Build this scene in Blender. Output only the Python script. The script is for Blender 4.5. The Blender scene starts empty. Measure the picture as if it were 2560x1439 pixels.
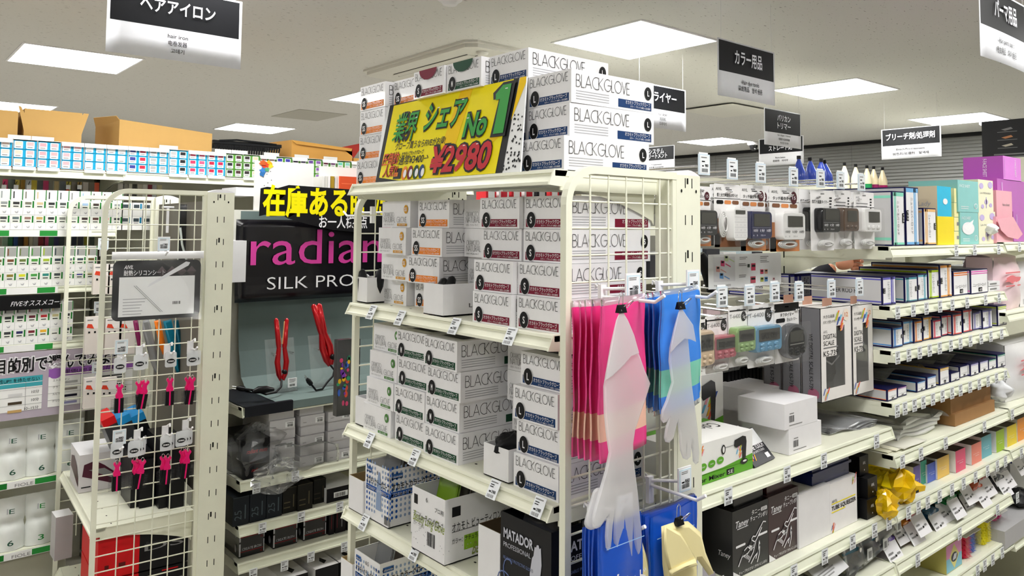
import bpy, bmesh, math, random
from mathutils import Vector, Matrix
V=Vector; PI=math.pi
random.seed(7)
SC=bpy.context.scene; COL=SC.collection
# ---------------------------------------------------------------- camera, world, exposure
H=1.45                      # camera height above the floor
FPX=1954.454; CYPX=450.402
RM=Matrix(((0.763385,-0.645896,0.007861),(0.044388,0.040304,-0.998201),(0.644415,0.762361,0.059437)))
cam=bpy.data.cameras.new('camera'); camo=bpy.data.objects.new('camera',cam); COL.objects.link(camo)
cam.sensor_fit='HORIZONTAL'; cam.sensor_width=36; cam.lens=FPX*36/2560; cam.shift_y=-(719.5-CYPX)/2560
cam.clip_start=.02; cam.clip_end=60
r0,r1,r2=RM[0],RM[1],RM[2]
camo.matrix_world=Matrix(((r0[0],-r1[0],-r2[0],0),(r0[1],-r1[1],-r2[1],0),(r0[2],-r1[2],-r2[2],H),(0,0,0,1)))
SC.camera=camo
w=bpy.data.worlds.new('world'); SC.world=w; w.use_nodes=True
w.node_tree.nodes['Background'].inputs[0].default_value=(.9,.95,1,1); w.node_tree.nodes['Background'].inputs[1].default_value=.25
vs=SC.view_settings; vs.view_transform='Standard'; vs.look='None'; vs.gamma=1; vs.exposure=0.0
LIGHT=23.0                   # strength of the ceiling panels
# rays through photo pixels, to put things where they stand on real planes
def ray(px,py): return RM.transposed()@V(((px-1280)/FPX,(py-CYPX)/FPX,1))
def on(px,py,a,v):
    d=ray(px,py); o=(0,0,H)[a]; t=(v-o)/d[a]; return V((d.x*t,d.y*t,d.z*t+H))
def PX(px,py,x): return on(px,py,0,x)
def PY(px,py,y): return on(px,py,1,y)
def PZ(px,py,z): return on(px,py,2,z)
# ---------------------------------------------------------------- materials
MATS={}
def mat(n,c=(.8,.8,.8),rough=.5,metal=0,alpha=1,emit=0,trans=0,spec=.5,var=.04,sc=30,bump=0,coat=0,thin=0):
    if n in MATS: return MATS[n]
    m=bpy.data.materials.new(n); m.use_nodes=True; nt=m.node_tree; b=nt.nodes['Principled BSDF']
    c=tuple(c)+(1,); b.inputs['Base Color'].default_value=c; b.inputs['Roughness'].default_value=rough; b.inputs['Metallic'].default_value=metal
    b.inputs['Alpha'].default_value=alpha; b.inputs['Specular IOR Level'].default_value=spec; b.inputs['Coat Weight'].default_value=coat
    b.inputs['Transmission Weight'].default_value=trans
    if emit: b.inputs['Emission Color'].default_value=c; b.inputs['Emission Strength'].default_value=emit
    elif var:
        tc=nt.nodes.new('ShaderNodeTexCoord'); no=nt.nodes.new('ShaderNodeTexNoise'); no.inputs['Scale'].default_value=sc; no.inputs['Detail'].default_value=3
        mr=nt.nodes.new('ShaderNodeMapRange'); mr.inputs['To Min'].default_value=1-var; mr.inputs['To Max'].default_value=1+var
        hs=nt.nodes.new('ShaderNodeHueSaturation'); hs.inputs['Color'].default_value=c
        nt.links.new(tc.outputs['Object'],no.inputs['Vector']); nt.links.new(no.outputs['Fac'],mr.inputs['Value'])
        nt.links.new(mr.outputs['Result'],hs.inputs['Value']); nt.links.new(hs.outputs['Color'],b.inputs['Base Color'])
        if bump:
            bp=nt.nodes.new('ShaderNodeBump'); bp.inputs['Strength'].default_value=bump; bp.inputs['Distance'].default_value=.004
            nt.links.new(no.outputs['Fac'],bp.inputs['Height']); nt.links.new(bp.outputs['Normal'],b.inputs['Normal'])
    MATS[n]=m; return m
def srgb(h):
    h=h.lstrip('#'); return tuple(((int(h[i:i+2],16)/255+.055)/1.055)**2.4 if int(h[i:i+2],16)>10 else int(h[i:i+2],16)/255/12.92 for i in (0,2,4))
def K(h,rough=.45,**k):     # a plain coloured surface by its sRGB colour
    if 'coat' not in k: k.setdefault('spec',.22)
    else: k['coat']*=.5
    return mat('paint_'+h+('_%g'%rough)+''.join('_%s%g'%(a,b) for a,b in k.items()),srgb(h),rough,**k)
CREAM=K('e9e9d6',.38); WHITE=K('f1f0f3',.4); INK=K('141416',.5); CARD=K('e4e2e4',.5); GREY=K('8a898a',.5); BLACK=K('0b0b0d',.35)
CHROME=mat('chrome',(.75,.75,.76),.18,1); KRAFT=K('c19a5c',.7); PAPER=K('f4f5f6',.55); SLOT=K('15150f',.8)
def film(n,c=(1,1,1),alpha=.1,rough=.12,gl=1.0,tl=0):
    """thin clear plastic: see-through, a trace of its own colour, bright reflections"""
    k='film_'+n
    if k in MATS: return MATS[k]
    m=bpy.data.materials.new(k); m.use_nodes=True; nt=m.node_tree; N=nt.nodes; L=nt.links; N.remove(N['Principled BSDF'])
    tr=N.new('ShaderNodeBsdfTransparent'); df=N.new('ShaderNodeBsdfDiffuse'); df.inputs['Color'].default_value=tuple(c)+(1,); g=N.new('ShaderNodeBsdfGlossy'); g.inputs['Roughness'].default_value=rough
    m1=N.new('ShaderNodeMixShader'); m1.inputs[0].default_value=alpha; L.new(tr.outputs[0],m1.inputs[1]); L.new(df.outputs[0],m1.inputs[2])
    if tl: tn=N.new('ShaderNodeBsdfTranslucent'); tn.inputs['Color'].default_value=tuple(c)+(1,); mt=N.new('ShaderNodeMixShader'); mt.inputs[0].default_value=tl; L.new(df.outputs[0],mt.inputs[1]); L.new(tn.outputs[0],mt.inputs[2]); L.new(mt.outputs[0],m1.inputs[2])
    lw=N.new('ShaderNodeLayerWeight'); lw.inputs['Blend'].default_value=.28; mu=N.new('ShaderNodeMath'); mu.operation='MULTIPLY'; mu.inputs[1].default_value=gl; L.new(lw.outputs['Fresnel'],mu.inputs[0])
    m2=N.new('ShaderNodeMixShader'); L.new(mu.outputs[0],m2.inputs[0]); L.new(m1.outputs[0],m2.inputs[1]); L.new(g.outputs[0],m2.inputs[2]); L.new(m2.outputs[0],N['Material Output'].inputs['Surface']); MATS[k]=m; return m
CLEAR=film('clear',(.95,.97,1),.015,.25,.10)
# ---------------------------------------------------------------- text and strokes as flat geometry
TX={}
def textgeo(s,bold=0):
    k=(s,bold)
    if k not in TX:
        c=bpy.data.curves.new('t','FONT'); c.body=s; c.resolution_u=3; c.offset=bold; o=bpy.data.objects.new('t',c); COL.objects.link(o)
        dg=bpy.context.evaluated_depsgraph_get(); dg.update(); m=bpy.data.meshes.new_from_object(o.evaluated_get(dg))
        vs=[(v.co.x,v.co.y) for v in m.vertices]; fs=[tuple(p.vertices) for p in m.polygons]
        bpy.data.objects.remove(o); bpy.data.curves.remove(c); bpy.data.meshes.remove(m)
        if vs:
            x0=min(v[0] for v in vs);x1=max(v[0] for v in vs);y0=min(v[1] for v in vs);y1=max(v[1] for v in vs)
        else: x0=y0=0;x1=y1=1
        TX[k]=(vs,fs,x0,y0,x1,y1)
    return TX[k]
def arc(cx,cy,rx,ry,a0,a1,n=14): return [(cx+rx*math.cos(math.radians(a0+(a1-a0)*i/n)),cy+ry*math.sin(math.radians(a0+(a1-a0)*i/n))) for i in range(n+1)]
GL={ # thin geometric capitals: width, polylines in a 1-high box
'B':(.5,[[(0,0),(0,1),(.2,1)]+arc(.2,.76,.22,.24,90,-90,8)+[(0,.52)],[(.2,.52)]+arc(.22,.26,.27,.26,90,-90,8)+[(0,0)]]),
'L':(.36,[[(0,1),(0,0),(.36,0)]]),'A':(.72,[[(0,0),(.36,1),(.72,0)],[(.12,.3),(.6,.3)]]),
'C':(.66,[arc(.5,.5,.5,.5,60,300,18)]),'K':(.5,[[(0,0),(0,1)],[(.5,1),(.02,.5),(.52,0)]]),
'G':(.98,[arc(.5,.5,.5,.5,50,360,20)+[(.5,.5)]]),'O':(1,[arc(.5,.5,.5,.5,0,360,24)]),'V':(.62,[[(0,1),(.31,0),(.62,1)]]),
'E':(.42,[[(.42,1),(0,1),(0,0),(.42,0)],[(0,.5),(.38,.5)]]),'N':(.6,[[(0,0),(0,1),(.6,0),(.6,1)]]),'T':(.46,[[(0,1),(.46,1)],[(.23,1),(.23,0)]]),
'U':(.52,[[(0,1),(0,.28)]+arc(.26,.27,.26,.27,180,360,10)+[(.52,1)]]),'R':(.5,[[(0,0),(0,1),(.2,1)]+arc(.2,.74,.24,.26,90,-90,8)+[(.12,.48)],[(.2,.48),(.5,0)]]),
'M':(.76,[[(0,0),(.08,1),(.38,.1),(.68,1),(.76,0)]]),' ':(.3,[])}
# ---------------------------------------------------------------- mesh builder
CURM=[None]
class MB:
    def __init__(s,M=None):
        M=M or CURM[0]; s.v=[];s.f=[];s.mi=[];s.ms=[];s.M=M;s.sm=set()
    def m(s,mt):
        if mt not in s.ms: s.ms.append(mt)
        return s.ms.index(mt)
    def add(s,vs,fs,mt,smooth=False):
        o=len(s.v); s.v+=[(s.M@V(p) if s.M else V(p)) for p in vs]; i=s.m(mt)
        for f in fs:
            if smooth: s.sm.add(len(s.f))
            s.f.append(tuple(o+k for k in f)); s.mi.append(i)
        return s
    def box(s,a,b,mt,faces=None):
        (x0,y0,z0),(x1,y1,z1)=a,b
        vs=[(x0,y0,z0),(x1,y0,z0),(x1,y1,z0),(x0,y1,z0),(x0,y0,z1),(x1,y0,z1),(x1,y1,z1),(x0,y1,z1)]
        FS={'b':(0,3,2,1),'t':(4,5,6,7),'f':(0,1,5,4),'r':(1,2,6,5),'k':(2,3,7,6),'l':(3,0,4,7)}
        for k,f in FS.items():
            mm=mt
            if faces and k in faces:
                if faces[k] is None: continue
                mm=faces[k]
            s.add(vs,[f],mm) if faces else None
        if not faces: s.add(vs,list(FS.values()),mt)
        return s
    def quad(s,p,mt): return s.add(p,[tuple(range(len(p)))],mt)
    def prism(s,poly,d,mt,smooth=False):   # poly: 3-D points of one face, d: extrusion vector
        n=len(poly); d=V(d); vs=[V(p) for p in poly]+[V(p)+d for p in poly]
        s.add(vs,[tuple(range(n))[::-1],tuple(range(n,2*n))],mt)
        return s.add(vs,[(i,(i+1)%n,n+(i+1)%n,n+i) for i in range(n)],mt,smooth)
    def tube(s,pts,r,mt,n=6,sq=False,smooth=True):
        pts=[V(p) for p in pts]; rs=r if isinstance(r,(list,tuple)) else [r]*len(pts); up=None; rings=[]
        for i,p in enumerate(pts):
            t=((pts[min(i+1,len(pts)-1)]-pts[max(i-1,0)])).normalized()
            if up is None: up=V((0,0,1)) if abs(t.z)<.9 else V((0,1,0))
            a=t.cross(up); 
            if a.length<1e-6: a=t.cross(V((1,0,0)))
            a.normalize(); b=a.cross(t).normalized(); up=b
            rings.append([p+(a*math.cos(k)+b*math.sin(k))*rs[i]*(1.414 if sq else 1) for k in [2*PI*(j+(.5 if sq else 0))/n for j in range(n)]])
        vs=[q for g in rings for q in g]; fs=[]
        for i in range(len(rings)-1):
            for j in range(n): fs.append((i*n+j,i*n+(j+1)%n,(i+1)*n+(j+1)%n,(i+1)*n+j))
        s.add(vs,fs,mt,smooth and not sq); e=len(rings)-1
        return s.add(vs,[tuple(range(n))[::-1],tuple(e*n+j for j in range(n))],mt)
    def lathe(s,c,prof,mt,n=20,ax=None):    # prof: (radius,height) list; ax: 3x3 frame
        c=V(c); A=ax or (V((1,0,0)),V((0,1,0)),V((0,0,1))); vs=[]
        for r,h in prof:
            for j in range(n): vs.append(c+A[0]*r*math.cos(2*PI*j/n)+A[1]*r*math.sin(2*PI*j/n)+A[2]*h)
        k=len(prof); s.add(vs,[(i*n+j,i*n+(j+1)%n,(i+1)*n+(j+1)%n,(i+1)*n+j) for i in range(k-1) for j in range(n)],mt,True)
        return s.add(vs,[tuple(range(n))[::-1],tuple((k-1)*n+j for j in range(n))],mt)
    def grid(s,fn,nu,nv,mt,smooth=True):    # fn(u,v)->point, a bent sheet
        vs=[fn(i/nu,j/nv) for j in range(nv+1) for i in range(nu+1)]
        return s.add(vs,[(j*(nu+1)+i,j*(nu+1)+i+1,(j+1)*(nu+1)+i+1,(j+1)*(nu+1)+i) for j in range(nv) for i in range(nu)],mt,smooth)
    # flat print: F=(origin, u, v) with u,v unit-ish axes; offset along u x v
    def fl(s,F,pts,mt,k=1):
        o,u,v=F; nrm=u.cross(v).normalized()*.0004*k
        return s.quad([o+u*a+v*b+nrm for a,b in pts],mt)
    def rect(s,F,x,y,w,h,mt,k=1): return s.fl(F,[(x,y),(x+w,y),(x+w,y+h),(x,y+h)],mt,k)
    def disc(s,F,x,y,rx,mt,ry=None,k=2,n=20): return s.fl(F,arc(x,y,rx,ry or rx,0,360*(n-1)/n,n-1),mt,k)
    def text(s,F,t,x,y,h,mt,w=None,bold=0,al='l',k=3,shear=0,vert=False):
        vs,fs,x0,y0,x1,y1=textgeo(t,bold); o,u,v=F; nrm=u.cross(v).normalized()*.0004*k
        sy=h/.72; sx=w/(x1-x0) if w else sy; W=sx*(x1-x0); ox=x-(0 if al=='l' else W/2 if al=='c' else W)
        P=[]
        for a,b in vs:
            X_=ox+(a-x0)*sx+shear*b*sy; Y_=y+b*sy; P.append(o+u*X_+v*Y_+nrm)
        return s.add(P,fs,mt)
    def stroke(s,F,t,x,y,h,w,mt,th=.05,gap=.1,k=3):
        o,u,v=F; nrm=u.cross(v).normalized()*.0004*k; tot=sum(GL[c][0]+gap for c in t)-gap; sx=w/tot; cx=x
        for c in t:
            for pl in GL[c][1]:
                for (a,b),(c2,d) in zip(pl,pl[1:]):
                    p=V((cx+a*sx,y+b*h)); q=V((cx+c2*sx,y+d*h)); e=q-p
                    if e.length<1e-7: continue
                    e.normalize(); n=V((-e.y,e.x))*th*h/2; p=p-e*th*h*.3; q=q+e*th*h*.3
                    s.quad([o+u*g.x+v*g.y+nrm for g in (p-n,q-n,q+n,p+n)],mt)
            cx+=(GL[c][0]+gap)*sx
        return s
    def lines(s,F,x,y,w,h,n,mt,fill=.45,k=2,seed=0): # rows of small illegible print
        rr=random.Random(seed)
        for i in range(n):
            yy=y+h-(i+.5)*h/n; ww=w*(.6+.4*rr.random()); s.rect(F,x,yy-h/n*fill/2,ww,h/n*fill,mt,k)
        return s
    def bars(s,F,x,y,w,h,mt,n=12,k=2):
        rr=random.Random(3); p=0
        for i in range(n): s.rect(F,x+w*i/n,y,w/n*(.35+.4*rr.random()),h,mt,k)
        return s
    def mesh(s,name,off=None):
        me=bpy.data.meshes.new(name); off=off or V((0,0,0))
        me.from_pydata([tuple(p-off) for p in s.v],[],s.f)
        for q in s.ms: me.materials.append(q)
        me.polygons.foreach_set('material_index',s.mi)
        me.polygons.foreach_set('use_smooth',[i in s.sm for i in range(len(s.f))]); me.update(); return me
    def out(s,name,label=None,cat=None,group=None,parent=None,kind=None,bevel=0,local=False):
        if parent is not None: off=V(parent.location) if parent.parent is None else V(parent.location)+V(parent.parent.location)
        elif local: off=V((0,0,0))
        else:
            xs=[p.x for p in s.v];ys=[p.y for p in s.v];zs=[p.z for p in s.v]; off=V(((min(xs)+max(xs))/2,(min(ys)+max(ys))/2,min(zs)))
        o=bpy.data.objects.new(name,s.mesh(name,off)); COL.objects.link(o)
        if parent is not None: o.parent=parent
        else: o.location=off
        if bevel:
            b=o.modifiers.new('bevel','BEVEL'); b.width=bevel; b.segments=2; b.limit_method='ANGLE'; b.angle_limit=.9
        return tag(o,label,cat,group,kind)
def tag(o,label=None,cat=None,group=None,kind=None):
    if label: o['label']=label
    if cat: o['category']=cat
    if group: o['group']=group
    if kind: o['kind']=kind
    return o
def thing(name,label,cat,group=None,loc=(0,0,0)):
    o=bpy.data.objects.new(name,None); COL.objects.link(o); o.location=loc; o.empty_display_size=.02; return tag(o,label,cat,group)
def inst(me,name,loc,label=None,cat=None,group=None,rz=0,parent=None,color=None,rot=None):
    o=bpy.data.objects.new(name,me); COL.objects.link(o); o.location=loc; o.rotation_euler=rot or (0,0,rz)
    if parent: o.parent=parent
    if color: o.color=color
    return tag(o,label,cat,group)
def dup(root,loc,label=None,rz=None,group=None):
    r=root.copy(); COL.objects.link(r); r.location=loc
    if rz is not None: r.rotation_euler=(0,0,rz)
    if label: r['label']=label
    if group: r['group']=group
    for ch in list(root.children):
        c=ch.copy(); COL.objects.link(c); c.parent=r
        for g in ch.children: d=g.copy(); COL.objects.link(d); d.parent=c
    return r
ORD=['first','second','third','fourth','fifth','sixth','seventh','eighth','ninth','tenth','eleventh','twelfth','thirteenth','fourteenth','fifteenth','sixteenth','seventeenth','eighteenth','nineteenth','twentieth']
def nth(i,n=None):  # a place in a row counted from the left
    if n is not None and n>1 and i==n-1: return 'last'
    return ORD[i] if i<len(ORD) else ORD[i-20].join(['twenty-',''])
def FR(o,u,v): return (V(o),V(u).normalized(),V(v).normalized())
def spin(loc,rz=0,rx=0,ry=0): return Matrix.Translation(V(loc))@Matrix.Rotation(rz,4,'Z')@Matrix.Rotation(ry,4,'Y')@Matrix.Rotation(rx,4,'X')
# ---------------------------------------------------------------- the room
ZC=H+.98; XW=8.58; YB=10.6; XL=-3.2; YN=-3.0
def ceiling_mat():
    m=bpy.data.materials.new('ceiling_board'); m.use_nodes=True; nt=m.node_tree; b=nt.nodes['Principled BSDF']; b.inputs['Roughness'].default_value=.9
    tc=nt.nodes.new('ShaderNodeTexCoord'); mp=nt.nodes.new('ShaderNodeMapping'); mp.inputs['Scale'].default_value=(30,105,1); mp.inputs['Rotation'].default_value=(0,0,.0)
    nz=nt.nodes.new('ShaderNodeTexNoise'); nz.inputs['Scale'].default_value=1.0; nz.inputs['Detail'].default_value=2.0
    cr=nt.nodes.new('ShaderNodeValToRGB'); e=cr.color_ramp.elements; e[0].position=.29; e[0].color=(.25,.24,.23,1); e[1].position=.335; e[1].color=(.66,.65,.63,1)
    nt.links.new(tc.outputs['Object'],mp.inputs['Vector']); nt.links.new(mp.outputs['Vector'],nz.inputs['Vector']); nt.links.new(nz.outputs['Fac'],cr.inputs['Fac']); nt.links.new(cr.outputs['Color'],b.inputs['Base Color'])
    return m
WALLM=K('c9c8c4',.8); FLOORM=K('b9b5ab',.35)
MB().box((XL,YN,-.1),(XW+.2,YB,0),FLOORM).out('floor',kind='structure')
MB().box((XL,YN,ZC),(XW+.2,YB,ZC+.1),ceiling_mat()).out('ceiling',kind='structure')
MB().box((XL,YB,0),(XW,YB+.1,ZC),WALLM).out('wall_back',kind='structure')
MB().box((XL-.1,YN,0),(XL,YB,ZC),WALLM).out('wall_left',kind='structure')
MB().box((XW,YN,0),(XW+.1,YB,ZC),WALLM).out('wall_right',kind='structure')
MB().box((XL,YN-.1,0),(XW,YN,ZC),WALLM).out('wall_front',kind='structure')
# blinds over the windows of the right wall
blind=thing('window_blind','pale grey horizontal slat blind covering the far wall below its black head rail','blind',loc=(XW-.04,3,1.2))
MB().box((XW-.07,-.5,ZC-.035),(XW-.005,10,ZC-.004),K('1b1b1c',.5)).out('head_rail',parent=blind)
SL=K('a9aaa8',.35)
b=MB()
for i in range(38):
    z=ZC-.06-i*.036
    b.quad([(XW-.058,-.5,z-.016),(XW-.058,10,z-.016),(XW-.035,10,z+.016),(XW-.035,-.5,z+.016)],SL)
    b.quad([(XW-.058,-.5,z-.017),(XW-.035,-.5,z+.015),(XW-.035,10,z+.015),(XW-.058,10,z-.017)],SL)
b.out('slats',parent=blind)
b=MB()
for y in (.6,2.4,4.2,6.0,7.8): b.tube([(XW-.062,y,ZC-.03),(XW-.062,y,ZC-1.4)],.0015,GREY,4)
b.out('ladder_cord',parent=blind)
# recessed square ceiling panels
PANEL=mat('light_diffuser',(1,.995,.97),.5,emit=LIGHT)
PLACES={(1,2):'square ceiling light on the left beside the hair iron sign',(1,3):'square ceiling light over the cardboard boxes, at the left edge of the picture',(2,1):'large square ceiling light above the glove boxes in the middle',
(2,2):'square ceiling light half hidden behind the orange banded glove boxes',(2,3):'small far square ceiling light above the open carton and basket',(3,1):'square ceiling light right of the sign with hair dye tools',
(4,1):'square ceiling light above the sign for bleach at the right',(3,2):'thin far ceiling light above the black dome camera'}
LX=[.685-2.15,.685,2.81,4.93,7.12]; LY=[-.15,2.39,4.93,7.45]
for i,x in enumerate(LX):
    for j,y in enumerate(LY):
        lab=PLACES.get((i,j)) or 'square ceiling light outside the picture'
        t=thing('ceiling_light',lab,'ceiling light','square ceiling lights',(x+.3,y+.3,ZC-.002))
        b=MB(); fw=.012
        for a,c in (((x-.012,y-.012),(x+.612,y)),((x-.012,y+.6),(x+.612,y+.612)),((x-.012,y),(x,y+.6)),((x+.6,y),(x+.612,y+.6))): b.box((a[0],a[1],ZC-.006),(c[0],c[1],ZC-.0005),WHITE)
        b.out('frame',parent=t)
        MB().box((x,y,ZC-.004),(x+.6,y+.6,ZC-.001),PANEL).out('diffuser',parent=t)
# ---------------------------------------------------------------- gondola rack with wire end panels
SHEL=K('efefdc',.35)
def lipshelf(t,xb,xt,xk,y0,y1,zb,zt,name='shelf'):
    """shelf facing -x: sloped price rail xb..xt, deck back to xk"""
    b=MB(); th=.0025
    b.box((xt-.002,y0,zt-.012),(xk,y1,zt-.0015),SHEL)
    # price rail: slanted front with a shallow channel
    P=[(xt,zt),(xt-.004,zt-.001),(xt-.0055,zt-.006),(xt-.001,zt-.0075),(xb+.0045,zb+.0065),(xb-.0005,zb+.0055),(xb-.001,zb),(xb+.012,zb-.0005),(xb+.014,zb+.004),(xt+.008,zt-.009)]
    b.prism([(x,y0+.003,z) for x,z in P],(0,y1-y0-.006,0),SHEL)
    for y in (y0,y1-.0035): b.prism([(xt+.03,y,zt+.0005),(xt-.004,y,zt+.0005),(xb-.003,y,zb-.0005),(xb+.03,y,zb-.003)],(0,.0035,0),SHEL)
    for y in (y0+.001,y1-.004): b.box((xt+.012,y,zt-.038),(xk,y+.003,zt-.001),SHEL)
    for i in range(9): b.box((xt+.045,y0+.03+i*(y1-y0-.06)/8-.003,zt-.0014),(xt+.049,y0+.03+i*(y1-y0-.06)/8+.003,zt-.0011),SLOT)
    s=b.out(name,parent=t)
    for y in (y0+.006,y1-.009):
        b=MB(); L=xk-xt
        b.prism([(xt+.02,y,zt-.012),(xt+.02,y,zt-.03)]+[(xt+.03+L*.86*k/6,y,zt-.036-.055*(k/6)**1.8) for k in range(7)]+[(xk-.004,y,zt-.1),(xk,y,zt-.012)],(0,.003,0),SHEL)
        b.out('bracket',parent=t)
    return s
def upright(t,x0,x1,y0,y1,zt,side=-1):
    b=MB(); b.box((x0,y0,.0),(x1,y1,zt),SHEL); yf=y0-.0003
    xm=(x0+x1)/2; z=zt-.006; k=0
    while z>.3:
        for dx in (-.011,.011):
            b.box((xm+dx-.0012,yf-.0002,z-.02),(xm+dx+.0012,yf+.0002,z),SLOT)
        if k%3==2 or k==0: b.box((xm-.006,yf-.0002,z-.012),(xm-.001,yf+.0002,z+.004 if k else z),SLOT)
        z-=.075; k+=1
    for dx in (-.024,.024): b.disc(FR((0,yf,0),(1,0,0),(0,0,1)),xm+dx,zt-.032,.0025,SLOT,.0035)
    b.out('upright',parent=t)
    MB().prism([(x0,y0,zt)]+[(x0+(x1-x0)*k/8,y0,zt+.011*math.sin(PI*k/8)) for k in range(1,8)]+[(x1,y0,zt)],(0,y1-y0,0),WHITE).out('upright_cap',parent=t)
def wirepanel(t,xf,xk,y,zt,xw,zw0,dz,zmin=.25):
    r=.0052; R_=.065; b=MB(); xf+=.006; z1=zt-.006
    pts=[(xf,y,.02),(xf,y,z1-R_)]+[(xf+R_-R_*math.cos(PI/2*k/8),y,z1-R_+R_*math.sin(PI/2*k/8)) for k in range(1,9)]+[(xk,y,z1)]
    b.tube(pts,.0072,SHEL,4,sq=True); b.box((xk-.012,y-.006,.02),(xk-.001,y+.006,z1),SHEL)
    b.out('panel_frame',parent=t)
    g=MB()
    for x in xw: g.tube([(x,y-.004,zt-.014 if x>xf+.05 else zt-.03),(x,y-.004,zmin)],.0019,SHEL,6)
    z=zw0
    while z>zmin: g.tube([(xf+.002,y,z),(xk-.006,y,z)],.0021,SHEL,6); z-=dz
    g.tube([(xf+.05,y,zt-.014),(xk-.006,y,zt-.014)],.0021,SHEL,6)
    g.out('wire_grid',parent=t)
rack=thing('display_rack','cream steel display rack stacked with white glove boxes in the middle','rack',loc=(1.15,1.4,0))
lipshelf(rack,.965,.98,1.266,1.035,1.787,H+.0775,H+.1058)
lipshelf(rack,.965,.98,1.266,1.035,1.787,H-.2215,H-.1945)
lipshelf(rack,.965,.98,1.266,1.035,1.787,H-.5205,H-.4960)
lipshelf(rack,.965,.98,1.266,1.035,1.787,H-.7235,H-.6970)
lipshelf(rack,.965,.98,1.266,1.035,1.787,H-.975,H-.949)
lipshelf(rack,.965,.98,1.266,1.035,1.787,.10,.127,'base_shelf')
upright(rack,1.266,1.3435,.985,1.04,H+.1075)
upright(rack,1.266,1.3435,1.79,1.83,H+.1075)
XWI=[1.0207,1.0694,1.1181,1.1667,1.2161,1.243]
wirepanel(rack,.9585,1.267,.992,H+.1105,XWI,H+.0466,.0482)
wirepanel(rack,.9955,1.267,1.80,H+.100,[x+.03 for x in XWI[:5]],H+.028,.0482)
for z in (H+.03,H-.62): MB().box((1.27,1.04,z),(1.30,1.79,z+.03),SHEL).out('back_rail',parent=rack)
# ---------------------------------------------------------------- glove boxes
BW,BL,BH=.125,.235,.0635
BAND={'SS':K('f08a2c',.5),'S':K('7d1733',.5),'M':K('1b4a33',.5),'L':K('173a6b',.5)}
NATC={'SS':K('d59a2b',.5),'M':K('4f8440',.5),'L':K('c9708a',.5)}
GLX=K('f3f2f5',.22,coat=.3); TOPD=K('2b2a2d',.4); LG=K('b5b5ba',.5); KSIDE=K('d8b66a',.6)
FF=FR((0,BW,0),(0,-1,0),(0,0,1)); FS=FR((0,0,0),(1,0,0),(0,0,1)); FT=FR((0,BW,BH),(0,-1,0),(1,0,0))
def black_mesh(sz,flap=False):
    b=MB(); b.box((0,0,0),(BL,BW,BH),GLX); bm_=BAND[sz]
    b.stroke(FF,'BLACK',.008,.0415,.0165,.052,INK,.055); b.stroke(FF,'GLOVE',.0625,.0415,.0165,.054,INK,.055)
    b.rect(FF,.006,.0035,.113,.0155,bm_); b.disc(FF,.0225,.0175,.0138,GLX,.0168,3); b.disc(FF,.0225,.0175,.0128,INK,.0158,4)
    b.text(FF,sz,.0225,.0108,.0135,GLX,w=.0062 if len(sz)==1 else .014,bold=.02,al='c',k=5)
    b.text(FF,'オカモトブラックグローブ',.0385,.0105,.0062,GLX,w=.077,k=4,bold=.005); b.text(FF,'カラー：ブラック 50枚入 左右兼用',.052,.005,.003,GLX,w=.064,k=4)
    b.stroke(FS,'BLACK',.012,.031,.0235,.072,INK,.045); b.stroke(FS,'GLOVE',.088,.031,.0235,.072,INK,.045)
    for i in range(4): b.rect(FS,.012,.0075+i*.005,.09,.0017,LG)
    b.rect(FS,.128,.0045,.099,.0165,bm_); b.text(FS,'オカモトブラックグローブ',.148,.0125,.0065,GLX,w=.074,k=4); b.text(FS,'カラー：ブラック 50枚入 左右兼用',.162,.0065,.0035,GLX,w=.06,k=4)
    b.disc(FS,.216,.040,.0108,INK,.0135,3); b.text(FS,sz,.216,.0345,.011,GLX,w=.006 if len(sz)==1 else .012,bold=.02,al='c',k=5)
    b.rect(FT,.02,.03,.085,.17,TOPD)
    if flap: b.fl(FF,[(.03,BH)]+arc(.062,BH,.036,.024,180,360,12),bm_,6)
    return b.mesh('glove_box')
def nat_mesh(sz):
    b=MB(); m=NATC[sz]; b.box((0,0,0),(BL,BW,BH),GLX,{'r':KSIDE,'f':GLX})
    b.stroke(FF,'OKAMOTO',.009,.0265,.010,.046,GREY,.075); b.stroke(FF,'NATURAL',.009,.0125,.0125,.052,GREY,.075); b.stroke(FF,'GLOVE',.068,.0125,.0125,.042,GREY,.075)
    b.disc(FF,.1075,.0435,.0088,m,.0105,3); b.text(FF,sz,.1075,.039,.009,GLX,w=.0055 if len(sz)==1 else .010,bold=.015,al='c',k=5)
    b.text(FF,'オカモト・ナチュラル・グローブ',.01,.005,.0035,INK,w=.044,k=3); b.rect(FF,.07,.0035,.042,.006,m,3); b.text(FF,'50枚入 左右兼用',.076,.005,.003,GLX,w=.03,k=4)
    b.rect(FT,.02,.03,.085,.17,LG)
    return b.mesh('glove_box')
GM={('b',s):black_mesh(s) for s in BAND}; GM.update({('n',s):nat_mesh(s) for s in NATC}); GM['fS']=black_mesh('S',True); GM['fM']=black_mesh('M',True)
rg=random.Random(4)
CN={'SS':'orange','S':'maroon','M':'dark green','L':'navy blue'}; NN={'SS':'gold','M':'green','L':'pink'}
LEV=[['lowest','second','third','topmost'],['lowest','middle','topmost']]
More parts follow.
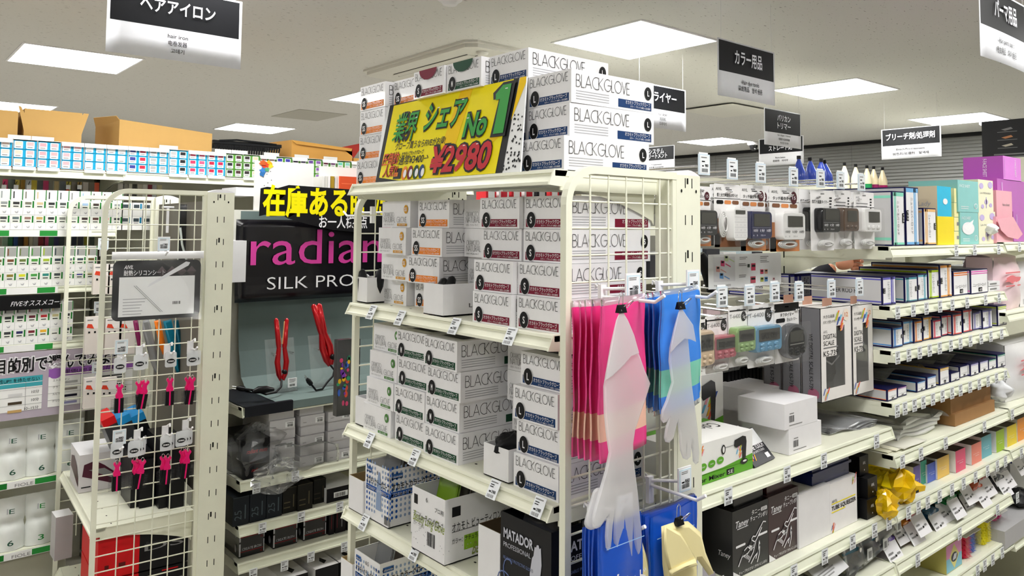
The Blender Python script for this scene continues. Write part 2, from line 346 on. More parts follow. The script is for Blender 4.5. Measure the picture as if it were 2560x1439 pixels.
def gstack(kind,sz,x,y,z,n,where,grp,jx=None,jy=None,rot=None,only=None):
    for i in range(n):
        if only and i not in only: continue
        lv=(LEV[1] if n==3 else LEV[0])[i]
        if kind=='n': lab=f'{NN[sz]}-spotted white glove box, {lv} of the stack {where}'
        else: lab=f'{CN[sz]}-banded white glove box, {lv} of the stack {where}'
        me=GM[(kind,sz)]
        if kind=='b' and sz in 'SM' and where.startswith('behind the yellow') and i==n-1: me=GM['f'+sz]; lab=f'white glove box with {CN[sz]} half-moon flap, topmost behind the yellow sign'
        inst(me,'glove_box',(x+(jx[i] if jx else rg.uniform(-.004,.004)),y+(jy[i] if jy else rg.uniform(-.002,.002)),z+i*(BH+.0006)),lab,'box',grp,rz=(rot[i] if rot else rg.uniform(-.012,.012)))
zs=H-.1958
gstack('b','S',1.0,1.041,zs,4,'by the wire panel, upper shelf','maroon banded glove boxes',jx=[0,.004,.02,.022],jy=[0,.003,.004,.006])
gstack('b','S',.99,1.17,zs,4,'second from the wire panel, upper shelf','maroon banded glove boxes',jx=[0,.004,.03,.022],jy=[0,.001,.006,.004])
gstack('n','L',1.065,1.30,zs,4,'behind maroon boxes, upper shelf','pink spotted glove boxes',jx=[.01,.01,.0,.0],jy=[0,0,.0,.004])
gstack('b','SS',1.005,1.440,zs,4,'on the upper shelf','orange banded glove boxes',jx=[.06,.006,.0,.02],jy=[.06,.006,-.012,-.01],rot=[0,.02,-.01,.0])
gstack('n','SS',1.0,1.578,zs,4,'at the upper shelf far end','gold spotted glove boxes',jx=[.05,.02,0,.015],jy=[.062,.008,-.01,-.004])
zs=H-.4973
gstack('b','M',.99,1.338,zs,4,'right of the other dark green stack','dark green banded glove boxes',jx=[0,.004,.002,-.006],jy=[0,.003,-.003,0])
gstack('b','M',.995,1.469,zs,4,'next to the green spotted boxes','dark green banded glove boxes',jx=[0,-.004,.003,.002],jy=[0,-.002,-.004,0])
gstack('n','M',.99,1.60,zs,4,'at the middle shelf far end','green spotted glove boxes',jx=[0,0,.008,.02],jy=[0.005,-.004,-.006,-.002])
gstack('b','L',1.0,1.046,zs,4,'by the wire panel, middle shelf','navy blue banded glove boxes',jx=[0,.006,.0,.012],jy=[0,.0,.003,-.004])
gstack('n','L',1.095,1.176,zs,4,'behind navy boxes, middle shelf','pink spotted glove boxes',jx=[.02,.012,0,.0],jy=[.0,.0,.004,.004])
zs=H+.1062
gstack('b','L',1.0,1.035,zs,3,'right of the yellow sale sign','navy blue banded glove boxes',jx=[0,.02,.022],jy=[.0,.006,.004],rot=[-.02,-.03,-.015])
gstack('b','L',1.03,1.17,zs,4,'behind the yellow sign','navy blue banded glove boxes',jx=[0,.0,.0,.0])
gstack('b','M',1.01,1.30,zs,4,'behind the yellow sign','dark green banded glove boxes',jx=[.04,.04,.02,0])
gstack('b','S',1.005,1.427,zs,4,'behind the yellow sign','maroon banded glove boxes',jx=[.04,.04,.02,0])
gstack('b','SS',1.03,1.56,zs,4,'behind the yellow sign','orange banded glove boxes',jx=[.04,.04,.02,0])
gstack('b','SS',1.01,1.69,zs,4,'left of the yellow sale sign','orange banded glove boxes',jx=[.0,.004,.002,.0],jy=[0.01,.007,.003,0])
# ---------------------------------------------------------------- yellow sale sign on top of the rack
YEL=K('fbe800',.3); ORY=K('fdd000',.3); SGRN=K('2f9b3a',.4); SRED=K('c5202f',.4); SBLK=K('17181a',.4); ORG=K('ee5a36',.4)
q=[PZ(938.7,457,H+.107),PZ(1301,429,H+.107)]
bl=V((.982,q[0].y*.982/q[0].x,H+.1065)); br=V((.982,PX(1301,429,.982).y,H+.1065))
tl=PX(960,265,1.02); tr=PX(1319,193,1.02)
u=(br-bl); Wd=u.length; u.normalize(); up=((tl+tr)/2-(bl+br)/2); up-=u*up.dot(u); Hh=up.length; v=up.normalized()
sh=((tl+tr)/2-(bl+br)/2).dot(u)/Hh
def SP(a,b,k=0): # sign coordinates 0..1 with its slanting sides
    return bl+u*(a*Wd+sh*b*Hh)+v*(b*Hh)+u.cross(v)*.0004*k
n=u.cross(v)
sign=thing('sale_sign','yellow slanted sale sign with green and red lettering standing before the glove boxes','sign',loc=(bl+br)/2)
MB().prism([SP(0,0),SP(1,0),SP(1,1),SP(0,1)],-n*.003,PAPER).out('sign_board',parent=sign)
b=MB()
def poly(pts,m,k): b.quad([SP(x,y,k) for x,y in pts],m)
poly([(.0,0),(.05,1.0),(.96,1),(.9,0)],SBLK,1); poly([(.03,.055),(.085,.985),(.93,1),(.86,.0),(.2,.0)],YEL,2); poly([(.93,.55),(1,.93),(1,1),(.965,1)],ORY,2)
poly([(.44,.02),(.60,1),(.68,1),(.55,.02)],ORY,3); poly([(.80,.3),(.84,.6),(.90,.72),(.88,.4)],ORY,3)
rr=random.Random(2)
for i in range(60):
    x,y=rr.uniform(.9,.995),rr.uniform(.02,.6)
    if x>.9+.07*y: b.fl((SP(0,0),u,v),arc((x*Wd+sh*y*Hh),y*Hh,.0016+.0012*(1-y),.0018+.001*(1-y),0,315,7),SBLK,2)
FSG=(SP(0,0),u,v)
def stx(t,x,y,h,w,m,k=6,bold=.03,ol=.0,om=SBLK,al='l',shr=.12):
    if ol: b.text(FSG,t,x*Wd,y*Hh,h*Hh,om,w=w*Wd*(1+ol*.8/len(t)),bold=bold+ol,al='c' if al=='c' else al,k=k-2,shear=shr)
    b.text(FSG,t,x*Wd,y*Hh,h*Hh,m,w=w*Wd,bold=bold,al=al,k=k,shear=shr)
stx('業界',.175,.53,.27,.185,SGRN,8,.01,.05,al='c'); stx('シェア',.46,.60,.27,.285,SGRN,8,.02,.05,al='c'); stx('No',.69,.44,.26,.145,SGRN,9,.03,.06,al='c'); ONE=[(.835,.42),(.895,.42),(.925,.95),(.875,.95),(.835,.86),(.838,.79),(.862,.80)]; cx_,cy_=.875,.69; poly([(cx_+(x-cx_)*1.45,cy_+(y-cy_)*1.12) for x,y in ONE],SBLK,8); poly(ONE,SGRN,10)
stx('グローブ買うならFIVEがお得!',.12,.39,.075,.38,SBLK,5,.01); stx('オカモトブラックグローブ',.185,.305,.04,.17,SBLK,5); stx('通常¥3400→',.17,.20,.09,.23,SBLK,5,.01)
stx('圧倒的',.10,.215,.12,.13,ORG,8,.005,.03,K('5e1010',.4),al='c'); stx('人気!!',.115,.065,.115,.115,ORG,8,.005,.03,K('5e1010',.4),al='c')
stx('¥2980',.615,.065,.29,.40,SRED,8,.03,.055,al='c')
b.rect(FSG,.15*Wd,.02*Hh,.06*Wd,.13*Hh,SBLK,5); b.rect(FSG,.155*Wd,.05*Hh,.03*Wd,.05*Hh,K('f08a2c',.5),6)
for i,c in enumerate(('f08a2c','7d1733','1b4a33','173a6b')):
    b.fl(FSG,arc((.235+.045*i)*Wd,.085*Hh,.02*Wd,.085*Hh,0,340,16),K(c,.5),5+i); b.disc(FSG,(.245+.045*i)*Wd,.075*Hh,.012*Wd,WHITE,.05*Hh,9)
for x,y in ((.115,.70),(.25,.76),(.41,.83),(.575,.87),(.63,.64),(.71,.60),(.845,.90),(.545,.33),(.635,.33),(.72,.33)): b.rect(FSG,x*Wd+.12*y*Hh*0+ .0,y*Hh,.008,.002,WHITE,10)
b.out('sign_print',parent=sign)
# ---------------------------------------------------------------- soft shapes
def noise1(rr): return [rr.uniform(0,6.28) for _ in range(9)]
def crumple(b,c,r,mt,seed=0,nu=20,nv=12,amp=.18,flat=0):
    rr=random.Random(seed); ph=noise1(rr); c=V(c); vs=[]
    for j in range(nv+1):
        th=PI*j/nv
        for i in range(nu):
            a=2*PI*i/nu; k=1+amp*(math.sin(3*a+ph[0]+2*th)+math.sin(5*a+ph[1]-3*th)*.7+math.sin(7*th+ph[2]+a)*.6+math.sin(9*a+4*th+ph[3])*.5)*math.sin(th)
            z=-math.cos(th); z=max(z,-.6+flat) if flat else z
            vs.append(c+V((r[0]*k*math.sin(th)*math.cos(a),r[1]*k*math.sin(th)*math.sin(a),r[2]*z*(1+amp*.6*math.sin(4*a+ph[4])))))
    b.add(vs,[(j*nu+i,j*nu+(i+1)%nu,(j+1)*nu+(i+1)%nu,(j+1)*nu+i) for j in range(nv) for i in range(nu)],mt,True); return b
def pillow(b,P,n,th,mt,inset=None):
    """a closed soft flat shape from an outline P of 3-D points"""
    n=V(n).normalized(); P=[V(p) for p in P]; N=len(P); ins=inset or th*.9; c=sum(P,V((0,0,0)))/N; A=V((0,0,0))
    for i in range(N): A+=(P[i]-c).cross(P[(i+1)%N]-c)
    sg=1 if A.dot(n)>0 else -1; R1=[]
    for i in range(N):
        e1=(P[i]-P[i-1]).normalized(); e2=(P[(i+1)%N]-P[i]).normalized(); d=(n.cross(e1)+n.cross(e2))*sg
        d=d.normalized() if d.length>1e-6 else V((0,0,0)); R1.append(P[i]+d*ins)
    vs=P+[p+n*th/2 for p in R1]+[p-n*th/2 for p in R1]; fs=[]
    for i in range(N): j=(i+1)%N; fs+=[(i,j,N+j,N+i),(j,i,2*N+i,2*N+j)]
    b.add(vs,fs,mt,True); b.add(vs,[tuple(range(N,2*N)),tuple(range(2*N,3*N))[::-1]],mt); return b
def capsule(p,q,w,n=7,w2=None):
    p=V(p);q=V(q);e=(q-p).normalized();m=V((-e.y,e.x)); w2=w2 or w; r=[]
    for k in range(n+1):
        a=PI*k/n; r.append(q+(m*math.cos(a)+e*math.sin(a))*w2/2)
    for k in range(n+1):
        a=PI*k/n; r.append(p+(-m*math.cos(a)-e*math.sin(a))*w/2)
    return [(v.x,v.y) for v in r]
def slab(b,fn,nu,nv,mt,th,mats=None):
    """bent sheet of thickness th; fn(u,v)->point; mats: [(v limit, material)]"""
    G=[[V(fn(i/nu,j/nv)) for i in range(nu+1)] for j in range(nv+1)]
    n=(G[0][nu]-G[0][0]).cross(G[nv][0]-G[0][0]).normalized()
    for j in range(nv):
        m=mt
        if mats:
            for lim,mm in mats:
                if (j+.5)/nv<lim: m=mm; break
        r=[[p+n*th*s for p in G[j+k]] for s in (.5,-.5) for k in (0,1)]; W=nu+1; vs=[p for q in r for p in q]
        fs=[(i,i+1,W+i+1,W+i) for i in range(nu)]+[(2*W+i+1,2*W+i,3*W+i,3*W+i+1) for i in range(nu)]+[(W,0,2*W,3*W),(nu,W+nu,3*W+nu,2*W+nu)]
        if j==0: fs+=[(i+1,i,2*W+i,2*W+i+1) for i in range(nu)]
        if j==nv-1: fs+=[(W+i,W+i+1,3*W+i+1,3*W+i) for i in range(nu)]
        b.add(vs,fs,m,True)
    return b
def obox(b,x0,y0,x1,y1,z,h,mo,mi,t=.0018,cut=0):
    """open-topped carton; the inside is its own colour; cut lowers the front rim in a curve"""
    b.box((x0,y0,z),(x1,y1,z+t),mi)
    b.box((x0,y0,z),(x0+t,y1,z+h),mo,{'r':mi,'t':mi} if mo!=mi else None); b.box((x1-t,y0,z),(x1,y1,z+h),mo,{'l':mi,'t':mi} if mo!=mi else None)
    b.box((x0+t,y0,z),(x1-t,y0+t,z+h),mo,{'k':mi,'t':mi} if mo!=mi else None); b.box((x0+t,y1-t,z),(x1-t,y1,z+h),mo,{'f':mi,'t':mi} if mo!=mi else None); return b
BKF=K('a08862',.7); WCARD=K('efeef0',.45); RUB=K('1a1a1c',.42,bump=.3,sc=60); LATEX=K('f1e39a',.45)
def fx(x,y1): return FR((x,y1,0),(0,-1,0),(0,0,1))      # frame on a face looking to -x, origin at its left end
def fy(y,x0): return FR((x0,y,0),(1,0,0),(0,0,1))       # frame on a face looking to -y
S2=H-.1945; S3=H-.4960; S4=H-.6970; S5=H-.949
def carton(name,lab,cat,x0,y0,x1,y1,z,h,mo=WCARD,mi=None,deco=None,group=None):
    b=obox(MB(),x0,y0,x1,y1,z,h,mo,mi or WCARD)
    if deco: deco(b,fx(x0,y1),fy(y0,x0),z)
    return b.out(name,lab,cat,group)
def lumps(name,lab,cat,cs,mt,group=None,seed=1,amp=.16):
    b=MB()
    for i,(c,r) in enumerate(cs): crumple(b,c,r,mt,seed+i,amp=amp)
    return b.out(name,lab,cat,group)
def fingers(name,lab,cat,cs,mt,group=None): # limp glove fingers poking out of a box
    b=MB()
    for p,q,r in cs:
        p=V(p);q=V(q); b.tube([p,(p+q)/2+V((0,0,.004)),q-(q-p)*.1,q],[r,r*1.1,r*.8,r*.25],mt,8)
    return b.out(name,lab,cat,group)
# upper shelf: two open white boxes
a=PZ(1107,792,S2); r_=PZ(1190.7,789,S2); l_=PZ(1061,784,S2); hh=PX(1107,712,a.x).z-S2
def leb(b,F1,F2,z):
    b.text(F2,'LebeL',.095,z+.016,.009,INK,w=.05,k=3,al='c')
carton('open_carton','open white carton holding loose sample gloves, at the middle of the upper shelf','carton',a.x,a.y,a.x+.155,l_.y,S2+.0008,hh,deco=leb)
ct=V((a.x+.05,a.y+.03,S2+hh))
fingers('sample_glove','black sample glove poking out of the middle white carton on the upper shelf','glove',[(ct+V((-.02,.0,-.03)),ct+V((-.005,-.004,.016)),.011),(ct+V((-.03,.012,-.03)),ct+V((-.02,.006,.012)),.011)],RUB)
fingers('sample_glove','cream sample glove poking out of the middle white carton on the upper shelf','glove',[(ct+V((.055,.01,-.04)),ct+V((.062,-.005,.013)),.016)],LATEX)
a=PZ(917,758,S2); hh=PX(918,695,a.x).z-S2
carton('open_carton','open white carton of black gloves at the far end of the upper shelf','carton',a.x,a.y,a.x+.155,a.y+.062,S2+.0008,hh,deco=leb)
for i,(dx,dy,t) in enumerate(((.004,.05,.02),(.03,.012,.022),(.06,.02,.02))):
    p=V((a.x+dx+.008,a.y+min(dy,.045),S2+hh))
    fingers('sample_glove','black sample glove standing in the far white carton, '+('leftmost','middle','rightmost')[i]+' of three','glove',[(p+V((0,0,-.04)),p+V((0,-.012*(i>0),t)),.012)],RUB,'black gloves in the far carton')
# middle shelf
a=PZ(1274,1211,S3); l_=PZ(1209,1187,S3); hh=PX(1272,1127,a.x).z-S3
carton('open_carton','small open white carton of black gloves between dark green and navy banded boxes','carton',a.x,a.y+.004,a.x+.115,l_.y+.004,S3+.0008,hh)
c=V((a.x+.045,(a.y+l_.y)/2,S3+hh-.004)); lumps('sample_glove','crumpled black sample gloves heaped in the small carton on the middle shelf','glove',[(c,(.042,.028,.026)),(c+V((-.015,.008,.005)),(.022,.02,.02))],RUB,seed=3)
fingers('sample_glove','cream sample glove behind the black ones in the middle shelf carton','glove',[(c+V((.05,-.0,-.02)),c+V((.05,.022,.045)),.017)],LATEX)
a=PZ(918,1070.5,S3); hh=PX(920,1000,a.x).z-S3
carton('open_carton','small open white carton at the far end of the middle shelf','carton',a.x,a.y,a.x+.12,a.y+.06,S3+.0008,hh)
lumps('sample_glove','black sample glove lying in the far carton on the middle shelf','glove',[(V((a.x+.06,a.y+.03,S3+hh-.006)),(.03,.02,.014))],RUB,seed=9)
# lower shelf: tall printed cartons
BLU=K('1f56a8',.5); BLU2=K('3a67a8',.5); LBL=K('8fa3c4',.5); LIME=K('8fbe2d',.5); OLV=K('8a9a3c',.5)
def color_deco(h):
    def f(b,F1,F2,z):
        for F,W,s in ((F1,.125,1),(F2,.235,1.25)):
            b.rect(F,.008,z+h-.022,.024*s,.012,BLU2,2); b.text(F,'okamoto',.010,z+h-.019,.006,WCARD,w=.02*s,k=4)
            b.text(F,'オカモトカラーグローブ',.008,z+h-.046,.0125,INK,w=.104*s,k=3,bold=.015); b.rect(F,.006,z+h-.063,.112*s,.0125,BLU,2); b.text(F,'プロのためのアレルギー抗菌用グローブ',.010,z+h-.060,.0065,WCARD,w=.1*s,k=4)
            for i in range(10 if s==1 else 17):
                if s==1 and i in (4,5): continue
                for j in range(10):
                    if s>1 and F[0].y==F1[0].y: continue
                    b.disc(F,.010+i*.0118,z+.022+j*.0125,.0030,BLU if i<2 or i>7 else LBL,.0038,2,9)
        b.fl(F1,[(.052,z+.03),(.076,z+.03),(.074,z+.09),(.068,z+.118),(.062,z+.118),(.056,z+.09)],LBL,3)
        b.bars(F1,.090,z+.006,.028,.02,INK); b.text(F1,'プロ用',.118,z+h-.022,.0065,INK,al='r',k=3)
    return f
def film_packs(x,y,z,col,lab,n=3,grp=None,deco=None):
    for i in range(n):
        b=MB(); X_=x+i*.03
        slab(b,lambda u,v:(X_+.03*v+.006*math.sin(PI*u),y+.085-.07*u-.004*i,z+.12*v),6,6,col[i%len(col)],.006)
        if deco: deco(b,X_,y,z)
        b.out('glove_pack',lab+', '+('front one','second one','rear one')[i],'pack',grp)
a=PZ(969.7,1322,S4); l_=PZ(900,1292,S4); hh=PX(974.7,1178.6,a.x).z-S4
def sized(d,t):
    def f(b,F1,F2,z):
        d(b,F1,F2,z); b.text(F1,t,.055,z+hh-.02,.010,INK,k=4)
    return f
carton('glove_carton','open white carton with blue dots marked 6 on the lower shelf','carton',a.x,a.y,a.x+.24,l_.y,S4+.0008,hh,deco=sized(color_deco(hh),'6'))
GF=[film('grey',(.35,.36,.38),.55),film('brown',(.22,.18,.15),.75),film('pale',(.6,.6,.6),.5)]
film_packs(a.x+.03,a.y+.005,S4+hh-.075,GF,'clear wrapped glove in the upper dotted carton',3,'gloves in the dotted carton')
carton('open_carton','plain white carton left of the dotted carton marked 6','carton',a.x-.005,l_.y+.002,a.x+.12,l_.y+.07,S4+.0008,hh*.62,mi=BKF)
a2=PZ(1043,1364.4,S4)
carton('open_carton','plain white carton between the dotted and the lime lettered cartons','carton',a2.x+.03,a2.y+.002,a2.x+.14,a2.y+.072,S4+.0008,.085,mi=BKF)
fingers('sample_glove','folded cream sample glove in the plain carton on the lower shelf','glove',[(V((a2.x+.08,a2.y+.03,S4+.05)),V((a2.x+.07,a2.y+.012,S4+.098)),.012)],LATEX)
b0=PZ(1110.7,1415.6,S4); l_=PZ(1041,1364.4,S4); hb=PX(1115.7,1253.4,b0.x).z-S4
def beauty(b,F1,F2,z):
    b.rect(F1,.008,z+hb-.034,.014,.02,INK); b.rect(F2,.018,z+hb-.038,.022,.02,INK); b.text(F1,'プロ用',.118,z+hb-.032,.008,INK,al='r',k=3)
    b.text(F1,'ビューティロンググローブ',.03,z+hb-.062,.012,INK,w=.088,k=3,bold=.01); b.lines(F1,.006,z+hb-.058,.024,.01,2,LG); b.text(F1,'カラー：ナチュラル',.008,z+hb-.078,.008,INK,w=.04,k=3)
    b.bars(F1,.06,z+hb-.108,.03,.028,INK,9); b.text(F1,'Beauty Long Glove',.006,z+.062,.022,OLV,w=.115,k=3,shear=.25)
    b.text(F2,'オカモト ビューティロンググローブ',.018,z+hb-.067,.015,INK,w=.19,k=3); b.text(F2,'カラー：ナチュラル',.018,z+hb-.092,.009,INK,w=.075,k=3); b.text(F2,'Beauty Long Glove',.07,z+hb-.125,.026,OLV,w=.14,k=3,shear=.25)
    b.rect(F2,.018,z+.062,.2,.0012,INK); b.rect(F2,.05,z+.02,.12,.03,LIME)
    rr=random.Random(8)
    for F,W in ((F1,.12),(F2,.23)):
        for i in range(22): b.disc(F,rr.uniform(.008,W),z+rr.uniform(.015,hb-.08),.0012,LG,n=7)
hh=hb
carton('glove_carton','open white carton with lime green script and black letters on the lower shelf','carton',b0.x,b0.y,b0.x+.24,l_.y,S4+.0008,hb,deco=sized(beauty,'6'))
LP=[mat('pack_lime',srgb('7da22b'),.15,alpha=.95,spec=.8,var=0)]+GF[1:]
film_packs(b0.x+.035,b0.y+.012,S4+hb-.08,LP,'wrapped glove in the carton with lime script',3,'gloves in the lime script carton')
m0=PX(1251,1440,.985); mr=PX(1378,1440,.985); ht=PX(1376,1332,.985).z-S4
carton('open_carton','plain white carton in front of the black carton on the lower shelf','carton',m0.x,m0.y+.002,m0.x+.12,m0.y+.07,S4+.0008,.105,mi=K('6b5a44',.8))
MBK=K('16161a',.3); SILV=K('c9cad6',.4); BLW=K('6f7fb0',.5)
def matador(b,F1,F2,z):
    for F,w0,x in ((F1,.085,.010),(F2,.12,.03)):
        b.text(F,'MATADOR',x,z+ht-.045,.018,SILV,w=w0,k=3,bold=.03); b.text(F,'PROFESSIONAL',x,z+ht-.062,.009,SILV,w=w0*.92,k=3)
        b.text(F,'RE-USABLE PROTECTIVE GLOVES',x,z+ht-.085,.006,BLW,w=w0,k=3)
    b.fl(F1,[(.088,z+.0),(.112,z+.0),(.113,z+.05),(.118,z+.085),(.116,z+.115),(.112,z+.112),(.110,z+.118),(.105,z+.117),(.103,z+.112),(.099,z+.112),(.096,z+.095),(.092,z+.09),(.086,z+.06)],SILV,3)
    b.tube([F1[0]+F1[1]*(.02+.014*math.cos(k*.55)*(1-k*.05))+F1[2]*(z+.06+.014*math.sin(k*.55)-k*.003)-V((.0006,0,0)) for k in range(16)],.0014,BLW,4)
    b.tube([F1[0]+F1[1]*(.012+.02*math.cos(k*.5))+F1[2]*(z+.02+.02*math.sin(k*.5))-V((.0006,0,0)) for k in range(8)],.0014,BLW,4)
carton('glove_carton','open black carton with silver hand and white lettering on the lower shelf','carton',.985,mr.y,1.225,m0.y,S4+.0008,ht,MBK,MBK,deco=matador)
for i in range(4):
    b=MB(); X_=1.0+i*.05
    slab(b,lambda u,v:(X_+.03*v,mr.y+.012+.1*u,S4+ht-.06+.068*v+.006*math.sin(7*u)),6,4,film('dark',(.05,.05,.06),.8),.006); b.out('glove_pack','black wrapped gloves in the black carton, '+('front','second','third','rear')[i]+' pack','pack','packs in the black carton')
# lowest visible shelf
a=PX(949.8,1411.8,.99); lf=PX(887.4,1365.7,.99)
hh=a.z-S5
carton('glove_carton','open white carton with blue dots marked 6.5 below the lower shelf','carton',.99,a.y,1.23,lf.y,S5+.0008,hh,deco=sized(color_deco(hh),'6.5'))
film_packs(1.02,a.y+.005,S5+hh-.075,GF,'clear wrapped glove in the lower dotted carton',3,'gloves in the lower dotted carton')
carton('open_carton','plain white carton left of the carton marked 6.5','carton',.985,lf.y+.002,1.1,lf.y+.06,S5+.0008,hh*.75,mi=BKF)
# ---------------------------------------------------------------- price tags in the rails
TAGM=K('f3f6fa',.3)
def tag_mesh(num='2980'):
    b=MB(); w,h=.029,.036; b.box((-.0008,-w/2,0),(0,w/2,h),TAGM); F=FR((-.0008,w/2,0),(0,-1,0),(0,0,1))
    b.lines(F,.003,.0285,.022,.005,1,GREY); b.lines(F,.004,.020,.016,.008,2,INK,.4,seed=4); b.text(F,num,.025,.011,.0055,INK,w=.012,al='r',bold=.02); b.rect(F,.005,.0115,.006,.003,INK); b.bars(F,.004,.002,.019,.006,GREY,12)
    return b.mesh('price_tag')
TG={k:tag_mesh(k) for k in ('2980','1380','980','780')}
def railtag(px,py,lab,grp,x=.9615,tilt=.49,num='2980'):
    p=PX(px,py,x); inst(TG[num],'price_tag',(x-.003,p.y,p.z-.019),lab,'price tag',grp,rot=(0,tilt,0))
for sh,pts in (('upper',((924,777),(995,791),(1131,811.6),(1270,836.6))),('middle',((918.6,1097),(1031,1140),(1228,1220),(1340,1264.6))),('lower',((905,1303),(1032,1377)))):
    for i,(px,py) in enumerate(pts): railtag(px,py,f'white price tag on the {sh} rail of the middle rack, {nth(i)} from the left','price tags of the middle rack')
# ---------------------------------------------------------------- hooks and hanging gloves on the near wire panel
PLW=K('f4f3f5',.3); BCLIP=K('111113',.3)
def cardhook(name,lab,x,z,L,cw=.034,chh=.042,cx=0,num='1380',drop=.03,group='white peg hooks',yw=.986):
    t=thing(name,lab,'hook',group,(x,yw,z)); b=MB()
    b.box((x-.007,yw-.012,z-.045),(x+.007,yw-.004,z+.004),PLW); b.tube([(x,yw-.008,z-drop),(x,yw-L,z-drop),(x+.002,yw-L-.018,z-drop+.012)],.0032,PLW,8)
    b.tube([(x-.004,yw-.004,z-.001),(x-.004,yw+.005,z+.004),(x-.004,yw+.005,z-.004)],.002,PLW,6); b.tube([(x+.004,yw-.004,z-.001),(x+.004,yw+.005,z+.004),(x+.004,yw+.005,z-.004)],.002,PLW,6)
    b.out('hook_arm',parent=t)
    yc=yw-L*.55; b=MB(); b.tube([(x,yw-.008,z-.004),(x+cx*.5,(yw+yc)/2,z-.002),(x+cx,yc+.003,z)],.003,PLW,8)
    b.box((x+cx-cw/2-.002,yc,z-.018),(x+cx+cw/2+.002,yc+.003,z+chh-.015),PLW); b.out('card_holder',parent=t)
    b=MB(); F=fy(yc-.0006,x+cx-cw/2); zz=z-.0165; b.box((x+cx-cw/2,yc-.0006,zz),(x+cx+cw/2,yc,zz+chh-.002),K('d9ecf6',.4)); b.rect(F,.0025,zz+.0025,cw-.005,chh-.007,TAGM)
    b.lines(F,.005,zz+chh*.74,cw*.6,.006,2,GREY); b.text(F,num,cw-.006,zz+chh*.36,.007,INK,w=.014,al='r',bold=.02,k=4); b.rect(F,.006,zz+chh*.36,.008,.003,INK); b.bars(F,.006,zz+.006,cw*.66,.008,INK,16,3); b.out('price_card',parent=t)
    return t
def clipper(p,lab):
    p=V(p); t=thing('binder_clip',lab,'clip','black binder clips',p); b=MB()
    b.prism([p+V((-.009,-.005,-.006)),p+V((-.009,.005,-.006)),p+V((-.009,.001,.007)),p+V((-.009,-.001,.007))],(.018,0,0),BCLIP); b.out('clip_body',parent=t)
    b=MB(); b.tube([p+V((-.005,.001,.005)),p+V((-.004,.0,.024)),p+V((0,0,.028)),p+V((.004,0,.024)),p+V((.005,.001,.005))],.0008,CHROME,5); b.tube([p+V((.002,-.004,.004)),p+V((.012,-.012,.014)),p+V((.016,-.012,.013)),p+V((.008,-.005,.002))],.0008,CHROME,5); b.out('clip_wire',parent=t)
def fanpack(name,lab,grp,l,r,ztl,ztr,zbl,zbr,mats,bulge=.006,seed=0):
    L=V((l[0],l[1],0));R=V((r[0],r[1],0)); n=(R-L).cross(V((0,0,1))).normalized(); rr=random.Random(seed); p1,p2=rr.uniform(0,6),rr.uniform(0,6)
    def fn(u,v):
        z=(ztl*(1-u)+ztr*u)*(1-v)+(zbl*(1-u)+zbr*u)*v
        return L+(R-L)*u+V((0,0,z))+n*(bulge*math.sin(PI*u)*(.5+.5*math.sin(PI*min(1,v*1.1)))+.0018*math.sin(9*u+5*v+p1)+.0012*math.sin(14*v+p2))
    return slab(MB(),fn,12,24,mats[0][1],.004,mats).out(name,lab,'pack',grp)
PK1=K('f0408f',.28,coat=.4); PK2=K('f6c3ad',.3,coat=.4); PKC=film('pink',(.98,.75,.85),.35)
BL1=K('3b87e8',.28,coat=.4); BL2=K('7fd0b8',.3,coat=.4); BLC=film('blue',(.75,.86,1),.3)
hookz=PY(1490,716,.986)
cardhook('peg_hook','white peg hook carrying the pink glove packs and a price card',PY(1497,716,.986).x,hookz.z,.13,cx=.012,num='1380',drop=.018)
for k,pxl in enumerate((1433,1448,1463,1478,1499)):
    y=.978-.022*k; l=PY(pxl,800,y); zt=PY(pxl,752-k*1,y).z; zb=PY(pxl,(1142,1146,1150,1153,1158)[k],y).z
    rx=1.135-.018*k; ry=.966-.017*k
    fanpack('glove_pack','bright pink glove pack, '+('rearmost, next to the wire panel','second from the wire panel','middle one of five','fourth from the wire panel','frontmost behind the milky glove')[k],'pink glove packs',(l.x,y),(rx,ry),zt,zt+.004,zb,zb+.01,[(.05,PKC),(.70,PK1),(.865,PK2),(.985,PK1),(1,PKC)],seed=k)
hz2=PY(1640,706,.986)
cardhook('peg_hook','white peg hook carrying the blue glove packs and a price card',PY(1640,706,.986).x,hz2.z,.12,cx=.03,num='780',drop=.02)
for k,pxl in enumerate((1589,1600,1610,1621,1634,1650)):
    y=.978-.018*k; l=PY(pxl,800,y); zt=PY(pxl,742-k*3,y).z; zb=PY(pxl,(1018,1021,1026,1032,1040,1048)[k],y).z
    r=PY(1746,800,.955-.012*k)
    fanpack('glove_pack','sky blue glove pack with a mint stripe, '+('rearmost, next to the wire panel','second from the wire panel','third from the wire panel','fourth from the wire panel','fifth from the wire panel','frontmost')[k],'sky blue glove packs',(l.x,y),(r.x,.955-.012*k),zt,zt+.006,zb,zb+.012,[(.06,BLC),(.62,BL1),(.82,BL2),(.97,BL1),(1,BLC)],seed=20+k)
GLV=film('milky_glove',(.97,.97,.99),.50,.35,.25,.45); GLC=K('f3e6ae',.42)
def PP(y,pts): return [PY(px,py,y) for px,py in pts]
NY=V((0,-1,0))
def glove(name,lab,y,clip,pieces,mt,th=.004):
    b=MB()
    for i,(pts,dy,t_) in enumerate(pieces): pillow(b,PP(y+dy,pts),NY,t_ or th,mt)
    o=b.out(name,lab,'glove'); return o
cuff=[(1553,772),(1570,800),(1586,838),(1598,882),(1578,890),(1560,912),(1530,940),(1511,952),(1520,905),(1530,850),(1540,800)]
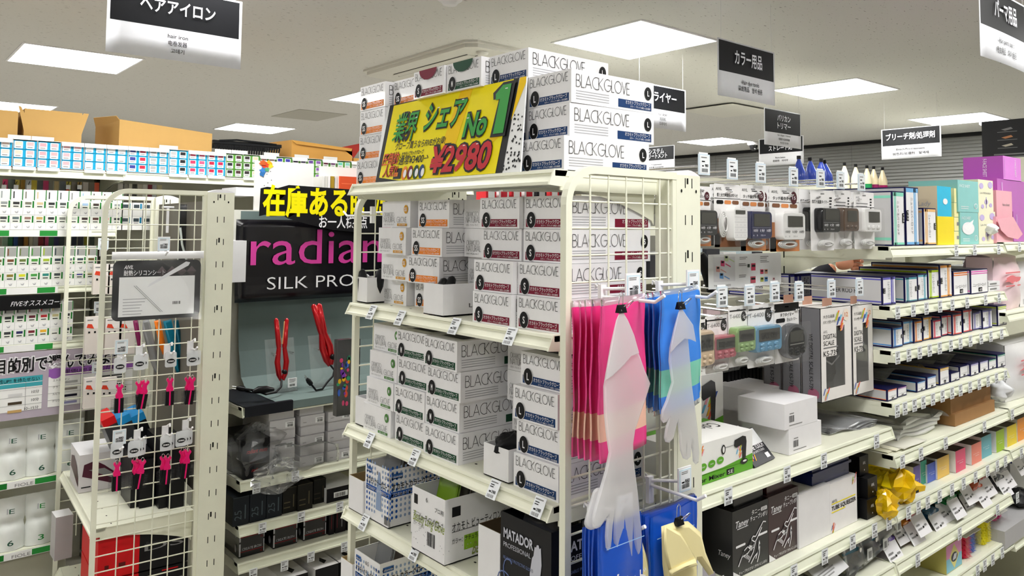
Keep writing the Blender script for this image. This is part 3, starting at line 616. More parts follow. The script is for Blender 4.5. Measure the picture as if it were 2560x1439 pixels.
arm=[(1553,772),(1572,808),(1596,880),(1612,925),(1626,958),(1615,995),(1600,1038),(1588,1075),(1583,1110),(1584,1150),(1590,1195),(1596,1245),(1601,1300),(1605,1340),(1604,1368),(1598,1386),(1591,1389),(1586,1370),(1581,1292),(1582,1370),(1581,1390),(1574,1397),(1566,1392),(1562,1370),(1559,1290),(1560,1352),(1556,1370),(1546,1377),(1536,1370),(1533,1345),(1535,1264),(1530,1345),(1527,1368),(1520,1376),(1514,1368),(1512,1340),(1514,1310),(1519,1288),(1511,1302),(1501,1316),(1490,1321),(1481,1316),(1478,1300),(1484,1272),(1497,1225),(1511,1178),(1521,1130),(1514,1080),(1509,1030),(1508,965),(1514,930),(1526,860),(1540,800)]
glove('sample_glove','long milky white sample glove hanging over the pink packs, fingers down',.862,None,[(arm,0,.005),(cuff,-.007,.002),(capsule((1498,1236),(1478,1306),36),.012,.004)],GLV)
clipper(PY(1553,772,.858),'black binder clip holding the milky glove over the pink packs')
arm2=[(1701,764),(1716,800),(1721,856),(1726,910),(1730,964),(1737,1015),(1744,1073),(1748,1132),(1746,1155),(1739,1161),(1732,1152),(1728,1100),(1727,1140),(1718,1149),(1707,1145),(1700,1125),(1697,1090),(1694,1050),(1689,1075),(1683,1096),(1673,1106),(1663,1104),(1659,1092),(1664,1064),(1673,1042),(1667,1054),(1658,1057),(1651,1048),(1653,1025),(1664,1000),(1678,955),(1671,902),(1673,870),(1684,820),(1694,785)]
cuff2=[(1701,764),(1716,788),(1733,812),(1740,854),(1727,848),(1712,846),(1690,866),(1674,884),(1678,858),(1690,805)]
glove('sample_glove','long milky white sample glove hanging over the blue packs',.872,None,[(arm2,0,.005),(cuff2,-.007,.002)],GLV)
clipper(PY(1701,764,.868),'black binder clip holding the milky glove over the blue packs')
# deep blue packs with cream gloves below
DB=K('1354c9',.3,coat=.3); DBT=[(.03,CLEAR),(1,DB)]
cardhook('peg_hook','white peg hook carrying the deep blue packs at the right',PY(1616,1200,.986).x,PY(1616,1192,.986).z,.115,cx=.035,num='980',drop=.012)
for k in range(5):
    y=.972-.026*k; l=PY((1596,1602,1606,1610,1624)[k],1290,y); zt=PY((1596,1602,1606,1610,1624)[k],(1268,1268,1270,1272,1275)[k],y).z; r=PY((1736,1737,1738,1740,1732)[k],1260,y-.006)
    t=fanpack('glove_pack','deep blue glove pack on the right hook, '+nth(k)+' from the wire panel','deep blue packs on the right hook',(l.x,y),(r.x,y-.006),zt,zt+.006,zt-.30,zt-.29,DBT,seed=40+k)
b=MB(); F=FR((l.x,y-.012,0),(r.x-l.x,0,0),(0,0,1)); zz=zt-.085
b.tube([F[0]+F[1]*(.020+.012*math.sin(k*.4))+V((0,-.002,zz-.04+.006*k-.0*k)) for k in range(5)]+[F[0]+F[1]*.034+V((0,-.002,zz-.01))],.0014,WHITE,5); b.text(F,'ハンド',.02,zz-.075,.02,WHITE,k=8,vert=True); b.rect(F,.003,zt-.0445,.1,.0014,K('9cc4ee',.3),4)
b.out('pack_print',parent=t)
glove('sample_glove','folded cream sample glove clipped to the right deep blue pack',.85,None,[([(1686,1304),(1720,1302),(1752,1330),(1764,1380),(1785,1432),(1772,1438),(1745,1400),(1740,1398),(1742,1480),(1665,1480),(1656,1410),(1653,1315)],0,.010),([(1660,1312),(1700,1330),(1738,1392),(1730,1402),(1672,1428),(1660,1380)],-.008,.006),([(1672,1425),(1738,1394),(1744,1412),(1700,1428),(1676,1440)],-.013,.008)],GLC)
clipper(PY(1697,1302,.846),'black binder clip on the right deep blue pack')
cardhook('peg_hook','white peg hook carrying the deep blue packs at the left',PY(1470,1272,.986).x,PY(1470,1262,.986).z,.11,num='980',drop=.012,cx=.03)
for k in range(5):
    y=.972-.026*k; l=PY((1457,1464,1472,1482,1497)[k],1300,y); zt=PY(1470,(1296,1298,1300,1303,1306)[k],y).z; r=PY((1586,1588,1590,1594,1602)[k],1300,y-.004)
    t=fanpack('glove_pack','deep blue glove pack on the left hook, '+nth(k)+' from the wire panel','deep blue packs on the left hook',(l.x,y),(r.x,y-.004),zt,zt+.004,zt-.30,zt-.29,DBT,seed=60+k)
b=MB(); F=FR((l.x,y-.012,0),(r.x-l.x,0,0),(0,0,1)); b.text(F,'ハンド',.018,zt-.115,.02,WHITE,k=8); b.text(F,'J',.012,zt-.115,.03,WHITE,k=8,shear=.3); b.rect(F,.003,zt-.0445,.09,.0014,K('9cc4ee',.3),4); b.out('pack_print',parent=t)
glove('sample_glove','cream sample glove hanging below the milky glove fingers',.864,None,[([(1545,1350),(1580,1345),(1604,1350),(1620,1400),(1632,1470),(1530,1480),(1545,1400)],.012,.010),([(1562,1352),(1572,1400),(1580,1470),(1560,1470),(1556,1400)],.006,.006)],GLC)
# ---------------------------------------------------------------- left display rack (stands a few degrees askew)
LR=(.608,2.68)
CURM[0]=Matrix.Translation((LR[0],LR[1],0))@Matrix.Rotation(-.06,4,'Z')@Matrix.Translation((-LR[0],-LR[1],0))
lrack=thing('display_rack','cream steel display rack with hanging pink brushes at the left','rack',loc=(.8,3.0,0))
lipshelf(lrack,.608,.623,.912,2.725,3.43,H-.97,H-.945)
lipshelf(lrack,.608,.623,.912,2.725,3.43,.12,.147,'base_shelf')
upright(lrack,.912,1.0,2.67,2.735,H+.1075)
upright(lrack,.912,1.0,3.41,3.46,H+.1075)
LWX=[.6741,.724,.7751,.8252,.8752]
wirepanel(lrack,.602,.914,2.685,H+.1105,LWX,H+.0458,.0482)
wirepanel(lrack,.602,.914,3.45,H+.1105,LWX,H-.0985,.0482)
MB().box((.925,2.74,H-.90),(.935,3.41,H+.08),K('6f6a60',.6)).out('back_panel',parent=lrack)
# boxes on and under its shelf
ZL=H-.945
RED=K('d5141c',.4); DK=K('141316',.35); DKG=K('3a3a3c',.4)
def adst(z,h,lab,red,txt,ty,x1=.905):
    b=MB(); b.box((.635,2.75,z),(.755,3.05,z+h),red); b.box((.755,2.75,z),(x1,3.05,z+h),DK,None); F=fy(2.75,.635)
    b.text(F,txt,.255,z+ty,.022,GREY,w=.12,al='r',k=3); b.rect(F,.02,z+.03,.012,.012,K('5c0e12',.4)); b.rect(F,.06,z+.03,.02,.012,K('5c0e12',.4)); b.text(F,'Premium',.14,z+h*.62,.012,DKG,w=.05,k=3); b.rect(F,.19,z+h-.01,.05,.004,RED,3)
    b.out('iron_box',lab,'box','red and black boxes under the left rack shelf')
adst(ZL-.17,.125,'red and black box just under the left rack shelf',RED,'DS',.06); adst(ZL-.305,.13,'red and black box standing lowest under the left rack shelf',RED,'ADST',.07)
for i,(x,y,w_,d,h) in enumerate(((.745,2.86,.07,.16,.17),(.82,2.80,.075,.2,.22))):
    b=MB(); b.box((x,y,ZL),(x+w_,y+d,ZL+h),DK); F=fy(y,x); b.rect(F,w_*.6,h*.35+ZL,.006,.07,GREY); b.box((x+w_*.35,y-.02,ZL),(x+w_,y,ZL+h*.9),DK)
    b.out('iron_box','tall black box on the left rack shelf, '+('left','right')[i]+' of two','box','tall black boxes on the left rack shelf')
b=MB(); x,y=.628,3.12; b.box((x,y,ZL),(x+.12,y+.2,ZL+.13),K('d9d4d6',.4),{'t':WHITE}); F=fy(y,x); MAR=K('4c1a2e',.35)
b.fl(F,[(.01,ZL+.055),(.05,ZL+.04),(.12,ZL+.012),(.12,ZL+.05),(.08,ZL+.085),(.05,ZL+.105),(.015,ZL+.095)],MAR,3); b.fl(F,[(.03,ZL+.075),(.12,ZL+.03),(.12,ZL+.045),(.08,ZL+.075)],GREY,4); b.rect(F,.008,ZL+.015,.03,.004,INK,3)
F=fx(x,y+.2); b.fl(F,[(.02,ZL+.055),(.10,ZL+.04),(.19,ZL+.02),(.19,ZL+.05),(.15,ZL+.085),(.09,ZL+.105),(.03,ZL+.095)],MAR,3)
b.out('dryer_box','white box with a maroon hair dryer picture on the left rack shelf','box')
for i,(c1,c2,tx) in enumerate(((RED,DKG,'ADST'),(K('1f8fd0',.4),DKG,'FDS'),(K('1f8fd0',.4),DK,'ADST'))):
    M0=CURM[0]; CURM[0]=M0@Matrix.Translation((.775+.047*i,3.03,ZL+.0165))@Matrix.Rotation(-.38,4,'Y')
    b=MB(); b.box((0,0,0),(.042,.14,.26),c2); b.box((-.001,-.001,.235),(.043,.141,.262),c1); F=fy(-.0006,0); b.rect(F,.012,.15,.01,.03,WHITE,3); F=fx(-.0004,.14); b.text(F,tx,.03,.14,.025,GREY,k=3)
    b.out('iron_box',('red ended','blue ended, middle','blue ended, right')[i]+' dark box leaning at the back of the left rack shelf','box','leaning dark boxes'); CURM[0]=M0
CURM[0]=None
# silicone sheet in a clear pack
ys=2.635; p=PY(283,652,ys); q=PY(498,648,ys); z0=PY(285,803,ys).z; z1=p.z; W=q.x-p.x
t=thing('silicone_sheet','black and white silicone sheet in a clear hanging pack on the left rack','pack',loc=(p.x+W/2,ys,z0))
def rrect(x,y,w,h,r,n=5): return arc(x+w-r,y+r,r,r,-90,0,n)+arc(x+w-r,y+h-r,r,r,0,90,n)+arc(x+r,y+h-r,r,r,90,180,n)+arc(x+r,y+r,r,r,180,270,n)
F=FR((p.x,ys,z0),(1,-.06,0),(0,0,1)); h=z1-z0; b=MB(); F2=FR((p.x,ys-.004,z0),(1,-.06,0),(0,0,1))
b.prism([F[0]+F[1]*x+F[2]*z for x,z in rrect(0,0,W,h,.018)],(0,-.004,0),K('222224',.4))
b.rect(F2,.018,.012,W-.036,h*.66,PAPER,1); b.text(F2,'AIVIL',.03,h*.86,.012,WHITE,w=.026,k=2,shear=.2,bold=.02); b.text(F2,'耐熱シリコンシート',.03,h*.755,.0135,WHITE,w=.12,k=2,bold=.01)
for i in range(4): b.fl(F2,[(.125+.03*i,h*.80),(.14+.03*i,h*.90),(.155+.03*i,h*.80)],K('5b4f52',.4),2); b.fl(F2,[(.125+.03*i,h*.80),(.155+.03*i,h*.80),(.14+.03*i,h*.72)],K('453c3f',.4),2)
e=[(.105,.52),(.19,.81)]; 
b.fl(F2,[(.098,h*.54),(.105,h*.60),(.212,h*.97),(.225,h*.955),(.22,h*.90)],K('e9eaee',.3),4); b.tube([F2[0]+F2[1]*.06+F2[2]*h*.58-V((0,.001,0)),F2[0]+F2[1]*.14+F2[2]*h*.12-V((0,.001,0))],.0008,LG,4); b.tube([F2[0]+F2[1]*.066+F2[2]*h*.58-V((0,.001,0)),F2[0]+F2[1]*.146+F2[2]*h*.12-V((0,.001,0))],.0008,LG,4); b.bars(F2,.175,h*.24,.025,h*.05,INK,9); b.lines(F2,.03,h*.08,.07,h*.3,6,LG,.25)
b.out('printed_sheet',parent=t)
b=MB(); slab(b,lambda u,v:F2[0]+F2[1]*(-.006+u*(W+.012))+F2[2]*(-.008+v*(h+.012))-V((0,.003,0)),2,2,CLEAR,.0008); slab(b,lambda u,v:F2[0]+F2[1]*(-.006+u*(W+.012))+F2[2]*(h+.004+v*.024)-V((0,.004+.002*math.sin(8*u),0)),10,2,film('white',(.95,.95,.97),.8,.2,.5),.002)
b.out('pouch',parent=t)
def lhook(name,lab,px,py,L,num='1380',cx=0,**k):
    p=PY(px,py,2.668); return cardhook(name,lab,p.x,p.z,L,num=num,cx=cx,yw=2.668,group='white peg hooks on the left rack',**k)
lhook('peg_hook','white peg hook with card above the silicone sheet',403,612,.05)
# pink key ring brushes on translucent cards
PNK=K('ec1a72',.3); PNKD=K('b80f52',.35); BRI=mat('bristle',(.05,.05,.055),.5,alpha=.5,var=0)
def brush_parts(t,p,rz,tilt):
    M=spin(p,rz=rz,ry=tilt); b=MB(M)
    outl=[(0,0),(.009,.002),(.0105,.010),(.006,.020),(.0055,.028),(.010,.036),(.010,.04),(.006,.044),(.004,.038),(0,.034)]
    o=[(x,z-.046) for x,z in outl]+[(-x,z-.046) for x,z in outl[-2:0:-1]]; b.prism([(x,-.005,z) for x,z in o],(0,.010,0),PNK); b.box((-.0022,-.008,-.088),(.0022,.007,-.04),PNK); b.out('brush_handle',parent=t)
    b=MB(M); b.box((-.0125,-.006,-.088),(-.0022,.006,-.044),BLACK); b.box((.0022,-.006,-.088),(.0125,.006,-.044),BLACK); b.out('brush_pad',parent=t)
    b=MB(M)
    for k in range(10):
        z=-.086+k*.0043
        for s in (-1,1): b.quad([(s*.0125,0,z),(s*.023,-.003,z-.0006),(s*.023,-.003,z+.0006),(s*.0125,0,z+.0012)],BRI); b.quad([(s*.0125,-.004,z),(s*.0235,-.006,z+.0008),(s*.0235,-.006,z+.0018),(s*.0125,-.004,z+.0014)],BRI)
    b.out('bristles',parent=t)
    b=MB(M); b.tube([(.004*math.cos(a*.7),0,-.002+.006*math.sin(a*.7)) for a in range(10)],.0007,CHROME,5); b.out('ring',parent=t)
TCARD=film('card',(.92,.94,.97),.5,.25,.4)
BP=[('top row, first',(299,868),[(300,912)],[(299,958,0)]),('top row, second',(350,876),[(352,903)],[(347,950,-.1),(365,948,.15)]),('top row, third',(420,872),[(427,898)],[(425,942,.0)]),('top row, last',(478,862),[(484,893)],[(470,940,-.05),(481,940,.12)]),
    ('bottom row, first',(294,1092),[(292,1125)],[(293,1152,.0)]),('bottom row, second',(345,1085),[(345,1118)],[(337,1145,-.1),(343,1148,.0),(357,1146,.15)]),('bottom row, third',(415,1075),[(418,1105)],[(408,1137,-.06),(420,1137,.06)]),('bottom row, last',(466,1060),[(463,1092)],[(456,1122,-.08),(463,1124,.0),(470,1122,.1)])]
for k,(nm,hk,cd,br) in enumerate(BP):
    p=PY(hk[0],hk[1],2.655)
    if k in (0,4): lhook('peg_hook',f'white peg hook with a price card over the pink brushes, {nm}',hk[0],hk[1],.04,num='980')
    else:
        t=thing('peg_hook',f'white peg hook holding pink brushes, {nm} from the left','hook','white peg hooks on the left rack',p); b=MB(); b.box(p+V((-.009,.004,-.03)),p+V((.009,.014,.012)),PLW); b.tube([p+V((.004,.008,-.012)),p+V((.004,-.03,-.012)),p+V((.006,-.042,-.002))],.003,PLW,7); b.tube([p+V((.006,.008,.012)),p+V((.010,-.006,.02)),p+V((.008,-.012,.012))],.003,PLW,6); b.out('hook_arm',parent=t)
    for j,(bx,by,tl) in enumerate(br):
        yb=2.635-.008*j; c=PY(cd[0][0]+(4-7*j if len(br)>1 else 0),cd[0][1]+2*j,yb+.004); pb=PY(bx,by,yb)
        t=thing('brush_keyring',f'pink mini brush on a clear card, {nm} hook'+(f', {nth(j)} of {len(br)}' if len(br)>1 else ''),'brush','pink brush key rings',pb)
        brush_parts(t,pb,-.06+.5*tl,tl); b=MB(); F=FR(c+V((-.0175,0,-.024)),(1,-.06,0),(0,0,1)); b.prism([F[0]+F[1]*x+F[2]*z for x,z in rrect(0,0,.035,.048,.006,3)],(0,.0012,0),TCARD); b.out('hang_card',parent=t)
        b=MB(); b.disc(F,.0175,.019,.0125,INK,.0075); b.text(F,'DENMAN',.0175,.0165,.0052,WHITE,w=.018,al='c',k=5,bold=.02); b.out('logo_oval',parent=t)
# packs hanging on the far wire panel
BEI=K('e5dcd3',.45); OR2=K('e0482f',.4)
k=0
for row,(y0,y1) in enumerate(((660,735),(792,885),(945,1020))):
    for px in ((243,280),(225,275,310),(222,262))[row]:
        p=PY(px-(12 if row else 10),y0,3.36); z1=p.z; h=(PY(px,y0,3.36).z-PY(px,y1,3.36).z); w_=.058; b=MB()
        b.box((p.x,3.35,z1-h),(p.x+w_,3.372,z1),BEI); F=fy(3.35,p.x); b.rect(F,0,z1-.045,w_,.045,K('f3ece6',.45)); b.fl(F,[(.004,z1-.04),(.03,z1-.045),(.022,z1-.028),(.008,z1-.026)],OR2,3); b.rect(F,.010,z1-.062,.007,.007,INK,3); b.rect(F,.030,z1-.062,.007,.007,INK,3); b.rect(F,.006,z1-.014,.02,.004,GREY,3)
        b.out('hair_clip_pack','beige two-dot pack on the left rack, '+('upper','middle','lower')[row]+' row'+', '+nth(k%3),'pack','beige packs on the left rack'); k+=1
for i,(px,py) in enumerate(((258,612),(248,770),(243,920))):
    p=PY(px,py,3.40); cardhook('peg_hook','pale blue price card hook on the far panel of the left rack, '+('upper','middle','lowest')[i],p.x,p.z,.06,num='780',yw=3.43,group='hooks on the far panel')
# long combs hanging inside the rack
for i,(x0,y0,x1,y1,c,w_) in enumerate(((338,800,352,880,'7c1f4f',.016),(362,800,392,930,'8c8c8c',.03),(393,800,410,885,'f07d1a',.022),(418,800,446,930,'147a96',.03),(440,800,463,962,'0f6078',.018))):
    a=PY(x0,y0,3.0);q_=PY(x1,y1,2.98); b=MB(); d=(q_-a); n_=V((d.z,0,-d.x)).normalized(); P=[a-n_*w_*.5,a+n_*w_*.5,a+d*.75+n_*w_*.45,q_+n_*w_*.2,q_-n_*w_*.2,a+d*.75-n_*w_*.5]
    pillow(b,P,V((0,-1,0)),.012,K(c,.35)); o=b.out('hair_comb',('maroon','grey','orange','teal','dark teal')[i]+' long comb hanging inside the left rack','comb','combs inside the left rack')
p=PY(440,610,2.95); b=MB(); slab(b,lambda u,v:(p.x-.02+.07*u,2.93+.01*math.sin(4*v),p.z-.1+.24*v),4,6,CLEAR,.003); b.tube([(p.x+.005,2.925,p.z+.06),(p.x+.012,2.92,p.z),(p.x+.03,2.92,p.z-.06)],.004,K('dfe8e4',.3,),6); b.out('comb_pack','clear pack with a pale comb hanging at the back of the left rack','pack')
p=PY(482,620,2.96); b=MB(); slab(b,lambda u,v:(p.x-.05+.09*u,2.96+.006*math.sin(5*u),p.z-.14+.30*v),6,6,K('1a1a1c',.2,coat=.5),.008); b.out('cape_pack','glossy black folded pack hanging inside the left rack','pack')
p=PY(420,518,2.9); b=MB(); b.tube([(p.x-.02,2.9,p.z),(p.x+.02,2.9,p.z)],.004,WHITE,6); b.box((p.x-.004,2.897,p.z-.09),(p.x+.004,2.903,p.z),WHITE); b.out('tee_comb','white T shaped comb handle inside the left rack','comb')
# ---------------------------------------------------------------- hair colour gondola along the back left
YD=3.48; LIPG=K('eef0dc',.38); DARKM=K('55544a',.5)
dye=thing('colour_gondola','long cream steel gondola of hair colour boxes at the back left','gondola',loc=(.8,YD+.2,0))
def flatshelf(t,x0,x1,y,d,zb,h=.032,name='shelf',rail=None,th=.012):
    """shelf facing -y with its price rail"""
    b=MB(); zt=zb+h; b.box((x0,y+.01,zt-th),(x1,y+d,zt-.001),SHEL)
    P=[(y+.012,zt),(y+.008,zt-.001),(y+.0065,zt-.006),(y+.011,zt-.0075),(y+.004,zb+.0065),(y-.0005,zb+.0055),(y-.001,zb),(y+.012,zb-.0005),(y+.014,zb+.004),(y+.02,zt-.009)]
    b.prism([(x0+.003,a,z) for a,z in P],(x1-x0-.006,0,0),LIPG)
    for x in (x0,x1-.003): b.prism([(x,y+.04,zt+.0005),(x,y+.008,zt+.0005),(x,y-.003,zb-.0005),(x,y+.04,zb-.003)],(.003,0,0),LIPG)
    for x in (x0+.001,x1-.004): b.box((x,y+.02,zt-.038),(x+.003,y+d,zt-.001),SHEL)
    s=b.out(name,parent=t)
    for x in (x0+.004,x1-.007):
        b=MB(); b.prism([(x,y+.03,zt-.012),(x,y+.03,zt-.03)]+[(x,y+.04+(d-.04)*.9*k/6,zt-.036-.055*(k/6)**1.8) for k in range(7)]+[(x,y+d,zt-.1),(x,y+d,zt-.012)],(.003,0,0),SHEL); b.out('bracket',parent=t)
    return s
TOPZ=H+.178; X0,X1,X2,X3=-.05,.853,1.755,2.66
for a,c in ((X0,X1),(X1,X2),(X2,X3)): flatshelf(dye,a,c,YD,.42,TOPZ,.034)
DZ=[H-.052,H-.27,H-.485,H-.99,H-1.25]
for i,z in enumerate(DZ): flatshelf(dye,X0,X1-.02 if i<3 else .66,YD,.42,z,.026)
b=MB(); b.box((X0,YD+.42,.0),(X3,YD+.46,TOPZ+.03),K('c9c8bd',.5)); b.out('back_panel',parent=dye)
for x in (X0,X1,X2):
    MB().box((x-.02,YD+.37,.0),(x+.02,YD+.42,TOPZ+.03),DARKM).out('upright',parent=dye)
MB().box((X0,YD+.02,0),(.7,YD+.42,.19),K('b9b8a6',.5)).out('base_plinth',parent=dye)
GRN=K('2f9440',.4); GRND=K('1d7a2c',.4)
# ---- colour boxes: shared meshes, the shade patch takes the object's colour
def tintmat():
    m=bpy.data.materials.new('shade_patch'); m.use_nodes=True; nt=m.node_tree; oi=nt.nodes.new('ShaderNodeObjectInfo'); nt.links.new(oi.outputs['Color'],nt.nodes['Principled BSDF'].inputs['Base Color']); nt.nodes['Principled BSDF'].inputs['Roughness'].default_value=.5; return m
TINT=tintmat(); CY=K('1ea7d6',.4); LGR=K('5f9f3f',.4); WB=K('f6f6f4',.45)
def cbox(body,w=.038,h=.032,d=.13):
    b=MB(); b.box((0,0,0),(w,d,h),body); F=fy(0,0); b.fl(F,rrect(.002,.002,w*.74,h-.004,.003,3),WB,1); b.rect(F,.0055,h*.45,w*.56,h*.42,TINT,2); b.rect(F,.0065,h*.2,w*.45,.0028,GREY,2); return b.mesh('colour_box')
def tbox(w=.0385,h=.0565,d=.15):
    b=MB(); b.box((0,0,0),(w,d,h),WB); F=fy(0,0); b.rect(F,w*.79,h*.48,w*.14,h*.46,GRND,1); b.fl(F,rrect(.003,h*.48,w*.70,h*.45,.002,2),K('f1f3ea',.4),2); b.rect(F,.006,h*.70,w*.54,h*.17,TINT,3); b.rect(F,.007,h*.54,w*.45,.0035,INK,3)
    b.fl(F,[(w*.32,h*.26),(w*.42,h*.12),(w*.58,h*.12),(w*.66,h*.3),(w*.55,h*.2),(w*.45,h*.2)],LG,3); b.fl(F,[(w*.5,h*.3),(w*.62,h*.18),(w*.56,h*.15)],LG,4); b.rect(F,0,0,w,.0006,LG,2); return b.mesh('colour_box')
def pbox(c,w=.0385,h=.040,d=.12):
    b=MB(); b.box((0,0,0),(w,d,h),WB); F=fy(0,0); b.rect(F,w*.9,0,w*.08,h,GRND,1); b.rect(F,.004,.003,w*.78,h-.006,c,1); b.rect(F,.006,.006,.004,h-.014,TINT,2); return b.mesh('colour_box')
CB={'cy':cbox(CY),'gr':cbox(LGR)}; TBX=tbox(); PBW=pbox(K('eef0f0',.4)); PBG=pbox(K('a9aaa6',.45))
TOPC=[('cy','f3d9cf','f3d9cf'),('cy','ecd9c4','f2b9bb'),('cy','f0a9b2','f0b0b4'),('cy','f1b3ba','f2b6ba'),('cy','fafafa','fafafa'),('cy','f6f6f6','fafafa'),('cy','2c3a92','c3163e'),('cy','adadaf','a8a8aa'),('cy','b4b4b6','101018'),('cy','d6325c','e05a80'),('cy','c2183f','c31d50'),
 ('gr','22262a','4a3030'),('gr','332c2c','e6cfae'),('gr','dba9ab','c9a6a2'),('gr','3838a6','3c3ca8'),('gr','584a72','5a4c78'),('gr','6a4a9a','8a5ab0'),('gr','a8486c','a850a8'),('gr','6fd0b8','8fd8c8'),('gr','f2f2f0','f0f0ee'),('gr','f0f0ee','f2f2f0'),('gr','efefed','f0f0ee')]
CT=K('f3f2f0',.5)
x=PY(-34,430,YD).x
for i,(k,c1,c2) in enumerate(TOPC):
    W=.081 if i<11 else .078; zb=TOPZ+.0355; b=MB()
    b.box((x,YD+.004,zb),(x+W-.002,YD+.15,zb+.0012),CT); b.box((x,YD+.004,zb),(x+.0012,YD+.15,zb+.104),CT); b.box((x+W-.0032,YD+.004,zb),(x+W-.002,YD+.15,zb+.104),CT); b.box((x,YD+.149,zb),(x+W-.002,YD+.15,zb+.104),CT)
    up=i in (1,2,8,11,12,14,16,18)
    if up: b.box((x,YD+.148,zb+.104),(x+W-.002,YD+.15,zb+.135),K('dcdcda',.5)); b.prism([(x,YD+.0,zb+.1045),(x,YD+.15,zb+.1045),(x,YD+.15,zb+.106),(x,YD+.0,zb+.106)],(W-.002,0,0),CT)
    else: b.prism([(x,YD-.004,zb+.09),(x,YD+.006,zb+.1055),(x,YD+.15,zb+.1055),(x,YD+.15,zb+.107),(x,YD+.004,zb+.107),(x,YD-.006,zb+.09)],(W-.002,0,0),CT)
    if i in (0,1,2,4,5,8,9,10,12): b.prism([(x+.002,YD+.005,zb),(x+.002,YD-.004,zb-.012),(x+.002,YD-.005,zb-.011),(x+.002,YD+.004,zb+.002)],(W-.006,0,0),CT)
    b.out('display_carton',('cyan' if i<11 else 'green')+f' colour box carton on the top shelf, {nth(i)} from the left','carton','display cartons on the top shelf')
    for r in range(3):
        for c in range(2):
            if i>16 and r<2: continue
            inst(CB[k],'colour_box',(x+.002+c*.0385,YD+.004,zb+.0016+r*.0335),('cyan' if k=='cy' else 'green')+f' colour box in the {nth(i)} top shelf carton, '+('bottom','middle','top')[r]+(' left',' right')[c],'box','hair colour boxes in top shelf cartons',color=srgb(c1 if c==0 else c2)+(1,))
    x+=W
def crow(z,px0,n,cols1,cols2,top,label,y=YD+.01,tx=None):
    x=PY(px0,600,YD).x
    for j in range(n):
        for r,cols in ((0,cols2),(1,cols1)):
            inst(TBX,'colour_box',(x+j*.0392,y,z+r*.0568),f'white and green colour box on the {label} colour shelf, '+('lower','upper')[r]+f' tier, {nth(j)}','box','hair colour boxes on the colour shelves',color=srgb(cols[j%len(cols)])+(1,))
        inst(top,'colour_box',(x+j*.0392,y+.002,z+.1137),f'plain fronted box on the {label} colour shelf, top tier, {nth(j)}','box','plain boxes on the colour shelves',color=srgb(cols1[j%len(cols1)])+(1,))
crow(DZ[0]+.0265,-6,11,['9aa0a0','2b2b2e','7d7a6a','d9c49a','23262a','4a5052','8a8a88','a9c8e8','3a2c2a','5a3a34'],['3a3d40','5f6e72','9a7a70','c9a862','2a2b30','8a8a86','c9c9c6','3a2a2c','5a3834','f0b8b0'],PBW,'highest')
crow(DZ[1]+.0265,-14,9,['6a5a2c','7a4a2a','6a7a3c','4a9a3c','a8c030','2a3a44','7a7a8a','45505a'],['7a6a24','8a7a2c','e0e028','4aa04a','2f8a80','3a4448','9090a8','3a3496'],PBG,'second')
crow(DZ[2]+.0265,-14,7,['2a2c30','2a2c2c','2a2a30','6a2430','c0242c','c9bd8a'],['3a4044','34363a','2a2a60','7a1c2c','f0b428','e9e9e6'],PBG,'third')
# clear cartons with blue labels beside the first colour shelf
QB=K('1f7fa8',.4)
for c in range(3):
    for r in range(2):
        p=PY(304+27*c,590-0*r,YD-.0); b=MB(); z=DZ[0]+.027+r*.0568; b.box((p.x,YD+.01,z),(p.x+.0385,YD+.15,z+.056),WB); F=fy(YD+.01,p.x); b.rect(F,.028,z+.028,.0075,.024,QB); b.rect(F,.004,z+.034,.021,.014,K('3f4a50',.4),2); b.rect(F,.005,z+.027,.018,.003,GREY,2); b.out('colour_box','white box with blue edge right of the highest colour shelf, '+('lower','upper')[r]+f' tier, {nth(c)}','box','blue edged colour boxes')
p=PY(262,590,YD); b=MB(); b.lathe((p.x+.02,YD+.05,DZ[0]+.027),[(.022,0),(.022,.105),(.019,.11)],WB,20); b.out('white_jar','tall white jar at the right end of the highest colour shelf','jar')
# rail strips with lettering
def strip(x0,x1,z,cols,txt,lab,name='rail_strip'):
    b=MB(); b.box((x0,YD-.006,z),(x1,YD-.0035,z+.025),WB); F=fy(YD-.006,x0)
    for a,c,m in cols: b.rect(F,a,.002+z,c-a,.021,m,1)
    for a,s,h in txt: b.text(F,s,a,z+.004,h,GREY,w=.06,k=2)
    b.out(name,lab,'label strip','green and white rail strips')
for i,(z,x1) in enumerate(((DZ[0],.74),(DZ[1],.63),(DZ[2],.6),(DZ[3],.65),(DZ[4],.65))):
    strip(-.04,x1,z+.0005,[(0,.1,GRN),(.1,.14,WB),(.21,.32,GRND),(.40,.5,GRN),(.60,.66,GRN)] if i<3 else [(.0,.53,GRND),(.62,.69,GRN)],[(.145,'FIOLE',.012),(.335,'FIOLE',.012)] if i<3 else [(.555,'FIOLE',.012)],f'green and white strip on the {nth(i)} rail of the colour gondola from the top')
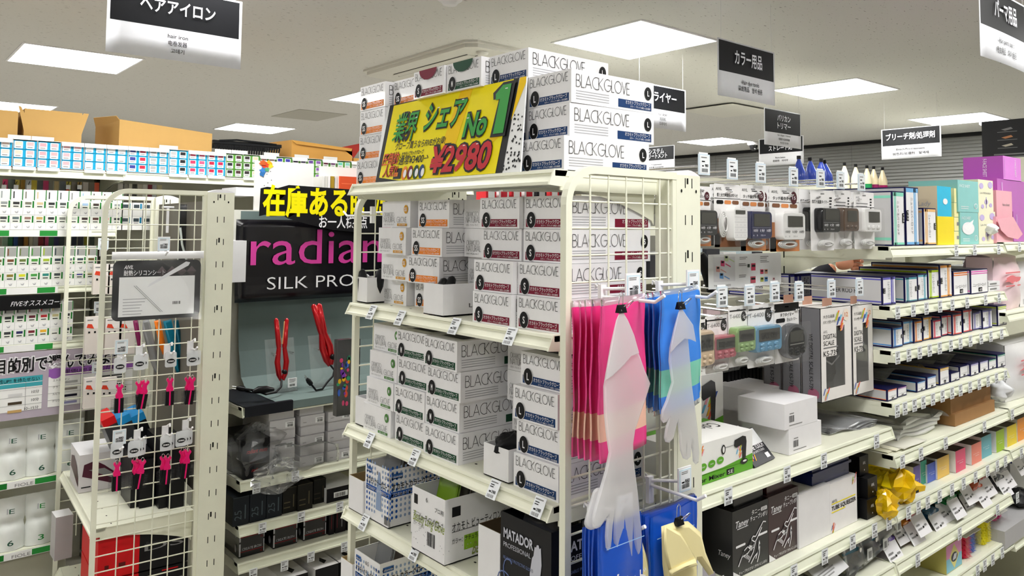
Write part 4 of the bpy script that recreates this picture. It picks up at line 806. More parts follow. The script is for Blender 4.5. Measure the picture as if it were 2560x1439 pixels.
# hair swatches hanging in clear sleeves
def swatch_row(z0,z1,px0,px1,n,cols,lab,seed):
    rr=random.Random(seed)
    for i in range(n):
        p=PY(px0+(px1-px0)*i/n,600,YD+.16); c=cols[i%len(cols)]; w_=.016+.008*rr.random(); b=MB(); b.box((p.x,YD+.158,z0),(p.x+w_,YD+.164,z1),K(c,.5)); b.box((p.x-.003,YD+.154,z0-.002),(p.x+w_+.003,YD+.157,z1),CLEAR)
        b.out('hair_swatch',f'hair swatch in clear sleeve, {nth(i)} of the {lab}','swatch','hair swatches of the '+lab)
swatch_row(TOPZ-.075,TOPZ-.006,0,245,17,['e3427a','6a756f','c9b24a','a8791a','c9c9d0','e8cf4a','6a6a70','d83a72','8a857a','cdb684','6a7078','c8bd52','8a8276','a07c36','c9bfb6','7c7060','d9502a'],'top swatch row',1)
swatch_row(TOPZ-.08,TOPZ-.006,290,400,9,['c9c4bc','9a948a','d9d2c2','3a3632','b8b0a0','d9d6d0','7a2438','c6c6cc','d9cfa8'],'top swatch row right of the bracket',2)
swatch_row(DZ[0]-.045,DZ[0]-.002,6,160,12,['9fc4b0','2f8a58','1f4f9a','2a2622','d0902a','efe6cf','d8d0d0','b0283c','f05a94','4f8068','4a4a80','58606c'],'second swatch row',3)
swatch_row(DZ[0]-.05,DZ[0]-.002,165,240,5,['3a386a','3a4660','55586a','b0a834','3a4a48'],'second swatch row behind the rack post',4)
for i,px in enumerate((12,42,74,172,200)):
    p=PY(px,472,YD+.14); b=MB(); b.tube([p+V((0,0,.03)),p+V((-.012,-.006,-.004))],.0012,INK,4); b.box(p+V((-.012,-.01,-.002)),p+V((.004,-.008,.016)),WHITE); crumple(b,p+V((-.004,0,-.03)),(.012,.006,.03),K(('e3427a','a8791a','d83a72','e84a1c','17181c')[i],.6),i,10,8); b.out('hair_tuft',('pink','mustard','rose','orange','black')[i]+' hair tuft with a white tag hanging in the top swatch row','tuft','tagged hair tufts')
b=MB(); b.box((-.05,YD-.008,DZ[1]-.058),(.64,YD-.004,DZ[1]-.004),K('101012',.4)); F=fy(YD-.008,-.05); b.text(F,'FIVEオススメコーム',.525,DZ[1]-.043,.018,WHITE,w=.18,k=2,shear=.25); b.out('comb_banner','black banner with white lettering under the second colour shelf','banner')
MB().box((-.05,YD+.02,DZ[1]-.075),(.75,YD+.3,DZ[1]-.068),CHROME).out('wire_shelf','thin metal shelf under the black banner of the colour gondola','shelf')
MB().box((.60,YD+.06,DZ[2]+.03),(.70,YD+.2,DZ[2]+.15),K('8a8a88',.35)).out('metal_bin','grey metal bin right of the third colour shelf','bin')
# guide board
p=PY(0,895,YD-.01); q_=PY(285,1020,YD-.01); z0=H-.735; z1=H-.488; xb=.28; xe=q_.x+.02; LAV=K('b9aebb',.5); TEA=K('45aab5',.5); PUR=K('9a62b4',.5)
t=thing('guide_board','lavender guide board with tables and large Japanese title on the colour gondola','board',loc=(.5,YD,z0)); MB().box((xb,YD-.010,z0),(xe,YD-.007,z1),LAV).out('board',parent=t)
b=MB(); F=fy(YD-.0101,xb); L=xe-xb; b.text(F,'目的別で選んでみよう',.15,z1-.068,.042,WHITE,w=.44,k=2,bold=.09); b.text(F,'目的別で選んでみよう',.155,z1-.068,.042,INK,w=.43,k=4,bold=.02)
xa=PY(0,900,YD).x-xb; b.rect(F,.05,z0+.03,.31-.05,.105,WB,2); b.rect(F,.05,z0+.135,.26,.022,TEA,2); b.rect(F,.05,z0+.118,.26,.015,TEA,3); b.text(F,'生産性UP!! を待たせない',.30,z0+.139,.012,INK,w=.16,al='r',k=4)
b.rect(F,.33,z0+.03,.30,.115,WB,2); b.rect(F,.33,z0+.145,.30,.03,PUR,2); b.disc(F,.352,z0+.157,.022,PUR,.02,3); b.text(F,'単価UP!! 違うこだわり',.385,z0+.153,.014,INK,w=.20,k=4)
for r in range(3): b.text(F,('10分','10分','10~15分')[r],.30,z0+.092-.030*r,.010,INK,al='r',k=4); b.rect(F,.2,z0+.086-.03*r,.045,.010,K(('d8d8d8','4a3f30','c9a468')[r],.5),4); b.rect(F,.05,z0+.112-.03*r,.26,.001,GREY,4)
for r in range(4): b.text(F,('エトルクオン','クラ','ルビオナ','グリエンス')[r],.345,z0+.127-.026*r,.007,INK,k=4); b.rect(F,.375,z0+.115-.026*r,.055,.009,K(('b8b8b8','9a948c','1b1b30','9a9ac4')[r],.5),4); b.lines(F,.45,z0+.112-.026*r,.16,.02,2,INK,.4,4,r); b.rect(F,.33,z0+.108-.026*r,.30,.001,GREY,4)
b.rect(F,.44,z0+.03,.001,.115,GREY,4); b.rect(F,.255,z0+.03,.001,.105,GREY,4); b.out('board_print',parent=t)
# white pouches
PCH=K('e9ece8',.32); DGR=K('2f5a48',.4)
def pouch(px,py,zb,lab,num,h=.19,w_=.105,col=DGR):
    p=PY(px,py,YD+.03); b=MB(); x=p.x
    def side(s):
        return lambda u,v:(x+(u-.5)*w_*(1-.14*math.exp(-((v-.5)/.10)**2)),YD+.045-s*(.032*math.sin(PI*u)**.6*(1-.55*math.exp(-((v-.52)/.07)**2))*(1-v)**.25+.003*math.sin(13*u+9*v)*math.sin(PI*u)),zb+v*h)
    b.grid(side(1),16,18,PCH); b.grid(side(-1),16,18,PCH); F=fy(YD+.004,x-w_/2); b.text(F,num,w_*.5,zb+.022,.02,col,w=.02,al='c',k=1,bold=.01); F=fy(YD+.012,x-w_/2); b.text(F,'E',w_*.52,zb+h*.72,.018,col,w=.018,al='c',k=1); b.rect(F,w_*.36,zb+h*.72,.004,.02,LG,1)
    b.out('refill_pouch',lab,'pouch','white refill pouches')
for i,(px,py,n,c) in enumerate(((28,1190,'6',DGR),(100,1190,'6',DGR),(170,1190,'6',DGR))): pouch(px,py,DZ[3]+.0265,f'white refill pouch on the upper pouch shelf, {nth(i)} from the left',n,col=c)
for i,(px,py,n,c) in enumerate(((22,1380,'6',DGR),(98,1370,'3',K('2f8a42',.4)))): pouch(px,py,DZ[4]+.0265,f'white refill pouch on the lower pouch shelf, '+('left','right')[i],n,col=c)
b=MB(); p=PY(103,1330,YD-.2); b.box((p.x+.03,3.2,H-1.19),(p.x+.085,3.28,H-1.04),K('b9b5b6',.4),{'t':WHITE}); b.out('white_carton','grey white narrow carton standing before the colour gondola','carton')
slab(MB(),lambda u,v:(p.x+.085+.05*u,3.22+.02*math.sin(6*v),H-1.19+.3*v+.01*math.sin(5*u)),6,8,CLEAR,.004).out('plastic_bag','clear plastic bag beside the narrow carton at the colour gondola','bag')
# cartons, basket and folders on top of the gondola
def flapbox(name,lab,x0,y0,x1,y1,z,h,flaps,m=KRAFT,rz=0):
    t=thing(name,lab,'carton',loc=((x0+x1)/2,(y0+y1)/2,z)); MB().box((x0,y0,z),(x1,y1,z+h),m).out('carton_body',parent=t)
    for f in flaps:
        MB().prism([V(q) for q in f],V((0,.003,0)),m).out('flap',parent=t)
yc=YD+.17
def bx2(px0,py0,px1,py1,y): a=PY(px0,py1,y); c=PY(px1,py0,y); return a.x,c.x,a.z,c.z
zt=TOPZ+.0345
x0,x1,_,z1=bx2(-60,278,46,345,yc); flapbox('cardboard_box','kraft cardboard box at the top left corner, cut by the picture edge',x0,yc,x1,yc+.2,zt,z1-zt,[])
x0,x1,_,z1=bx2(58,283,206,360,yc); flapbox('cardboard_box','open kraft cardboard box with raised side flap on the colour gondola',x0,yc,x1,yc+.22,zt,z1-zt,[[(x1,yc,z1-.09),(x1+.025,yc,z1+.0),(x1+.005,yc,z1-.0),(x1,yc,z1-.01)],[(x0,yc,z1-.09),(x0-.022,yc,z1+.008),(x0-.012,yc,z1+.006),(x0,yc,z1-.02)]])
x0,x1,_,z1=bx2(296,318,531,385,yc); xl=PY(254,330,yc+.2).x; t=thing('cardboard_box','long kraft cardboard box with one lifted end flap on the colour gondola','carton',loc=(x0,yc,zt)); b=MB(); b.prism([(x0,yc,zt),(x1,yc,zt),(x1,yc,z1-.03),(x0,yc,z1)],(-.05,.20,0),KRAFT); b.out('carton_body',parent=t)
MB().prism([(x0-.05,yc+.2,z1-.02),(x0,yc,z1-.005),(x0-.01,yc+.02,z1+.015),(x0-.06,yc+.2,z1+.02)],(.002,.002,.002),KRAFT).out('flap',parent=t); MB().box((x0+.05,yc+.05,z1-.012),(x0+.2,yc+.1,z1-.0095),WHITE).out('flap_tape',parent=t)
# shopping basket
x0,x1,_,z1=bx2(535,362,700,400,yc+.02); BSK=K('17181a',.35); t=thing('shopping_basket','black plastic shopping basket on top of the colour gondola','basket',loc=((x0+x1)/2,yc+.1,zt)); b=MB(); y0,y1=yc+.02,yc+.22
b.box((x0+.02,y0+.02,zt),(x1-.02,y1-.02,zt+.004),BSK)
for k in range(26):
    f=k/25; b.prism([(x0+.02+f*(x1-x0-.04),y0+.015,zt),(x0+.026+f*(x1-x0-.04),y0+.015,zt),(x0+.008+f*(x1-x0-.006),y0,z1-.02),(x0+f*(x1-x0-.006),y0,z1-.02)],(0,.002,0),BSK)
for zz,e in ((zt+.02,.012),(zt+.045,.008),(z1-.02,0)): b.box((x0+e,y0-.001,zz),(x1-e,y0+.003,zz+.006),BSK); b.box((x0+e,y1-.003,zz),(x1-e,y1,zz+.006),BSK); b.box((x0+e,y0,zz),(x0+e+.003,y1,zz+.006),BSK); b.box((x1-e-.003,y0,zz),(x1-e,y1,zz+.006),BSK)
b.out('basket_body',parent=t); b=MB(); b.box((x0-.006,y0-.006,z1-.016),(x1+.006,y0+.006,z1),BSK); b.box((x0-.006,y1-.006,z1-.016),(x1+.006,y1+.006,z1),BSK); b.box((x0-.006,y0,z1-.016),(x0+.006,y1,z1),BSK); b.box((x1-.006,y0,z1-.016),(x1+.006,y1,z1),BSK); b.out('rim',parent=t)
b=MB(); b.tube([(x0+.02,y0-.004,z1-.002),(x0+.1,y0-.012,z1+.006),(x1-.1,y0-.012,z1+.002),(x1-.02,y0-.004,z1-.002)],.005,BSK,6); b.out('handle',parent=t)
x0,x1,_,z1=bx2(728,362,881,410,yc+.02); t=thing('cardboard_box','orange kraft cardboard box right of the black basket','carton',loc=(x0,yc,zt)); b=MB(); KR2=K('cf9a4c',.65); b.prism([(x0,yc+.02,zt),(x1,yc+.02,zt),(x1,yc+.02,z1-.02),(x0,yc+.02,z1)],(-.03,.2,0),KR2); b.out('carton_body',parent=t); MB().prism([(x0,yc+.02,z1),(x1,yc+.02,z1-.02),(x1-.01,yc+.01,z1-.035),(x0+.02,yc+.01,z1-.02)],(0,.002,0),KR2).out('flap',parent=t)
x0,x1,_,z1=bx2(884,398,930,412,yc+.02); t=thing('cardboard_box','open cardboard box with red lined flap behind the glove boxes','carton',loc=(x0,yc,zt)); MB().box((x0,yc+.02,zt),(x1,yc+.2,z1-.0),KR2).out('carton_body',parent=t); f0=PY(852,368,yc+.02);f1=PY(912,356,yc+.02); MB().prism([(x0,yc+.02,z1),(x0-.01,yc+.02,z1+.01),(f0.x,yc+.02,f0.z),(f1.x,yc+.02,f1.z)],(0,.003,0),K('a02a20',.6)).out('flap',parent=t)
# ---------------------------------------------------------------- hair iron gondola between the racks
YR=2.76; XR=1.092; XR2=1.99; YRB=3.12
irg=thing('iron_gondola','cream steel gondola of hair irons under a black pink lettered poster','gondola',loc=(1.5,3,0))
RZ=[H-.683,H-.940,H-1.096,H-1.222]
for i,z in enumerate(RZ): flatshelf(irg,XR,XR2,YR,.35,z,.034,name='shelf' if i<3 else 'base_shelf')
MB().box((XR,YRB,0),(XR2,YRB+.03,H+.06),K('d4d3c8',.5)).out('back_panel',parent=irg)
for x in (XR-.03,XR2): MB().box((x,YRB-.02,0),(x+.03,YRB+.05,H+.07),SHEL).out('upright',parent=irg)
# cloth backdrop running down over the top shelf
CLO=K('6b7a78',.7,bump=.2); DKC=K('15171d',.55)
xl=PY(612,520,3.06).x; xr=XR2-.02; z0=RZ[0]+.036
prof=[(3.10,H+.055),(3.10,H-.2),(3.095,H-.40),(3.08,H-.50),(3.05,z0+.05),(3.0,z0+.012),(2.95,z0+.003),(YR+.02,z0+.003),(YR-.004,z0),(YR-.006,RZ[0]+.008)]
b=MB()
for (y0,a),(y1,c) in zip(prof,prof[1:]):
    L=xl if y0>2.9 else None
    b.quad([(xl-.0+.02*(y0<3),y0,a),(xr,y0,a),(xr,y1,c),(xl+.02*(y1<3),y1,c)],CLO)
b.out('backdrop_cloth','grey green cloth backdrop falling behind and under the red hair irons','cloth')
b=MB(); b.box((XR+.004,YR+.005,z0-.0005),(xl+.03,YR+.33,z0+.0015),DKC); b.prism([(XR+.006,YR-.004,z0+.001),(XR+.006,YR-.006,RZ[0]+.002),(XR+.006,YR-.009,RZ[0]+.002),(XR+.006,YR-.008,z0+.003),(XR+.006,YR+.006,z0+.004)],(xl+.075-XR,0,0),DKC); b.out('shelf_cloth','black cloth laid over the left end of the hair iron shelf','cloth')
# poster
yp=3.045; p=PY(591,548,yp); q=PY(580,757,yp); xe=XR2-.05; z1,zb=p.z,q.z; PMG=mat('magenta_fade',srgb('d8409f'),.35); PBK=K('0e0c12',.25,coat=.3)
t=thing('poster','black glossy poster with large pink and white lettering behind the hair irons','poster',loc=((p.x+xe)/2,yp,zb))
slab(MB(),lambda u,v:(p.x+(xe-p.x)*u,yp+.004*math.sin(9*u+2*v)*(1-v)-.02*max(0,.25-v),zb+(z1-zb)*v),16,10,PBK,.0012).out('poster_sheet',parent=t)
b=MB(); F=fy(yp-.007,p.x); ppm=(PY(940,650,yp).x-PY(620,650,yp).x)/320
b.text(F,'radiant',(623-591)*ppm,zb+(z1-zb)*.445,.150,PMG,w=(1008-623)*ppm,k=2,bold=-.0); b.text(F,'SILK PROIRON',(662-591)*ppm,zb+(z1-zb)*.14,.052,WHITE,w=(1010-662)*ppm,k=2,bold=-.008)
b.out('poster_lettering',parent=t)
# stock banner in front of the poster top
yb=3.0; FB=FR((PY(648,540,yb).x,yb,PY(648,540,yb).z),(1,0,0),(0,0,1)); s_=(PY(900,520,yb).x-PY(650,520,yb).x)/250
t=thing('stock_banner','jagged black banner with yellow Japanese lettering above the poster','banner',loc=FB[0]); b=MB()
def bp(px,py): return FB[0]+FB[1]*((px-648)*s_)+FB[2]*((540-py)*s_)
b.prism([bp(*q) for q in ((648,540),(650,478),(665,474),(690,476),(716,468),(860,472),(1020,476),(1020,570),(905,576),(830,570),(760,556),(715,544),(700,536),(660,537))],(0,.003,0),K('121214',.4)); b.out('banner_board',parent=t)
b=MB(); b.text(FB,'在庫ある時',(655-648)*s_,(540-532)*s_,52*s_,K('f6e800',.4),w=(925-655)*s_,k=2,bold=.035); b.text(FB,'だけ',(940-648)*s_,(540-528)*s_,46*s_,K('f6e800',.4),w=66*s_,k=2,bold=.03); b.text(FB,'お一人様2点',(792-648)*s_,(540-563)*s_,23*s_,WHITE,w=128*s_,k=2,bold=.015); b.out('banner_lettering',parent=t)
# things on the back top edge
p=PY(636,500,3.13); q=PY(785,410,3.13); t=thing('splash_board','white board with a bright paint splash corner above the stock banner','board',loc=((p.x+q.x)/2,3.135,p.z-.06)); MB().box((p.x,3.13,p.z-.06),(q.x,3.14,q.z),K('eceae6',.5)).out('board',parent=t)
b=MB(); F=fy(3.13,p.x); hz=q.z; W=q.x-p.x
for i,(c,x,z,r) in enumerate((('f0a020',.055,-.012,.018),('d9442a',.04,-.016,.016),('f2c830',.065,-.02,.01),('3a7ac0',.035,-.04,.016),('2f6aa8',.03,-.055,.012),('5aa06a',.05,-.035,.01),('c05a2a',.03,-.008,.014))): b.fl(F,[(x+r*(1+.35*math.sin(3*k+i))*math.cos(k*.5),hz+z+r*(1+.3*math.cos(4*k+i))*math.sin(k*.5)*.8) for k in range(12)],K(c,.5),2+i)
for i in range(9): b.disc(F,.03+.05*((i*37)%10)/10,hz-.03-.012*i,.0022,K('555a60',.5),n=8)
b.out('paint_splash',parent=t)
for i,(a,c,m) in enumerate(((806,812,'e9e7e2'),(813,819,'d9d6d0'),(820,826,'f0eeea'),(828,836,'b0902f'),(838,844,'e2ded8'),(845,850,'f2f0ec'))):
    x0,x1=PY(a,440,3.16).x,PY(c,440,3.16).x; zz=PY(a,440,3.16).z; MB().box((x0,3.16,zz-.09),(x1,3.34,zz),K(m,.5)).out('catalogue',f'{"gold" if i==3 else "pale"} catalogue spine standing by the orange folder, {nth(i)} from the left','book','catalogues by the orange folder')
p=PY(850,440,3.15);q=PY(908,440,3.15); b=MB(); b.box((p.x,3.15,p.z-.11),(q.x+.06,3.19,p.z),K('d9522a',.45)); F=fy(3.15,p.x); b.rect(F,.008,p.z-.034,.1,.003,K('ef7a50',.45)); b.out('folder','orange red folder box behind the stock banner','folder')
b=MB(); p=PY(800,415,3.2); b.box((p.x,3.2,p.z-.2),(p.x+.19,3.21,p.z),K('e6e5e2',.5)); b.out('backing_sheet','white panel standing behind the catalogues','panel')
SHD=K('cfcdd0',.5)
# hair irons on clear stands
RM2=mat('red_metal',srgb('c4101c'),.22,.55,coat=.6); ACR=film('acrylic',(.93,.96,.97),.06,.06,.8); CBL=K('0c0c0e',.4)
def stand(lab,x,y,w_,h):
    t=thing('iron_stand',lab,'stand','clear iron stands',(x,y,z0+.003)); zb=z0+.0035
    MB().prism([(x,y,zb),(x,y+.003,zb),(x,y+.05,zb+h),(x,y+.047,zb+h)],(w_,0,0),ACR).out('stand_back',parent=t)
    b=MB(); b.box((x,y,zb),(x+w_,y+.09,zb+.003),ACR); b.out('stand_foot',parent=t)
    for xx in (x+.02,x+w_-.026):
        MB().prism([(xx,y+.035,zb+h*.72),(xx,y+.0,zb+h*.70),(xx,y-.004,zb+h*.74),(xx,y,zb+h*.75),(xx,y+.036,zb+h*.755)],(.006,0,0),ACR).out('stand_prong',parent=t)
def iron(lab,tip1,tip2,foot,y,wd,plates):
    a,c,f=PY(*tip1,y),PY(*tip2,y),PY(*foot,y-.02); t=thing('hair_iron',lab,'hair iron','red hair irons',f); 
    for s,p in ((-1,a),(1,c)):
        d=(p-f); m=f+d*.52; n_=V((d.z,0,-d.x)).normalized(); b=MB()
        b.tube([f+n_*s*.004,f+d*.1+n_*s*.010,f+d*.30+n_*s*.012,m],[wd*.35,wd*.62,wd*.66,wd*.5],RM2,10); b.tube([m,m+d*.06,f+d*.97,p],[wd*.52,wd*.6,wd*.52,wd*.2],RM2,10); b.out('iron_arm',parent=t)
        b=MB(); q1=f+d*.58-n_*s*wd*.5; q2=f+d*.95-n_*s*wd*.42; b.tube([q1,q2],wd*.22,plates,6); b.out('heat_plate',parent=t)
    b=MB(); b.lathe(f+V((0,-.012,.035)),[(.0,0),(wd*.5,.001),(wd*.5,.016),(.0,.017)],BLACK,12,(V((1,0,0)),V((0,0,1)),V((0,-1,0)))); b.out('hinge',parent=t); return f
p=PY(666,975,2.92); stand('clear stand under the open red hair iron','' and 0 or p.x,2.90,.118,.19) if False else stand('clear stand under the left, open red hair iron',p.x,2.90,.118,.20)
f1=iron('open red hair iron standing on the left clear stand',(690,795),(717,795),(705,950),2.915,.017,K('caa070',.3))
p=PY(775,960,2.92); stand('clear stand under the right, clamped red hair iron',p.x,2.90,.10,.20)
f2=iron('closed red hair iron with gold plates leaning right',(783,760),(797,758),(826,912),2.915,.022,K('e0b890',.3))
def cable(lab,pts,y):
    P=[PY(px,py,y+dy) for px,py,dy in pts]; t=thing('power_cable',lab,'cable','power cables',P[-1]); MB().tube(P,.0042,CBL,7).out('cord',parent=t); e=P[-1]; d=(P[-1]-P[-2]).normalized(); MB().tube([e,e+d*.018,e+d*.03],[.009,.010,.006],CBL,8).out('plug',parent=t)
    for dz in (-.004,.004): MB().tube([e+d*.03+V((0,0,dz)),e+d*.045+V((0,0,dz))],.0016,CHROME,5).out('prong',parent=t)
cable('black cable and plug of the left hair iron',[(704,948,0),(703,966,-.02),(690,980,-.04),(665,985,-.06),(645,978,-.06),(628,974,-.06),(612,972,-.05)],2.88)
crb=MB(); c=PY(645,977,2.80); crb.tube([c+V((-.02,0,.0)),c+V((.0,0,.004)),c+V((.03,0,.002)),c+V((.06,0,-.002))],[.006,.013,.013,.006],CBL,8); crb.out('cable_adapter','black adapter lying beside the left hair iron','adapter')
cable('black coiled cable of the right hair iron',[(826,912,0),(836,925,-.01),(832,940,-.02),(818,955,-.03),(806,972,-.04),(790,975,-.04),(778,960,-.04)],2.88)
b=MB(); p=PY(719,948,2.86); b.box((p.x,2.855,p.z-.03),(p.x+.036,2.858,p.z+.004),PAPER); F=fy(2.855,p.x); b.lines(F,.004,p.z-.012,.028,.014,3,GREY); b.bars(F,.006,p.z-.026,.022,.008,INK,12); b.out('price_card','white price card at the foot of the left hair iron','price tag')
# white slim boxes under the iron shelf, partly in plastic
zz=RZ[1]+.0345
for c,(px,n,dx) in enumerate(((672,6,0),(749,6,.0),(818,5,0))):
    x=PY(px,1160,YR+.03).x
    for r in range(n):
        b=MB(); w_=.098; X_=x+(.006 if r in (1,3) else 0); h=.0365; z=zz+r*.0375; b.box((X_,YR+.03+.01*(r%2),z),(X_+w_,YR+.30,z+h),SHD); F=fy(YR+.03+.01*(r%2),X_)
        if r%2==0: b.rect(F,.06,z+.006,.034,.02,PAPER,1); b.bars(F,.068,z+.008,.022,.010,INK,14); b.rect(F,.066,z+.020,.024,.003,GREY,2); b.rect(F,.01,z+.012,.014,.002,GREY,2)
        b.out('iron_carton',f'slim grey white carton under the iron shelf, {("left","middle","right")[c]} stack, {nth(r)} from the bottom','box','slim cartons under the iron shelf')
b=MB(); a=PY(590,1165,YR+.03); c_=PY(674,1130,YR+.03); z=zz; b.box((c_.x-.105,YR+.02,z+.05),(c_.x-.004,YR+.25,z+.135),DK); F=fy(YR+.02,c_.x-.105); b.text(F,'radiant mute',.015,z+.088,.016,K('c01a22',.4),w=.075,k=3,shear=.25); b.out('iron_box','black box with red script wrapped in plastic under the iron shelf','box')
b=MB(); b.box((c_.x-.10,YR+.02,z),(c_.x-.004,YR+.25,z+.048),DK); F=fy(YR+.02,c_.x-.10); b.text(F,'radiant',.03,z+.022,.012,K('c01a22',.4),w=.04,k=3,shear=.25); b.out('iron_box','black box in plastic, under the black box with red script','box')
BAGM=film('crinkled',(.9,.92,.95),.07,.14,.9)
def bagsheet(lab,c,r,seed,name='plastic_bag',m=None):
    b=MB(); crumple(b,c,r,m or BAGM,seed,22,14,.34); b.sm=set(); o=b.out(name,lab,'bag'); return o
bagsheet('crinkled clear plastic bag around the black boxes',V((c_.x-.04,YR+.06,z+.08)),(.10,.075,.09),5); bagsheet('loose crinkled plastic hanging over the shelf lip below the iron boxes',V((c_.x+.02,YR-.012,z+.0)),(.075,.03,.055),8)
b=MB(); slab(b,lambda u,v:(c_.x+.01+.26*u,YR+.012+.008*math.sin(9*u+4*v),zz+.0+.105*v*(1-.3*u)+.008*math.sin(11*u)),14,6,BAGM,.002); b.out('plastic_bag','clear plastic sheet over the slim grey white cartons','bag')
# dark cartons on the shelf below
zz=RZ[2]+.0345
def dark(px0,px1,h,txt,lab,col='1b2026',tc='4b565c',y=YR+.02,grp='dark numbered cartons'):
    x0,x1=PY(px0,1300,y).x,PY(px1,1300,y).x; b=MB(); b.box((x0,y,zz),(x1,y+.2,zz+h),K(col,.4)); b.box((x0-.0005,y-.0004,zz+h-.0012),(x1+.0005,y,zz+h),K(tc,.4))
    F=FR((x0,y,zz),(0,0,1),(-1,0,0)); 
    for i,ch in enumerate([txt]): b.text(FR((x0,y-.0004,zz),(0,0,1),(-1,0,0)),txt,h*.2,-(x1-x0)*.52,.026,K(tc,.4),k=2)
    b.rect(fy(y,x0),(x1-x0)*.72,zz+h*.2,.004,h*.5,K(tc,.4),2); b.out('iron_carton',lab,'box',grp)
dark(582,622,.098,'25','dark carton numbered 25 at the left of the dark shelf'); dark(624,664,.098,'25','dark carton numbered 25, second on the dark shelf'); dark(666,704,.098,'25','dark carton numbered 25, third on the dark shelf')
dark(706,741,.09,'11','olive dark carton numbered 11, fourth on the dark shelf','1c1a15','57503c',YR+.03); dark(743,780,.095,'11','olive dark carton numbered 11, frontmost, fifth on the dark shelf','1c1a15','57503c',YR+.02); dark(783,813,.09,'11','olive dark carton numbered 11, sixth on the dark shelf','14130f','3a3528',YR+.05)
b=MB(); a=PY(816,1260,YR+.03); b.box((a.x,YR+.03,zz),(a.x+.14,YR+.2,zz+.052),WHITE,{'f':DK}); F=fy(YR+.03,a.x); b.rect(F,.03,zz+.014,.06,.02,PAPER,2); b.bars(F,.036,zz+.016,.045,.014,INK,16,3); b.out('iron_carton','white carton with black end and barcode right of the dark cartons','box')
zz=RZ[3]+.0345
for c,px in enumerate((597,682,757)):
    for r in range(2):
        y=YR+.03+(.01 if r else .02); x=PY(px,1380,y).x; w_=.094; h=.052; z=zz+r*.0545; b=MB(); b.box((x,y,z),(x+w_,y+.22,z+h),K('121113',.25,coat=.3)); F=fy(y,x); b.text(F,'CREATE IRON',.012,z+h*.45,.009,LG,w=.07,k=2); b.rect(F,.004,z+h*.34,w_-.008,.0022,K('8a1a20',.4),2); b.text(F,'32',.078,z+h*.12,.007,K('8a1a20',.4),w=.009,k=2); b.rect(F,.0,z+.004,.006,h-.008,LG,2); b.rect(F,w_-.004,z+.004,.003,h-.008,LG,2); F2=fx(x,y+.22); b.disc(F2,.19,z+h*.5,.010,LG,.014,2)
        b.out('iron_carton',f'black carton with a red stripe near the floor, {("left","middle","right")[c]} pair, {("lower","upper")[r]}','box','black red striped cartons')
for i,(px,w_) in enumerate(((822,.022),(838,.014),(846,.03),(866,.012))):
    x=PY(px,1350,YR+.04).x; b=MB(); b.box((x,YR+.04,zz),(x+w_,YR+.24,zz+.115),K('171214',.35)); F=fy(YR+.04,x); b.rect(F,w_*.4,zz+.02,.002,.08,K('7a1a22',.4) if i!=2 else LG,2); b.out('iron_carton',f'thin black carton standing on end near the floor, {nth(i)} from the left','box','thin black cartons near the floor')
for i,px in enumerate((700,782,840)):
    x=PY(px,1439,YR+.0).x; b=MB(); b.box((x,YR-.02,.10),(x+.10,YR+.2,.175),K('d8d6d6',.4),{'f':DK}); b.fl(FR((x,YR-.02,.1751),(1,0,0),(0,1,0)),[(.05,.03),(.07,.05),(.06,.09),(.045,.06)],INK,1); b.out('dryer_box',f'white topped black box at the bottom below the iron cartons, {nth(i)} from the left','box','white topped boxes at the bottom')
for i,(px,py) in enumerate(((737,1190),(640,1220))): p=PY(px,py,YR); inst(TG['980'],'price_tag',(p.x,YR-.004,p.z-.016),f'white price tag on the second rail of the iron gondola, {("right","left")[i]}','price tag','price tags of the iron gondola',rot=(0,0,PI/2))
for i,(px,py) in enumerate(((655,1318),(752,1290),(848,1265))): p=PY(px,py,YR); inst(TG['980'],'price_tag',(p.x,YR-.004,p.z-.018),f'white price tag on the third rail of the iron gondola, {nth(i)}','price tag','price tags of the iron gondola',rot=(0,0,PI/2))
for i,(px,py) in enumerate(((632,1432),(710,1412),(776,1390),(860,1365))): p=PY(px,py,YR); inst(TG['980'],'price_tag',(p.x,YR-.004,p.z-.018),f'white price tag on the lowest rail of the iron gondola, {nth(i)}','price tag','price tags of the iron gondola',rot=(0,0,PI/2))
# clear accessory packs hanging on the far panel of the middle rack
for i,(px,py) in enumerate(((918,520),(958,512))):
    p=PY(px,py,1.84); t=thing('peg_hook','white peg hook on the far wire panel of the middle rack, '+('left','right')[i],'hook',None,(p.x,1.81,p.z)); b=MB(); b.box((p.x-.006,1.806,p.z-.04),(p.x+.006,1.815,p.z+.004),PLW); b.tube([(p.x,1.81,p.z-.02),(p.x,1.95,p.z-.02),(p.x,1.97,p.z-.008)],.003,PLW,7); b.out('hook_arm',parent=t)
for i,c in enumerate(('e23a7a','3a6ad0')):
    p=PY(845+22*i,850,1.90+.03*i); b=MB(); y=1.90+.03*i; h=.20; b.box((p.x,y,p.z-.20),(p.x+.042,y+.02,p.z),K('17171d',.25,coat=.4)); F=fy(y,p.x); rr=random.Random(i)
    for k in range(26): x_,z_=rr.uniform(.003,.036),rr.uniform(.02,.15); b.fl(F,arc(x_,p.z-.2+z_,rr.uniform(.002,.006),rr.uniform(.003,.010),0,320,8),K(('e23a7a','3a6ad0','f0c020','e0482a','35a070','7a3ab0')[k%6],.4),2+k%3)
    b.box((p.x-.002,y-.0015,p.z-.205),(p.x+.044,y-.001,p.z+.01),CLEAR); b.out('accessory_pack','dark pack with bright splashes hanging left of the middle rack, '+('front','rear')[i],'pack')
